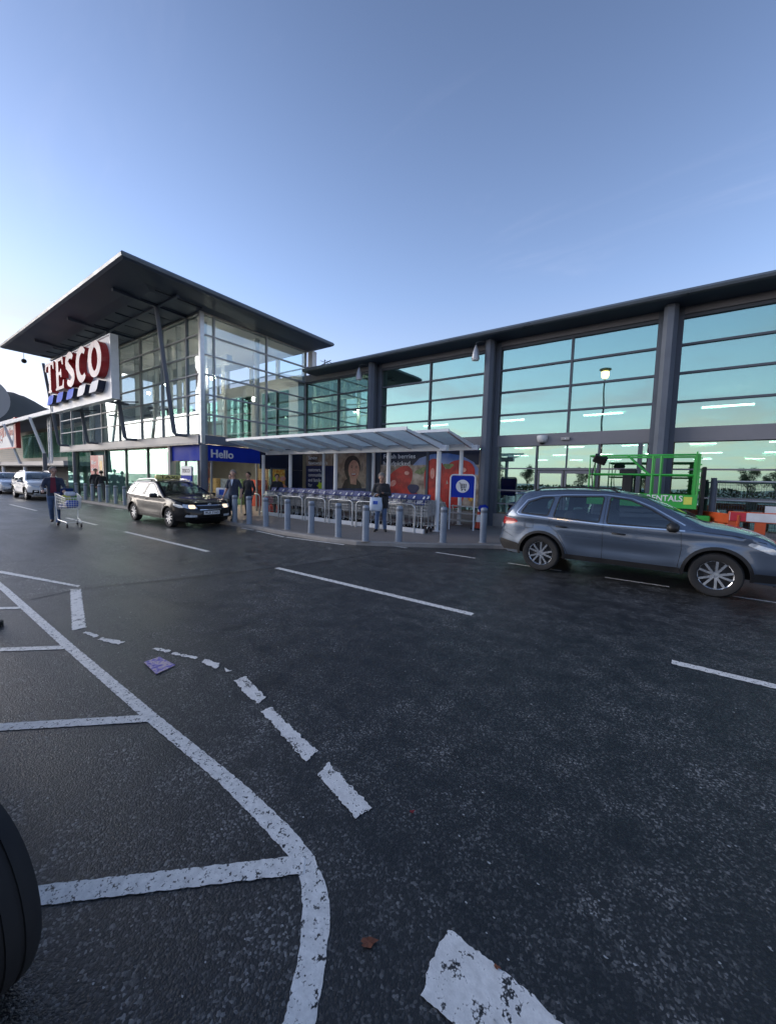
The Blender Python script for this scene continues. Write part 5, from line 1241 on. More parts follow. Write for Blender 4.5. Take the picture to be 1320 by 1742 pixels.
car_paint('paint_black', (0.004, 0.004, 0.005), 0.0, 0.25, 0.06)
MATS['paint_black'].node_tree.nodes['Principled BSDF'].inputs['Coat Weight'].default_value = 0.5
MATS['paint_black'].node_tree.nodes['Principled BSDF'].inputs['Specular IOR Level'].default_value = 0.15
car_paint('paint_white', (0.62, 0.63, 0.64), 0.0, 0.35)
car_paint('paint_silver', (0.42, 0.44, 0.47), 0.6, 0.3)
glass('glass_car', 0.12, (0.9, 0.97, 1.0), (0.58, 0.66, 0.68))
simple('lamp_clear', (0.62, 0.66, 0.70), 0.08, 0.3, 0.25, 20, coat=1.0)
emit('head_lit', (1.0, 0.74, 0.52), 0.55)
simple('tail_red', (0.42, 0.012, 0.016), 0.15, 0, 0.25, 18, coat=1.0)
simple('rim_silver', (0.55, 0.57, 0.60), 0.25, 0.85, 0.08, 8)
simple('rim_dark', (0.02, 0.02, 0.022), 0.5)
simple('cabin', (0.05, 0.05, 0.052), 0.8, 0, 0.2, 8)
simple('plate_white', (0.72, 0.73, 0.74), 0.4, 0, 0.03)
simple('taxi_yellow', (0.70, 0.62, 0.20), 0.35, 0, 0.08, 4)
simple('gap', (0.004, 0.004, 0.005), 0.8)

class Body:
    """A car body as a side skin y = w(x, z) plus a belt that runs over tail, roof, screen, bonnet and nose."""
    def __init__(s, top, wb, hw, sill, belt, roofw, rw, nose_w, tail_w, arch):
        s.top, s.wb, s.hw, s.sill, s.belt, s.roofw, s.rw, s.nose_w, s.tail_w, s.arch = top, wb, hw, sill, belt, roofw, rw, nose_w, tail_w, arch
        # smooth the profile
        P = [Vector(p) for p in top]; out = []
        for i in range(len(P) - 1):
            p0, p1, p2, p3 = P[max(i - 1, 0)], P[i], P[i + 1], P[min(i + 2, len(P) - 1)]
            n = max(2, int((p2 - p1).length / 0.05))
            for k in range(n):
                t = k / n
                # Catmull-Rom with reduced tension keeps the creases of the drawing
                m1, m2 = (p2 - p0) * 0.5, (p3 - p1) * 0.5
                L = (p2 - p1).length
                if m1.length > L: m1 *= L / m1.length
                if m2.length > L: m2 *= L / m2.length
                a = (2 * t ** 3 - 3 * t * t + 1) * p1 + (t ** 3 - 2 * t * t + t) * m1 + (-2 * t ** 3 + 3 * t * t) * p2 + (t ** 3 - t * t) * m2
                out.append(Vector((a.x, a.y)))
        out.append(P[-1]); s.prof = out
        s.xmin = min(p.x for p in out); s.xmax = max(p.x for p in out)
    def ztop(s, x):
        best = 0.0
        for a, b in zip(s.prof, s.prof[1:]):
            if (a.x <= x <= b.x or b.x <= x <= a.x) and abs(a.x - b.x) > 1e-6:
                best = max(best, a.y + (b.y - a.y) * (x - a.x) / (b.x - a.x))
        return best
    def xend(s, z, front=True):
        best = None
        mid = s.wb * 0.5
        for a, b in zip(s.prof, s.prof[1:]):
            if (a.y <= z <= b.y or b.y <= z <= a.y) and abs(a.y - b.y) > 1e-6:
                x = a.x + (b.x - a.x) * (z - a.y) / (b.y - a.y)
                if front and x > mid: best = x if best is None else max(best, x)
                if not front and x < mid: best = x if best is None else min(best, x)
        if best is None: best = (s.xmax if front else s.xmin)
        return best
    def w(s, x, z):
        W_ = s.hw
        f0 = s.wb + 0.15
        if x > f0: W_ -= (s.hw - s.nose_w) * ((x - f0) / (s.xmax - f0)) ** 2.3
        r0 = -0.15
        if x < r0: W_ -= (s.hw - s.tail_w) * ((r0 - x) / (r0 - s.xmin)) ** 2.6
        b = s.belt(x)
        if z > b: W_ -= (s.hw - s.roofw) * min(1.3, ((z - b) / (s.top_z - b))) ** 1.15
        else:
            k = (b - z) / max(0.1, b - s.sill)
            W_ -= 0.012 * math.exp(-((k - 0.14) / 0.05) ** 2)                      # shoulder groove
            W_ -= 0.030 * math.exp(-((k - 0.62) / 0.16) ** 2) * math.exp(-((x - s.wb * 0.5) / 0.75) ** 4)   # hollow in the doors
            W_ -= 0.045 * max(0, k - 0.72) / 0.28
            for xa in (0.0, s.wb):                                               # flared arches
                d = math.hypot(x - xa, z - s.rw)
                W_ += 0.022 * math.exp(-((d - s.arch) / 0.09) ** 2)
        # round over towards the outline
        r = 0.11
        d = s.ztop(x) - z
        if z < s.belt(x) + 0.05 or True:
            rr = r if z < s.belt(x) else 0.07
            if d < rr:
                q = 1 - max(0, d) / rr; W_ -= rr * 0.75 * (1 - math.sqrt(max(0, 1 - q * q)))
        return W_
    def crown(s, i):
        a, b = s.prof[max(i - 1, 0)], s.prof[min(i + 1, len(s.prof) - 1)]; t = (b - a).normalized(); n = Vector((-t.y, t.x))
        up = max(0, n.y)
        c = 0.035 * up + 0.11 * (1 - up)
        return n, c
    def belt_pt(s, i, t):
        p = s.prof[i]; n, c = s.crown(i); k = c * (1 - abs(t) ** 2.6); w_ = s.w(p.x, p.y)
        return (p.x + n.x * k, t * w_, p.y + n.y * k)
    def endx(s, y, z, front=True):
        """x of the nose or tail surface at (y, z)."""
        x = s.xend(z, front); w_ = s.w(x, z); sg = 1 if front else -1
        if abs(y) <= w_: return x + sg * 0.11 * (1 - (abs(y) / w_) ** 2.6)
        lo, hi = 0.0, 0.9
        for _ in range(24):
            md = (lo + hi) / 2
            if s.w(x - sg * md, z) < abs(y): lo = md
            else: hi = md
        return x - sg * hi

def cdt(outline, holes=(), step=0.06, extra=()):
    pts, eds = [], []
    def ring(L):
        o = len(pts); pts.extend(Vector(p) for p in L); n = len(L); eds.extend((o + i, o + (i + 1) % n) for i in range(n))
    ring(outline)
    for h in holes: ring(h)
    def inside(p, L):
        k = False; n = len(L)
        for i in range(n):
            x1, y1 = L[i]; x2, y2 = L[(i + 1) % n]
            if (y1 > p[1]) != (y2 > p[1]) and p[0] < (x2 - x1) * (p[1] - y1) / (y2 - y1) + x1: k = not k
        return k
    def far(p, L, d):
        P = Vector(p)
        for i in range(len(L)):
            a, b = Vector(L[i]), Vector(L[(i + 1) % len(L)]); ab = b - a; l2 = ab.length_squared
            t = 0 if l2 < 1e-12 else max(0, min(1, (P - a).dot(ab) / l2))
            if (P - a - ab * t).length < d: return False
        return True
    xs = [p[0] for p in outline]; zs = [p[1] for p in outline]
    j = 0; z = min(zs) + step / 2
    while z < max(zs):
        x = min(xs) + (step / 2 if j % 2 else 0)
        while x < max(xs):
            p = (x, z)
            if inside(p, outline) and far(p, outline, step * 0.45) and all(not inside(p, h) and far(p, h, step * 0.45) for h in holes): pts.append(Vector(p))
            x += step
        z += step * 0.87; j += 1
    r = delaunay_2d_cdt(pts, eds, [], 0, 1e-6)
    vs = [tuple(v) for v in r[0]]; fs = []
    for f in r[2]:
        c = (sum(vs[i][0] for i in f) / 3, sum(vs[i][1] for i in f) / 3)
        if inside(c, outline) and not any(inside(c, h) for h in holes): fs.append(tuple(f))
    return vs, fs
def dens(L, step=0.05, closed=True):
    out = []; n = len(L)
    for i in range(n if closed else n - 1):
        a, b = Vector(L[i]), Vector(L[(i + 1) % n]); k = max(1, int((b - a).length / step + 0.5))
        out += [tuple(a + (b - a) * j / k) for j in range(k)]
    if not closed: out.append(tuple(L[-1]))
    return out
def rounded(L, r=0.05, n=4):
    out = []; k = len(L)
    for i in range(k):
        p0, p, p1 = Vector(L[i - 1]), Vector(L[i]), Vector(L[(i + 1) % k])
        a, b = (p0 - p), (p1 - p); rr = min(r, a.length * 0.4, b.length * 0.4)
        A, B = p + a.normalized() * rr, p + b.normalized() * rr
        for j in range(n + 1):
            t = j / n; out.append(tuple((1 - t) ** 2 * A + 2 * t * (1 - t) * p + t * t * B))
    return out

def make_wheel(root, x, side, hw, rw, rim='rim_silver', spokes=5, steer=0.0, z=None):
    """Tyre, rim, spokes and hub; side = +1 left, -1 right."""
    e = thing('wheel', None, None); e.parent = root; e.location = (x, side * (hw - 0.115), rw if z is None else z)
    e.rotation_euler = (0, 0, steer)
    m = MB(); wd = 0.105; r_in = rw * 0.66
    prof = [(r_in, -wd * 0.8), (rw * 0.80, -wd), (rw * 0.93, -wd * 0.97), (rw * 0.985, -wd * 0.80)]
    for g in (-0.45, 0.0, 0.45): prof += [(rw, wd * (g - 0.20)), (rw, wd * (g - 0.06)), (rw - 0.008, wd * (g - 0.05)), (rw - 0.008, wd * (g + 0.05)), (rw, wd * (g + 0.06)), (rw, wd * (g + 0.20))]
    prof += [(rw * 0.985, wd * 0.80), (rw * 0.93, wd * 0.97), (rw * 0.80, wd), (r_in, wd * 0.8)]
    m.lathe(prof, 40, axis='Y', closed=True); m.build('tyre', 'rubber', e, smooth=35)
    m = MB(); f = side * 0.085
    m.lathe([(r_in * 1.02, side * 0.085), (r_in * 1.03, side * 0.07), (r_in * 0.95, side * 0.055), (r_in * 0.93, -side * 0.07)], 40, axis='Y', caps=False)
    for k in range(spokes):
        for d in (-1, 1):
            a = 2 * PI * k / spokes + d * 0.16; b = 2 * PI * k / spokes + d * 0.27
            p = Vector((math.cos(a) * rw * 0.12, f * 0.80, math.sin(a) * rw * 0.12)); q = Vector((math.cos(b) * r_in * 0.97, f * 0.92, math.sin(b) * r_in * 0.97))
            m.bar(p, q, 0.034, 0.03, up=(0, 1, 0))
    m.lathe([(0.0, f * 0.92), (rw * 0.15, f * 0.9), (rw * 0.19, f * 0.6)], 20, axis='Y')
    m.build('rim', rim, e, smooth=40)
    m = MB(); m.lathe([(0.0, side * 0.02), (r_in * 0.94, side * 0.015)], 24, axis='Y'); m.lathe([(rw * 0.42, side * 0.03), (rw * 0.42, side * 0.045), (0.0, side * 0.046)], 20, axis='Y'); m.build('brake_disc', 'rim_dark', e)
    return e

def make_car(name, label, spec, paint, loc_, rz, group=None, lights_on=False, detail=True):
    root = thing(name, label, 'car', loc_, rz, group)
    B = Body(*spec['body']); wb, hw, rw, ar = B.wb, B.hw, B.rw, B.arch
    prof = B.prof; sill = B.sill
    # side outline: profile, then back along the underside with the two arches
    under = []
    def archpts(xc):
        zc = rw; pts_ = []
        a0 = math.asin(max(-1, min(1, (sill - zc) / ar)))
        for k in range(15):
            a = a0 + (PI - 2 * a0) * k / 14
            pts_.append((xc + ar * math.cos(a), zc + ar * math.sin(a)))
        return pts_
    last = prof[-1]; firstp = prof[0]
    low = [tuple(last)] + archpts(wb) + archpts(0.0) + [tuple(firstp)]
    under = dens(low, 0.08, False)[1:-1]
    outline = [tuple(p) for p in prof] + under
    wins = [dens(rounded(w_, 0.045), 0.06) for w_ in spec['windows']]
    vs, fs = cdt(outline, wins, 0.055)
    m = MB()
    for sg in (1, -1):
        m.add([(x, sg * B.w(x, z), z) for x, z in vs], [f if sg > 0 else f[::-1] for f in fs])
    # belt
    T = [-1, -0.96, -0.9, -0.8, -0.65, -0.45, -0.22, 0, 0.22, 0.45, 0.65, 0.8, 0.9, 0.96, 1]
    n = len(prof); k = len(T)
    bv = [B.belt_pt(i, t) for i in range(n) for t in T]
    def seg(a, b):  # indices of the profile between two heights/stations
        return a, b
    gw, gr = spec['screen'], spec['rear_screen']
    def nearest(p): return min(range(n), key=lambda i: (prof[i] - Vector(p)).length)
    s0, s1 = sorted((nearest(gw[0]), nearest(gw[1]))); r0, r1 = sorted((nearest(gr[0]), nearest(gr[1])))
    paint_f, scr_f, rear_f = [], [], []
    for i in range(n - 1):
        for j in range(k - 1):
            f = (i * k + j, i * k + j + 1, (i + 1) * k + j + 1, (i + 1) * k + j)
            inner = 1 <= j <= k - 3
            if s0 <= i < s1 and inner: scr_f.append(f)
            elif r0 <= i < r1 and inner: rear_f.append(f)
            else: paint_f.append(f)
    m.add(bv, paint_f)
    me = bpy.data.meshes.new('body'); me.from_pydata([tuple(p) for p in m.v], [], m.f); me.materials.append(MATS[paint])
    bm = bmesh.new(); bm.from_mesh(me); bmesh.ops.remove_doubles(bm, verts=bm.verts, dist=0.0015); bmesh.ops.recalc_face_normals(bm, faces=bm.faces)
    # face outwards
    c = sum(((f.calc_center_median() - Vector((wb / 2, 0, 0.7))).normalized().dot(f.normal) * f.calc_area() for f in bm.faces))
    if c < 0: bmesh.ops.reverse_faces(bm, faces=bm.faces)
    bm.to_mesh(me); bm.free(); me.shade_smooth(); me.set_sharp_from_angle(angle=R(42))
    body = bpy.data.objects.new('body', me); COL.objects.link(body); body.parent = root
    for nm, ff in (('windscreen', scr_f), ('rear_window', rear_f)):
        mm = MB(); used = sorted({i for f in ff for i in f}); ix = {u: q for q, u in enumerate(used)}
        mm.add([bv[u] for u in used], [tuple(ix[i] for i in f) for f in ff]); mm.build(nm, 'glass_car', root, smooth=True)
    for wpoly in wins:
        v2, f2 = cdt(wpoly, (), 0.09)
        for sg in (1, -1):
            mm = MB(); mm.add([(x, sg * (B.w(x, z) - 0.006), z) for x, z in v2], f2); mm.build('side_window', 'glass_car', root, smooth=True)
    # underside, wheel wells, cabin
    mm = MB(); mm.box(B.xmin + 0.25, B.xmax - 0.25, -hw + 0.26, hw - 0.26, sill + 0.0, 0.60); mm.box(ar + 0.02, wb - ar - 0.02, -hw + 0.09, hw - 0.09, sill + 0.01, 0.58)
    mm.box(B.xmin + 0.12, -ar + 0.0, -hw + 0.32, hw - 0.32, sill + 0.02, 0.6); mm.box(-ar, ar, -hw + 0.27, hw - 0.27, 0.3, 0.9); mm.box(wb - ar, wb + ar, -hw + 0.27, hw - 0.27, 0.3, 0.78)
    mm.build('underbody', 'gap', root)
    mm = MB(); zt = B.top_z
    for x, yy in ((wb * 0.52, 0.36), (wb * 0.52, -0.36)):
        mm.box(x - 0.25, x + 0.28, yy - 0.24, yy + 0.24, 0.60, 0.78, b=0.05); mm.box(x - 0.38, x - 0.22, yy - 0.24, yy + 0.24, 0.72, zt - 0.40, b=0.05); mm.box(x - 0.38, x - 0.28, yy - 0.13, yy + 0.13, zt - 0.42, zt - 0.20, b=0.03)
    mm.box(wb * 0.52 - 1.05, wb * 0.52 - 0.85, -0.62, 0.62, 0.66, zt - 0.42, b=0.05)
    mm.box(spec['screen'][1][0] - 0.42, spec['screen'][1][0] - 0.05, -hw + 0.20, hw - 0.20, 0.62, B.belt(1) - 0.03, b=0.05)
    mm.build('seats', 'cabin', root)
    # trim ribbons on the side skin
    def ribbon(nm, line, wd, off_, mtl, closed=False, both=True, th=0.004):
        L = dens(line, 0.04, closed)
        for sg in ((1, -1) if both else (1,)):
            mm = MB(); q = len(L); vv = []
            for i, p in enumerate(L):
                a = Vector(L[(i - 1) % q] if closed else L[max(i - 1, 0)]); b = Vector(L[(i + 1) % q] if closed else L[min(i + 1, q - 1)])
                d = (b - a).normalized(); nn = Vector((-d.y, d.x)) * wd / 2; P = Vector(p)
                for c in (P - nn, P + nn): vv.append((c.x, sg * (B.w(c.x, c.y) + off_), c.y))
                for c in (P - nn * 1.15, P + nn * 1.15): vv.append((c.x, sg * (B.w(c.x, c.y) - 0.004), c.y))
            ff = []
            for i in range(q if closed else q - 1):
                i2 = (i + 1) % q
                ff += [(i * 4, i * 4 + 1, i2 * 4 + 1, i2 * 4), (i * 4 + 2, i * 4, i2 * 4, i2 * 4 + 2), (i * 4 + 1, i * 4 + 3, i2 * 4 + 3, i2 * 4 + 1)]
            mm.add(vv, ff); mm.build(nm, mtl, root, smooth=50)
    def side_patch(nm, poly, off_, mtl, sides=(1, -1), step=0.05):
        L = dens(rounded(poly, 0.03), 0.04); v2, f2 = cdt(L, (), step)
        for sg in sides:
            mm = MB(); q = len(L)
            mm.add([(x, sg * (B.w(x, z) + off_), z) for x, z in v2], f2)
            mm.add([(x, sg * (B.w(x, z) + off_), z) for x, z in L] + [(x, sg * (B.w(x, z) - 0.004), z) for x, z in L], [(i, (i + 1) % q, q + (i + 1) % q, q + i) for i in range(q)])
            mm.build(nm, mtl, root, smooth=40)
    def end_patch(nm, poly, off_, mtl, front=True, mirror=False, r=0.02, step=0.05):
        L = dens(rounded(poly, r), 0.04); v2, f2 = cdt(L, (), step); sgx = 1 if front else -1
        for sg in ((1, -1) if mirror else (1,)):
            mm = MB(); q = len(L)
            P = lambda y, z, o_: (B.endx(sg * y, z, front) + sgx * o_, sg * (abs(y) + 0.5 * o_) * (1 if y >= 0 else -1) if mirror else y, z)
            mm.add([P(y, z, off_) for y, z in v2], f2)
            mm.add([P(y, z, off_) for y, z in L] + [P(y, z, -0.01) for y, z in L], [(i, (i + 1) % q, q + (i + 1) % q, q + i) for i in range(q)])
            mm.build(nm, mtl, root, smooth=40)
    for ln in spec['gaps']: ribbon('panel_gap', ln, 0.007, 0.0012, 'gap')
    for wpoly in spec['windows']: ribbon('window_seal', rounded(wpoly, 0.045), 0.020, 0.003, 'black_plastic', True)
    if 'bright' in spec: ribbon('window_trim', spec['bright'], 0.020, 0.006, 'chrome')
    for xc in (0.0, wb):
        zc = rw; a0 = math.asin(max(-1, min(1, (sill - zc) / ar)))
        ribbon('arch_trim', [(xc + (ar + 0.022) * math.cos(a0 + (PI - 2 * a0) * q / 20), zc + (ar + 0.022) * math.sin(a0 + (PI - 2 * a0) * q / 20)) for q in range(21)], 0.045 if spec.get('clad') else 0.016, 0.008, spec.get('clad', paint))
    ribbon('sill_trim', [(ar + 0.05, sill + 0.05), (wb - ar - 0.05, sill + 0.05)], 0.085, 0.010, spec.get('clad', 'black_plastic'))
    for hx, hz in spec['handles']:
        for sg in (1, -1):
            y = B.w(hx, hz); mm = MB()
            mm.tube([(hx - 0.10, sg * (y - 0.005), hz), (hx - 0.09, sg * (y + 0.028), hz + 0.004), (hx + 0.08, sg * (y + 0.030), hz - 0.004), (hx + 0.10, sg * (y - 0.005), hz - 0.006)], [0.012, 0.016, 0.016, 0.012], 8); mm.build('door_handle', spec.get('handle_mat', paint), root, smooth=True)
    mx_, mz_ = spec['mirror']
    for sg in (1, -1):
        y = B.w(mx_, mz_)
        e = thing('door_mirror', None, None); e.parent = root
        mm = MB(); mm.box(-0.09, 0.09, -0.02, 0.20, -0.075, 0.075, b=0.04)
        mm.v = [(x * (1.0 - 0.25 * (yy / 0.2)), yy, z * (1.0 - 0.15 * (yy / 0.2))) for x, yy, z in mm.v]
        o = mm.build('mirror_shell', spec.get('mirror_mat', 'black_plastic'), e, smooth=60); o.location = (mx_, sg * (y + 0.03), mz_ + 0.05)
        if sg < 0: o.scale = (1, -1, 1)
        mm = MB(); mm.box(-0.05, 0.03, -0.03, 0.06, -0.03, 0.02); o = mm.build('mirror_arm', 'black_plastic', e); o.location = (mx_, sg * y, mz_)
        if sg < 0: o.scale = (1, -1, 1)
    # lamps, plates, grille
    for poly in spec.get('head_side', []): side_patch('headlight_side', poly, 0.006, 'lamp_clear')
    for poly in spec['head']: end_patch('headlight', poly, 0.010, 'head_lit' if False else 'lamp_clear', True, True)
    if lights_on:
        for y, z in spec['bulb']: end_patch('lamp_bulb', [(y - 0.09, z - 0.055), (y + 0.09, z - 0.055), (y + 0.09, z + 0.055), (y - 0.09, z + 0.055)], 0.016, 'head_lit', True, True, 0.04)
    for poly in spec['fog']: end_patch('fog_light', poly, 0.010, 'lamp_clear', True, True)
    for poly in spec.get('intake', []): end_patch('air_intake', poly, 0.008, 'gap', True, True)
    for poly in spec['grille']: end_patch('grille', poly, 0.010, 'black_plastic', True)
    for poly in spec['grille_trim']: end_patch('grille_trim', poly, 0.016, 'chrome', True, False, 0.01, 0.04)
    bz = spec.get('badge'); 
    if bz:
        mm = MB(); mm.lathe([(0.0, 0.0), (0.05, 0.0), (0.055, -0.012)], 20, (B.endx(0, bz, True) + 0.030, 0, bz), axis='X'); mm.build('badge', 'chrome', root, smooth=40)
    for poly in spec['tail_side']: side_patch('tail_light', poly, 0.010, 'tail_red')
    for poly in spec['tail']: end_patch('tail_light', poly, 0.010, 'tail_red', False, True)
    end_patch('rear_bumper_trim', spec['rear_trim'], 0.012, 'black_plastic', False)
    end_patch('front_bumper_trim', spec['front_trim'], 0.012, 'black_plastic', True)
    if 'side_clad' in spec:
        for poly in spec['side_clad']: side_patch('bumper_cladding', poly, 0.009, 'black_plastic')
    def plate(front, z):
        x = B.endx(0, z, front) + (0.022 if front else -0.022); mm = MB(); mm.box(x - 0.006, x + 0.006, -0.26, 0.26, z - 0.056, z + 0.056)
        pl = mm.build('number_plate', 'plate_white', root)
        sg = 1 if front else -1
        text('plate_lettering', spec['reg'], 0.10, 'gap', frame_mx((x + sg * 0.0075, -sg * 0.22, z - 0.035), (0, sg, 0), (0, 0, 1)), pl, 0.001, True, fit=0.44)
    plate(True, spec['plate_z'][0]); plate(False, spec['plate_z'][1])
    # wipers, roof rails
    mm = MB()
    for yy in (-0.1, 0.45):
        i0 = nearest(gw[1]); p = B.belt_pt(i0 - 1, yy / hw * 1.1); q = B.belt_pt(max(0, i0 - 4), (yy - 0.45) / hw * 1.1)
        mm.bar((p[0] + 0.02, p[1], p[2] + 0.02), (q[0] + 0.02, q[1], q[2] + 0.02), 0.015)
    mm.build('wiper', 'black_plastic', root)
    if spec.get('rails'):
        xa, xb = spec['rails']
        for sg in (1, -1):
            L = []
            for q in range(11):
                x = xa + (xb - xa) * q / 10; z = B.ztop(x); L.append((x, sg * (B.w(x, z) - 0.02), z + (0.05 if 0 < q < 10 else 0.0)))
            mm = MB(); mm.tube(L, 0.015, 8); mm.build('roof_rail', spec.get('rail_mat', 'chrome'), root, smooth=50)
    i = nearest((spec['rear_screen'][0][0] + 0.1, B.top_z - 0.03)); mm = MB(); p = B.prof[nearest(spec['rear_screen'][1])]
    ww = B.w(p.x, p.y) * 0.97
    mm.box(p.x - spec.get('spoiler', 0.14), p.x + 0.06, -ww, ww, p.y + 0.015, p.y + 0.055, b=0.018); mm.build('spoiler', paint, root, smooth=50)
    for x, st in ((0.0, 0.0), (wb, spec.get('steer', 0.0))):
        for sg in (1, -1): make_wheel(root, x, sg, hw + spec.get('track', 0.0), rw, spec.get('rim', 'rim_silver'), spec.get('spokes', 5), st)
    return root, B
Body.top_z = 1.5
def spec_body(top, wb, hw, sill, beltpts, roofw, rw, nose_w, tail_w, arch):
    def belt(x):
        L = beltpts
        if x <= L[0][0]: return L[0][1]
        for a, b in zip(L, L[1:]):
            if x <= b[0]: return a[1] + (b[1] - a[1]) * (x - a[0]) / (b[0] - a[0])
        return L[-1][1]
    return (top, wb, hw, sill, belt, roofw, rw, nose_w, tail_w, arch)

SUV = dict(
 body=spec_body([(-0.66, 0.30), (-0.80, 0.36), (-0.87, 0.50), (-0.885, 0.68), (-0.84, 0.84), (-0.80, 0.98), (-0.755, 1.08), (-0.70, 1.16), (-0.52, 1.40), (-0.44, 1.50), (-0.30, 1.545), (0.2, 1.585), (0.7, 1.60), (1.1, 1.59), (1.42, 1.545), (1.62, 1.49), (1.95, 1.345), (2.42, 1.105), (2.52, 1.075), (2.85, 1.035), (3.15, 0.965), (3.33, 0.87), (3.42, 0.76), (3.46, 0.62), (3.48, 0.46), (3.44, 0.34), (3.34, 0.26)],
   2.646, 0.905, 0.30, [(-0.9, 1.06), (0.0, 1.03), (1.2, 0.985), (2.4, 0.965), (3.5, 0.95)], 0.62, 0.345, 0.66, 0.70, 0.405),
 windows=[[(-0.42, 1.115), (-0.30, 1.33), (-0.05, 1.43), (0.17, 1.45), (0.10, 1.09)], [(0.20, 1.075), (0.27, 1.465), (1.02, 1.495), (0.98, 1.035)], [(1.10, 1.03), (1.12, 1.495), (1.42, 1.455), (1.72, 1.33), (2.12, 1.09), (2.14, 1.015)]],
 bright=[(2.22, 1.005), (1.1, 1.005), (0.2, 1.045), (-0.46, 1.085), (-0.50, 1.12), (-0.33, 1.37), (-0.05, 1.465), (0.4, 1.505), (1.05, 1.53), (1.45, 1.485), (1.77, 1.35), (2.22, 1.09)],
 screen=[(1.56, 1.51), (2.40, 1.115)], rear_screen=[(-0.66, 1.20), (-0.47, 1.46)],
 gaps=[[(1.06, 0.36), (1.05, 1.0), (1.07, 1.50)], [(2.15, 0.36), (2.19, 0.70), (2.17, 0.98)], [(0.42, 0.56), (0.28, 0.80), (0.12, 0.92), (0.15, 1.04)], [(1.06, 0.36), (2.15, 0.36)], [(0.42, 0.56), (0.50, 0.37), (1.06, 0.36)], [(2.3, 1.02), (2.85, 0.98), (3.2, 0.90)], [(-0.55, 0.62), (-0.80, 0.72)], [(-0.32, 0.83), (-0.32, 0.98), (-0.16, 0.98), (-0.16, 0.83), (-0.32, 0.83)]],
 handles=[(0.36, 0.905), (1.30, 0.865)], mirror=(2.06, 1.00), handle_mat='black_plastic',
 head_side=[[(2.98, 0.86), (3.02, 0.90), (3.30, 0.82), (3.36, 0.74), (3.26, 0.74)]], head=[[(0.34, 0.78), (0.74, 0.86), (0.76, 0.80), (0.62, 0.73), (0.36, 0.71)]], bulb=[(0.52, 0.78)],
 fog=[[(0.52, 0.46), (0.66, 0.47), (0.66, 0.53), (0.52, 0.53)]], intake=[[(0.46, 0.38), (0.74, 0.42), (0.72, 0.58), (0.48, 0.56)]],
 grille=[[(-0.40, 0.66), (0.40, 0.66), (0.46, 0.80), (-0.46, 0.80)], [(-0.42, 0.34), (0.42, 0.34), (0.44, 0.52), (-0.44, 0.52)]], grille_trim=[[(-0.46, 0.655), (0.46, 0.655), (0.46, 0.675), (-0.46, 0.675)]], badge=0.74,
 tail_side=[[(-0.80, 0.86), (-0.77, 1.01), (-0.52, 0.985), (-0.46, 0.93), (-0.60, 0.875)]], tail=[[(0.40, 0.92), (0.74, 0.88), (0.74, 1.02), (0.42, 0.98)]],
 rear_trim=[(-0.66, 0.32), (0.66, 0.32), (0.66, 0.52), (-0.66, 0.52)], front_trim=[(-0.6, 0.27), (0.6, 0.27), (0.6, 0.33), (-0.6, 0.33)],
 side_clad=[[(-0.78, 0.34), (-0.85, 0.44), (-0.86, 0.56), (-0.44, 0.50), (-0.42, 0.36)], [(3.06, 0.31), (3.09, 0.44), (3.44, 0.42), (3.38, 0.30)]],
 clad='black_plastic', reg='BX64 KHV', plate_z=(0.56, 0.78), rails=(-0.25, 1.25), rail_mat='black_plastic', spokes=5, spoiler=0.16)
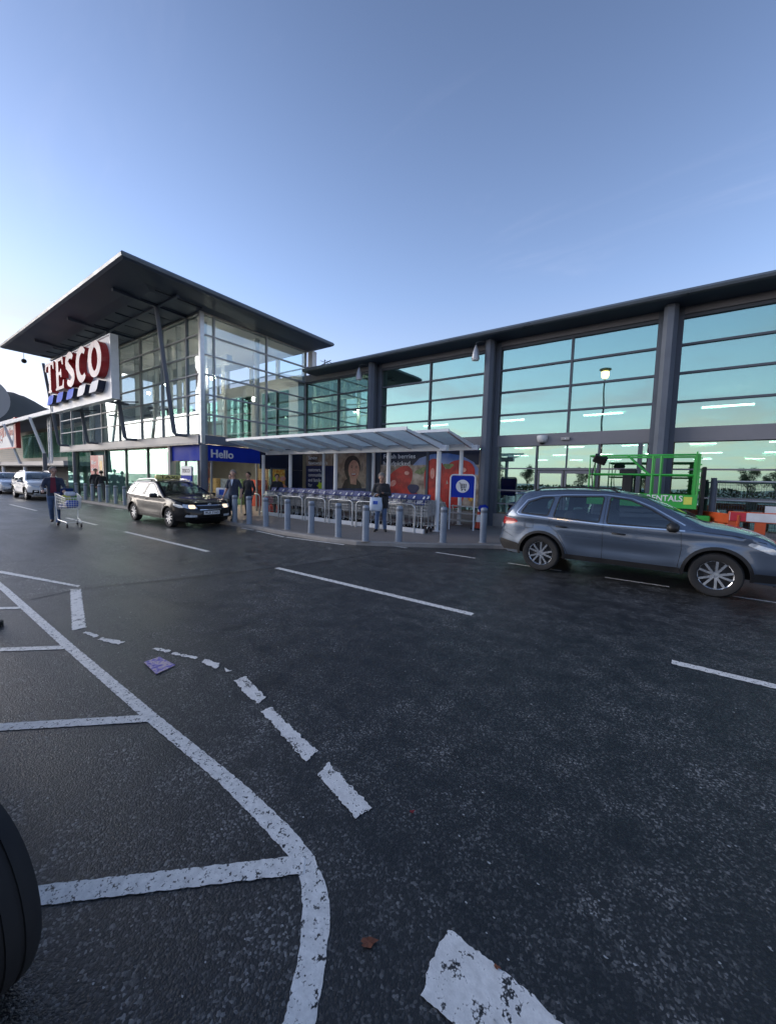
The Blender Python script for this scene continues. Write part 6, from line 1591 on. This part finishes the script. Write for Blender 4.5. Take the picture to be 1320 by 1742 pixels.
EST = dict(
 body=spec_body([(-0.80, 0.28), (-0.94, 0.36), (-0.99, 0.50), (-1.0, 0.66), (-0.955, 0.82), (-0.93, 0.96), (-0.90, 1.02), (-0.72, 1.20), (-0.54, 1.36), (-0.36, 1.415), (0.2, 1.45), (0.75, 1.46), (1.12, 1.445), (1.36, 1.40), (1.8, 1.22), (2.28, 1.00), (2.38, 0.965), (2.75, 0.92), (3.1, 0.865), (3.36, 0.79), (3.47, 0.72), (3.54, 0.60), (3.57, 0.44), (3.52, 0.30), (3.40, 0.22)],
   2.686, 0.895, 0.24, [(-1.0, 0.99), (0.0, 0.955), (1.2, 0.925), (2.4, 0.90), (3.5, 0.88)], 0.61, 0.318, 0.66, 0.70, 0.375),
 windows=[[(-0.74, 1.015), (-0.50, 1.25), (-0.22, 1.33), (-0.15, 1.01)], [(-0.05, 1.0), (0.0, 1.34), (0.82, 1.365), (0.80, 0.97)], [(0.92, 0.965), (0.93, 1.365), (1.22, 1.345), (1.55, 1.21), (2.0, 0.99), (2.02, 0.94)]],
 bright=[(2.06, 0.925), (0.9, 0.945), (-0.1, 0.975), (-0.80, 0.995)],
 screen=[(1.34, 1.405), (2.26, 1.01)], rear_screen=[(-0.88, 1.05), (-0.57, 1.34)],
 gaps=[[(0.87, 0.30), (0.86, 0.93), (0.875, 1.37)], [(2.05, 0.30), (2.10, 0.62), (2.06, 0.92)], [(0.40, 0.50), (0.18, 0.76), (-0.02, 0.84), (-0.06, 0.97)], [(0.87, 0.30), (2.05, 0.30)], [(0.40, 0.5), (0.46, 0.31), (0.87, 0.30)], [(2.3, 0.93), (2.9, 0.86), (3.3, 0.77)]],
 handles=[(0.14, 0.845), (1.08, 0.825)], mirror=(1.92, 0.93),
 head_side=[[(3.02, 0.72), (3.02, 0.77), (3.34, 0.74), (3.42, 0.66), (3.28, 0.65)]], head=[[(0.42, 0.67), (0.60, 0.75), (0.76, 0.77), (0.78, 0.68), (0.66, 0.63), (0.42, 0.62)]], bulb=[(0.55, 0.69)],
 fog=[[(0.44, 0.36), (0.74, 0.37), (0.72, 0.44), (0.44, 0.43)]], grille=[[(-0.34, 0.60), (0.34, 0.60), (0.40, 0.72), (-0.40, 0.72)], [(-0.52, 0.27), (0.52, 0.27), (0.48, 0.36), (-0.48, 0.36)]],
 grille_trim=[[(-0.42, 0.715), (0.42, 0.715), (0.42, 0.737), (-0.42, 0.737)], [(-0.36, 0.585), (0.36, 0.585), (0.36, 0.602), (-0.36, 0.602)]], badge=0.745,
 tail_side=[[(-0.94, 0.74), (-0.92, 0.93), (-0.72, 0.92), (-0.74, 0.80)]], tail=[[(0.42, 0.78), (0.74, 0.74), (0.74, 0.92), (0.44, 0.92)]],
 rear_trim=[(-0.66, 0.29), (0.66, 0.29), (0.66, 0.40), (-0.66, 0.40)], front_trim=[(-0.6, 0.225), (0.6, 0.225), (0.6, 0.265), (-0.6, 0.265)],
 reg='RUI 7163', plate_z=(0.50, 0.62), rails=(-0.45, 1.15), rail_mat='chrome', spokes=5, spoiler=0.10)
HATCH = dict(EST); HATCH = dict(EST, reg='KFZ 4410')
WSUV = dict(SUV, clad='black_plastic', reg='OXZ 5126', handle_mat='paint_white', mirror_mat='paint_white', rail_mat='chrome')

def car_at(fn_name, label, spec, paint, front_dir, rear_axle, top_z, **kw):
    Body.top_z = top_z
    rz = math.atan2(front_dir[1], front_dir[0])
    return make_car(fn_name, label, spec, paint, (rear_axle[0], rear_axle[1], 0), rz, **kw)
# grey crossover at right: rear axle x = -2.03, near side at y = 7.88
car_at('parked_car', 'dark grey crossover car in the taxi bay, nearest car at right', SUV, 'paint_grey', (1, 0), (-2.03, 7.88 + 0.905), 1.60)
tx, _b = car_at('taxi_car', 'black estate taxi with yellow roof sign and lit headlamps facing the viewer', EST, 'paint_black', (1, -0.012), (-15.62, 6.0 + 0.895), 1.46, lights_on=True)
ts = thing('taxi_sign', None, None); ts.parent = tx; ts.location = (0.72, 0, 1.50)
m = MB(); m.box(-0.10, 0.10, -0.42, 0.42, 0, 0.16, b=0.035); m.build('sign_box', 'taxi_yellow', ts, smooth=50)
text('lettering', 'TAXI', 0.14, 'gap', frame_mx((0.102, -0.30, 0.03), (0, 1, 0), (0, 0, 1)), ts, 0.003, True, fit=0.6)
text('lettering', 'TAXI', 0.14, 'gap', frame_mx((-0.102, 0.30, 0.03), (0, -1, 0), (0, 0, 1)), ts, 0.003, True, fit=0.6)
m = MB(); m.bar((0, -0.60, -0.02), (0, 0.60, -0.02), 0.04, 0.025); m.build('sign_bar', 'black_plastic', ts)
car_at('white_car', 'white crossover car driving up behind the man with the full trolley', WSUV, 'paint_white', (1, 0), (-32.7, 6.0 + 0.905), 1.60)
car_at('silver_car', 'silver estate car behind the white one at the left edge', HATCH, 'paint_silver', (1, 0.0), (-40.4, 6.1 + 0.895), 1.46)
# parked cars behind the viewer and the one whose front tyre shows at bottom left
car_at('near_car', 'black tyre of a dark car cut by the bottom left corner', dict(EST, steer=R(12), track=0.105, reg='GFZ 2208'), 'paint_black', (1, 0), (-1.77 - 2.686, 0.14 - 0.895), 1.46)
# ================================================================== people
simple('skin', (0.46, 0.27, 0.20), 0.5, 0, 0.12, 14)
simple('hair_grey', (0.20, 0.18, 0.16), 0.8, 0, 0.3, 40, 0.5, 120); simple('hair_dark', (0.025, 0.018, 0.014), 0.7, 0, 0.3, 40, 0.5, 120)
simple('cloth_navy', (0.026, 0.036, 0.065), 0.85, 0, 0.3, 7, 0.5, 30, sheen=0.2); simple('cloth_black', (0.022, 0.022, 0.026), 0.85, 0, 0.3, 7, 0.5, 30, sheen=0.2)
simple('cloth_maroon', (0.14, 0.018, 0.035), 0.85, 0, 0.2, 9); simple('denim', (0.08, 0.13, 0.24), 0.9, 0, 0.3, 9, 0.5, 40)
simple('denim_dark', (0.018, 0.026, 0.045), 0.9, 0, 0.3, 9, 0.5, 40); simple('cloth_grey', (0.12, 0.12, 0.125), 0.9, 0, 0.2, 9); simple('cloth_pink', (0.45, 0.10, 0.16), 0.8, 0, 0.2, 9)
simple('cloth_white', (0.60, 0.60, 0.60), 0.85, 0, 0.1, 9); simple('shoe_brown', (0.05, 0.025, 0.018), 0.6); simple('shoe_black', (0.012, 0.012, 0.012), 0.5)
simple('eye', (0.02, 0.02, 0.02), 0.2); simple('lip', (0.30, 0.12, 0.10), 0.5)

def cone_mesh(m, p, q, r1, r2, n=12, flat=1.0, fdir=None):
    """Closed round-ended limb."""
    p, q = Vector(p), Vector(q); d = q - p; L = d.length; d = d.normalized() if L > 1e-6 else Vector((0, 0, 1))
    u = Vector(fdir) if fdir else (Vector((0, 1, 0)) if abs(d.y) < 0.9 else Vector((1, 0, 0)))
    a = d.cross(u).normalized(); b = d.cross(a).normalized()
    rings = []
    for k in range(5): t = R(-90 + 90 * k / 4); rings.append((p + d * (r1 * math.sin(t)), max(1e-3, r1 * math.cos(t))))
    for k in range(1, 4): t = k / 4; rings.append((p + d * L * t, r1 + (r2 - r1) * t))
    for k in range(5): t = R(90 * k / 4); rings.append((q + d * (r2 * math.sin(t)), max(1e-3, r2 * math.cos(t))))
    vs = [c + a * math.cos(2 * PI * j / n) * r_ + b * math.sin(2 * PI * j / n) * r_ * flat for c, r_ in rings for j in range(n)]
    fs = []
    for i in range(len(rings) - 1):
        for j in range(n):
            j2 = (j + 1) % n; fs.append((i * n + j, i * n + j2, (i + 1) * n + j2, (i + 1) * n + j))
    fs.append(tuple(range(n - 1, -1, -1))); fs.append(tuple((len(rings) - 1) * n + j for j in range(n)))
    m.add(vs, fs)

def person(label, loc_, rz, P, mats, h=1.78, hair='hair_dark', hair_len=0, voxel=0.014, jacket_open=None, group=None):
    """P: joints in metres for a 1.78 m figure facing -Y: dict of hip, knee, ankle, shoulder, elbow, wrist (L/R), neck, head, face direction."""
    t = thing('person', label, 'person', loc_, rz, group); s = h / 1.78; t.scale = (s, s, s)
    V = lambda k: Vector(P[k])
    segs = []   # (region, p, q, r1, r2, flat, fdir)
    def S(reg, p, q, r1, r2, flat=1.0, fdir=None): segs.append((reg, Vector(p), Vector(q), r1, r2, flat, fdir))
    pel, chest, neck, head = V('pelvis'), V('chest'), V('neck'), V('head')
    fd = Vector(P.get('face', (0, -1, 0))).normalized(); bd = Vector(P.get('front', (0, -1, 0))).normalized(); side = Vector((-bd.y, bd.x, 0))
    bulk = P.get('bulk', 1.0)
    S('top', pel + Vector((0, 0, 0.02)), pel + Vector((0, 0, 0.16)), 0.160 * bulk, 0.150 * bulk, 0.70, bd)
    S('top', pel + Vector((0, 0, 0.12)), chest, 0.148 * bulk, 0.158 * bulk, 0.70, bd)
    S('top', chest, chest + Vector((0, 0, 0.12)), 0.155 * bulk, 0.10, 0.72, bd)
    S('top', chest + Vector((0, 0, 0.17)), V('shL'), 0.075, 0.062); S('top', chest + Vector((0, 0, 0.17)), V('shR'), 0.075, 0.062)
    S('legs', pel + Vector((0, 0, -0.02)), pel + Vector((0, 0, 0.05)), 0.165, 0.165, 0.75, bd)
    S('skin', chest + Vector((0, 0, 0.14)), neck + Vector((0, 0, 0.06)), 0.060, 0.055)
    for k in 'LR':
        S('top', V('sh' + k), V('el' + k), 0.066, 0.052); S(P.get('fore', 'top'), V('el' + k), V('wr' + k), 0.052, 0.036 if P.get('fore', 'top') == 'top' else 0.030)
        S('legs', V('hip' + k), V('kn' + k), 0.098, 0.068); S('legs', V('kn' + k), V('an' + k), 0.066, 0.055)
        an = V('an' + k); td = Vector(P.get('toe' + k, (0, -1, 0))).normalized()
        S('shoe', an + Vector((0, 0, -0.035)) - td * 0.03, an + td * 0.15 + Vector((0, 0, -0.055)), 0.045, 0.036)
        # hand: palm, four unequal fingers, thumb
        wr = V('wr' + k); hd = Vector(P.get('hand' + k, wr - V('el' + k))).normalized(); pn = Vector(P.get('palm' + k, (0, 0, -1))); ac = hd.cross(pn).normalized(); pn = ac.cross(hd).normalized()
        S('skin', wr, wr + hd * 0.075, 0.030, 0.036, 0.6, pn)
        for q, ln in enumerate((0.062, 0.072, 0.068, 0.052)):
            b0 = wr + hd * 0.085 + ac * (-0.030 + 0.020 * q); b1 = b0 + (hd * 0.7 - pn * -0.45) * ln * 0.6; b2 = b1 + (hd * 0.1 + pn * 0.9) * ln * 0.5
            S('skin', b0, b1, 0.0105, 0.0095); S('skin', b1, b2, 0.0095, 0.008)
        th = wr + hd * 0.03 - ac * 0.032; S('skin', th, th + (hd * 0.6 - ac * 0.4 + pn * 0.5).normalized() * 0.055, 0.012, 0.009)
    # head
    upv = (head - neck).normalized(); sd = fd.cross(upv).normalized()
    S('skin', head + upv * 0.035 - fd * 0.010, head + upv * 0.04 - fd * 0.035, 0.092, 0.092)
    S('skin', head + upv * 0.02 + fd * 0.015, head - upv * 0.075 + fd * 0.035, 0.076, 0.050)
    S('skin', head - upv * 0.01 + fd * 0.092, head - upv * 0.028 + fd * 0.104, 0.012, 0.016)
    S('skin', head + upv * 0.022 + fd * 0.078 - sd * 0.035, head + upv * 0.022 + fd * 0.078 + sd * 0.035, 0.014, 0.014)
    for q in (-1, 1): S('skin', head + sd * q * 0.088 - upv * 0.02, head + sd * q * 0.092 + upv * 0.02, 0.016, 0.018)
    for e in P.get('extra', []): S(*e)
    m = MB()
    for reg, p, q, r1, r2, fl, fdr in segs: cone_mesh(m, p, q, r1, r2, 12, fl, fdr)
    me = bpy.data.meshes.new('body'); me.from_pydata([tuple(v) for v in m.v], [], m.f)
    tmp = bpy.data.objects.new('body_tmp', me); COL.objects.link(tmp)
    md = tmp.modifiers.new('r', 'REMESH'); md.mode = 'VOXEL'; md.voxel_size = voxel; md.use_smooth_shade = True
    sm = tmp.modifiers.new('s', 'SMOOTH'); sm.iterations = 2; sm.factor = 0.5
    bpy.context.view_layer.update()
    me2 = bpy.data.meshes.new_from_object(tmp.evaluated_get(bpy.context.evaluated_depsgraph_get())); me2.name = 'body'
    bpy.data.objects.remove(tmp); bpy.data.meshes.remove(me)
    regs = ['skin', 'top', 'legs', 'shoe']; me2.materials.clear()
    for r_ in regs: me2.materials.append(MATS[mats[r_]])
    def dist(c, sg):
        p, q = sg[1], sg[2]; ab = q - p; l2 = ab.length_squared; t_ = 0 if l2 < 1e-9 else max(0, min(1, (c - p).dot(ab) / l2))
        return (c - p - ab * t_).length - (sg[3] + (sg[4] - sg[3]) * t_)
    idx = []
    for f in me2.polygons:
        c = f.center; best = min(segs, key=lambda g_: dist(c, g_)); idx.append(regs.index(best[0]))
    me2.polygons.foreach_set('material_index', idx)
    b = bpy.data.objects.new('body', me2); COL.objects.link(b); b.parent = t
    # hair cap, eyes, mouth
    if hair:
        hm_ = MB()
        n1, n2 = 16, 7
        for i in range(n2 + 1):
            th = R(8 + (108 + hair_len) * i / n2)
            for j in range(n1):
                a = 2 * PI * j / n1; dr = (sd * math.cos(a) + fd * math.sin(a)) * math.sin(th) + upv * math.cos(th)
                fr = math.sin(a)
                lim = 1.0 if fr < 0.35 else max(0.0, 1 - (fr - 0.35) * 0.9)
                th2 = R(8 + (108 + hair_len) * lim * i / n2); dr = (sd * math.cos(a) + fd * math.sin(a)) * math.sin(th2) + upv * math.cos(th2)
                hm_.v.append(tuple(head + upv * 0.038 - fd * 0.022 + dr * (0.106 + 0.004 * math.sin(5 * a))))
        for i in range(n2):
            for j in range(n1): hm_.f.append((i * n1 + j, i * n1 + (j + 1) % n1, (i + 1) * n1 + (j + 1) % n1, (i + 1) * n1 + j)); hm_.m.append(0)
        hm_.f.append(tuple(range(n1))); hm_.m.append(0)
        hm_.build('hair', hair, t, smooth=True)
    for q in (-1, 1):
        e = MB(); cone_mesh(e, head + upv * 0.005 + fd * 0.088 + sd * q * 0.030, head + upv * 0.005 + fd * 0.089 + sd * q * 0.038, 0.008, 0.007, 8); e.build('eye', 'eye', t, smooth=True)
    e = MB(); cone_mesh(e, head - upv * 0.058 + fd * 0.083 - sd * 0.018, head - upv * 0.058 + fd * 0.083 + sd * 0.018, 0.006, 0.006, 8); e.build('mouth', 'lip', t, smooth=True)
    return t
def pose(**kw):
    P = dict(pelvis=(0, 0, 0.95), chest=(0, -0.01, 1.25), neck=(0, -0.01, 1.48), head=(0, -0.03, 1.66), shL=(0.175, 0, 1.40), shR=(-0.175, 0, 1.40),
             elL=(0.265, 0.03, 1.12), elR=(-0.265, 0.03, 1.12), wrL=(0.27, -0.06, 0.87), wrR=(-0.25, -0.06, 0.87),
             hipL=(0.09, 0, 0.92), hipR=(-0.09, 0, 0.92), knL=(0.10, -0.02, 0.49), knR=(-0.10, -0.02, 0.49), anL=(0.10, 0.02, 0.10), anR=(-0.10, 0.02, 0.10))
    P.update(kw); return P
# man pushing a full trolley, walking towards the right (+X): figure faces -Y locally, turned by rz
MX = dict(skin='skin', top='cloth_navy', legs='denim', shoe='shoe_brown')
pm = person('balding man in navy jacket and jeans pushing a full trolley at left', (-15.72, 3.82, 0.0), R(72),
       pose(elL=(0.27, -0.10, 1.16), elR=(-0.27, -0.08, 1.16), wrL=(0.27, -0.36, 1.08), wrR=(-0.22, -0.36, 1.08), palmL=(0, 0, -1), palmR=(0, 0, -1), handL=(0, -1, -0.3), handR=(0, -1, -0.3),
            knL=(0.09, -0.17, 0.50), anL=(0.09, -0.22, 0.10), knR=(-0.09, 0.08, 0.50), anR=(-0.09, 0.30, 0.15), bulk=1.12, face=(0.5, -1, -0.05)), MX, 1.80, 'hair_grey', -25)
m = MB(); m.prism([(-0.055, 1.47), (0.055, 1.47), (0.075, 1.0), (-0.075, 1.0)], lambda a, b: (a, -0.155 + 0.04 * (b - 1.25) ** 2 - (0.0 if b < 1.3 else -0.03), b), lambda a, b: (a, -0.13, b)); m.build('shirt_front', 'cloth_maroon', pm)
tr = copy_tree(t0); tr.name = 'full_trolley'; tr.location = (-15.02, 4.02, 0.0); tr.rotation_euler = (0, 0, R(-95)); tr['label'] = 'trolley full of shopping pushed by the man in the navy jacket'; del tr['group']
simple('bag_green', (0.10, 0.40, 0.06), 0.5, 0, 0.3, 12); simple('bag_blue', (0.03, 0.10, 0.48), 0.4, 0, 0.3, 12); simple('box_brown', (0.26, 0.13, 0.06), 0.7, 0, 0.2, 8); simple('bag_yellow', (0.52, 0.50, 0.08), 0.5, 0, 0.3, 12); simple('bag_white', (0.55, 0.57, 0.62), 0.6, 0, 0.12, 12)
def grocery(nm, label, cat, lx, ly, lz, sx, sy, sz, mt, seed):
    rd = random.Random(seed); e = MB(); e.box(-sx, sx, -sy, sy, 0, sz, b=min(sx, sy, sz) * 0.35)
    e.v = [(x + rd.uniform(-0.012, 0.012), y + rd.uniform(-0.012, 0.012), z + rd.uniform(-0.012, 0.012)) for x, y, z in e.v]
    M_ = Matrix.Translation(tr.location) @ Matrix.Rotation(R(-95), 4, 'Z') @ Vector((lx, ly, lz))
    o = e.build(nm, mt, None, loc=M_, smooth=60); o.rotation_euler = (0, 0, R(-95)); return tag(o, label, cat, 'shopping in the full trolley')
grocery('shopping_bag', 'green shopping bag at the handle end of the full trolley', 'bag', -0.10, -0.22, 0.66, 0.11, 0.12, 0.32, 'bag_green', 1)
grocery('shopping_bag', 'yellow shopping bag in the middle of the full trolley', 'bag', 0.08, 0.0, 0.70, 0.11, 0.13, 0.26, 'bag_yellow', 2)
grocery('shopping_bag', 'white shopping bag heaped on top of the full trolley', 'bag', -0.02, 0.0, 0.92, 0.13, 0.14, 0.14, 'bag_white', 3)
grocery('drinks_pack', 'blue drinks pack at the nose of the full trolley', 'pack', 0.0, 0.30, 0.60, 0.15, 0.13, 0.22, 'bag_blue', 4)
grocery('cardboard_box', 'brown cardboard box on the floor of the full trolley', 'box', 0.0, 0.06, 0.58, 0.16, 0.11, 0.13, 'box_brown', 5)
grocery('drinks_pack', 'blue drinks pack at the handle end of the full trolley', 'pack', 0.04, -0.24, 0.55, 0.16, 0.09, 0.12, 'bag_blue', 6)
# man in black jacket reading his phone with a carrier bag
p2 = person('man in black jacket and jeans looking at a phone before the trolleys', (-7.20, 9.58, 0.1), R(32),
       pose(chest=(0, -0.03, 1.25), head=(0, -0.09, 1.64), neck=(0, -0.03, 1.48), elL=(0.26, -0.06, 1.14), elR=(-0.26, -0.06, 1.14), wrL=(0.08, -0.30, 1.18), wrR=(-0.10, -0.32, 1.12), handL=(-0.5, -0.6, 0.2), handR=(0.3, -0.9, 0.0), palmL=(0, 0, 1), palmR=(0, 0, 1),
            face=(0, -0.85, -0.5), knL=(0.10, -0.02, 0.49), hipL=(0.10, 0, 0.92), anL=(0.13, 0.02, 0.10), anR=(-0.12, -0.06, 0.10), knR=(-0.11, -0.06, 0.49), bulk=1.15, toeL=(0.3, -1, 0), toeR=(-0.3, -1, 0)), dict(skin='skin', top='cloth_black', legs='denim', shoe='shoe_black'), 1.80, 'hair_grey', 0)
m = MB(); m.lathe([(0.185, 0.72), (0.20, 0.95), (0.19, 1.1)], 16); m.v = [(x * 1.12, y * 0.84, z) for x, y, z in m.v]; m.build('jacket_hem', 'cloth_black', p2, smooth=True)
def held(o, root, lp, rz=0.0):
    c, s_ = math.cos(root.rotation_euler.z), math.sin(root.rotation_euler.z); k = root.scale[0]
    o.location = (root.location.x + (lp[0] * c - lp[1] * s_) * k, root.location.y + (lp[0] * s_ + lp[1] * c) * k, root.location.z + lp[2] * k); o.rotation_euler = (0, 0, root.rotation_euler.z + rz)
m = MB(); m.box(-0.036, 0.036, -0.005, 0.005, -0.07, 0.07, b=0.003); ph = m.build('phone', 'black_plastic'); tag(ph, 'phone in the hands of the man before the trolleys', 'phone'); held(ph, p2, (0.0, -0.42, 1.21)); ph.rotation_euler[0] = R(-40)
simple('bag_pale', (0.50, 0.58, 0.70), 0.45, 0, 0.12, 6, 0.4, 12)
cb = thing('carrier_bag', 'pale blue and white carrier bag hanging from the phone man', 'bag'); held(cb, p2, (-0.12, -0.40, 0.66))
m = MB(); rows = []
for i in range(7):
    t_ = i / 6; w_ = 0.17 + 0.02 * math.sin(t_ * PI); d_ = 0.05 + 0.03 * math.sin(t_ * PI)
    rows.append([(w_ * math.cos(a) + 0.012 * math.sin(5 * a + i), d_ * math.sin(a) + 0.010 * math.cos(3 * a + i * 2), t_ * 0.40) for a in [2 * PI * j / 18 for j in range(18)]])
m.v = [p for r_ in rows for p in r_]
for i in range(6):
    for j in range(18): m.f.append((i * 18 + j, i * 18 + (j + 1) % 18, (i + 1) * 18 + (j + 1) % 18, (i + 1) * 18 + j)); m.m.append(0)
m.f.append(tuple(range(17, -1, -1))); m.m.append(0); m.build('sack', 'bag_pale', cb, smooth=True)
m = MB(); m.tube([(-0.10, 0, 0.39), (-0.02, 0.04, 0.52), (0.02, 0.04, 0.52), (0.10, 0, 0.39)], 0.008, 6); m.build('handles', 'bag_pale', cb, smooth=True)
m = MB(); m.box(-0.08, 0.06, -0.088, -0.082, 0.20, 0.30); m.build('printed_panel', 'bag_blue', cb)
# man walking out carrying bags
p3 = person('grey haired man in dark top striding between bollards right of the taxi', (-12.75, 8.15, 0.1), R(28),
       pose(knL=(0.09, -0.13, 0.50), anL=(0.09, -0.16, 0.10), knR=(-0.09, 0.02, 0.48), anR=(-0.09, 0.28, 0.18), toeR=(0, -0.7, -0.7), elL=(0.27, 0.06, 1.13), wrL=(0.29, -0.06, 0.90), elR=(-0.27, 0.03, 1.13), wrR=(-0.31, -0.10, 0.90), bulk=1.12, fore='skin', face=(0.2, -1, -0.12)),
       dict(skin='skin', top='cloth_navy', legs='denim_dark', shoe='shoe_black'), 1.78, 'hair_grey', 0)
m = MB(); m.prism([(-0.05, 1.46), (0.05, 1.46), (0.0, 1.22)], lambda a, b: (a, -0.150 + (0.05 if b > 1.4 else 0), b), lambda a, b: (a, -0.10, b)); m.build('shirt_collar', 'bag_pale', p3)
# couple coming out with a white parcel, and other shoppers
p4 = person('woman in black coat by the entrance holding a white and blue parcel', (-13.75, 8.7, 0.1), R(20), pose(elL=(0.24, -0.08, 1.14), wrL=(0.16, -0.30, 1.08), elR=(-0.24, -0.08, 1.14), wrR=(-0.16, -0.30, 1.08), fore='top'), dict(skin='skin', top='cloth_black', legs='cloth_black', shoe='shoe_black'), 1.66, 'hair_dark', 35, 0.02)
pk = thing('parcel', 'white and blue parcel carried by the woman in the black coat', 'parcel'); held(pk, p4, (0, -0.48, 0.78))
m = MB(); m.box(-0.28, 0.28, -0.10, 0.10, 0, 0.40, b=0.03); m.build('wrapping', 'bag_white', pk, smooth=50)
m = MB(); m.box(-0.12, 0.10, -0.106, -0.101, 0.14, 0.34); m.build('printed_panel', 'bag_blue', pk)
person('shopper in dark jacket just behind the woman with the parcel', (-13.75, 9.45, 0.1), R(15), pose(), dict(skin='skin', top='cloth_black', legs='denim_dark', shoe='shoe_black'), 1.74, 'hair_dark', 0, 0.02)
p6 = person('dark haired shopper in black by the flower stand with a pink bag', (-13.45, 10.6, 0.1), R(60), pose(elL=(0.24, -0.1, 1.14), wrL=(0.16, -0.3, 1.05)), dict(skin='skin', top='cloth_black', legs='cloth_grey', shoe='shoe_black'), 1.70, 'hair_dark', 25, 0.02)
m = MB(); m.box(-0.16, 0.16, -0.06, 0.06, 0, 0.30, b=0.03); pb = m.build('pink_bag', 'cloth_pink'); tag(pb, 'pink bag beside the shopper at the flower stand', 'bag'); held(pb, p6, (-0.34, -0.08, 0.50))
person('dark dressed walker on the far pavement right of the trolley man', (-26.6, 7.75 + 0.6, 0.1), R(75), pose(knL=(0.09, -0.13, 0.5), anL=(0.09, -0.2, 0.1), anR=(-0.09, 0.2, 0.13)), dict(skin='skin', top='cloth_black', legs='cloth_black', shoe='shoe_black'), 1.76, 'hair_dark', 0, 0.024)
person('second dark walker beside the red sale poster, grey trousers', (-25.6, 8.3, 0.1), R(250), pose(), dict(skin='skin', top='cloth_black', legs='cloth_grey', shoe='shoe_black'), 1.66, 'hair_dark', 30, 0.024)
# ================================================================== litter on the asphalt
fl = MB(); fp = [(-3.74, 1.49), (-3.43, 1.46), (-3.47, 1.64), (-3.75, 1.625)]
print_mat('print_flyer', [(0.06, 0.04, 0.30), (0.22, 0.18, 0.48), (0.60, 0.50, 0.45), (0.10, 0.06, 0.36)], 26.0)
vs_, fs_ = [], []
for i in range(7):
    for j in range(5):
        u, v = i / 6, j / 4; a = Vector(fp[0]).lerp(Vector(fp[1]), u); b = Vector(fp[3]).lerp(Vector(fp[2]), u); c = a.lerp(b, v)
        vs_.append((c.x, c.y, 0.006 + 0.002 * math.sin(u * 7 + v * 4) ** 2))
for i in range(6):
    for j in range(4): fs_.append((i * 5 + j, (i + 1) * 5 + j, (i + 1) * 5 + j + 1, i * 5 + j + 1))
fl.add(vs_, fs_); o = fl.build('leaflet', 'print_flyer', smooth=True); tag(o, 'wet purple leaflet lying on the road by the hatched island', 'leaflet')
simple('leaf_brown', (0.16, 0.05, 0.022), 0.6, 0, 0.3, 30); simple('leaf_pale', (0.34, 0.35, 0.34), 0.6, 0, 0.2, 30)
def leaf(label, x, y, s, rz, mt):
    m = MB(); n = 14; pts_ = []
    for i in range(n):
        a = 2 * PI * i / n; r_ = s * (0.55 + 0.45 * abs(math.cos(a * 2.5))) * (1.3 if i == 0 else 1)
        pts_.append((r_ * math.cos(a) * 1.2, r_ * math.sin(a) * 0.8))
    m.add([(0, 0, 0.012)] + [(px, py, 0.008 + 0.004 * math.sin(i * 1.7)) for i, (px, py) in enumerate(pts_)], [(0, 1 + i, 1 + (i + 1) % n) for i in range(n)])
    o = m.build('fallen_leaf', mt, None, loc=(x, y, 0), fixn=False); o.rotation_euler = (0, 0, rz); return tag(o, label, 'leaf', 'leaves on the asphalt')
leaf('brown wet leaf right of the curved border line at the bottom', -0.79, 1.04, 0.026, 0.8, 'leaf_brown')
leaf('small orange leaf above the big worn dash at bottom right', -0.385, 1.255, 0.010, 0.3, 'leaf_brown')
leaf('dark red leaf scrap beyond the last turning dash', -0.97, 1.62, 0.012, 1.0, 'dark_red')
rg = random.Random(21); m = MB()
spots = [(-0.36, 1.30), (-0.08, 1.52), (-0.45, 1.40), (-0.55, 1.60), (0.25, 1.75), (-0.19, 1.24), (0.02, 1.20)]
for k in range(420):
    if k < len(spots): x, y = spots[k]; s = rg.uniform(0.005, 0.009)
    else:
        d = rg.uniform(0.9, 9) ** 1.0; a = R(rg.uniform(75, 185)); x, y = d * math.cos(a), d * math.sin(a); s = rg.uniform(0.002, 0.0055) * (1 + d * 0.25)
        if y > 7.3 or (y < 0.3 and x < -0.8): continue
    n = 6; ph = rg.random() * 6
    pts_ = [(x + s * rg.uniform(0.5, 1.2) * math.cos(ph + 2 * PI * i / n), y + 0.7 * s * rg.uniform(0.5, 1.2) * math.sin(ph + 2 * PI * i / n), 0.0085) for i in range(n)]
    m.add(pts_, [tuple(range(n))])
o = m.build('litter_specks', 'leaf_pale', fixn=False); tag(o, 'pale flecks of trodden gum and grit scattered over the asphalt', 'litter', kind='stuff')
# low hedge and far roofs across the car park, seen in the glass
rd = random.Random(5); m = MB()
for k in range(5200):
    x = rd.uniform(-70, 45); y = -44 + rd.uniform(-1.2, 1.2); z = rd.random() ** 0.7 * (1.3 + 0.4 * math.sin(x * 0.3)); a = Vector((rd.gauss(0, 1), rd.gauss(0, 1), rd.gauss(0, 1))).normalized() * 0.22; b = a.cross(Vector((rd.gauss(0, 1), rd.gauss(0, 1), rd.gauss(0, 1)))).normalized() * 0.16
    p = Vector((x, y, z)); m.add([p - a, p + b, p + a, p - b], [(0, 1, 2, 3)])
o = m.build('hedge', 'leaves', fixn=False); tag(o, 'dark hedge along the far side of the car park, mirrored low in the glass', 'hedge')
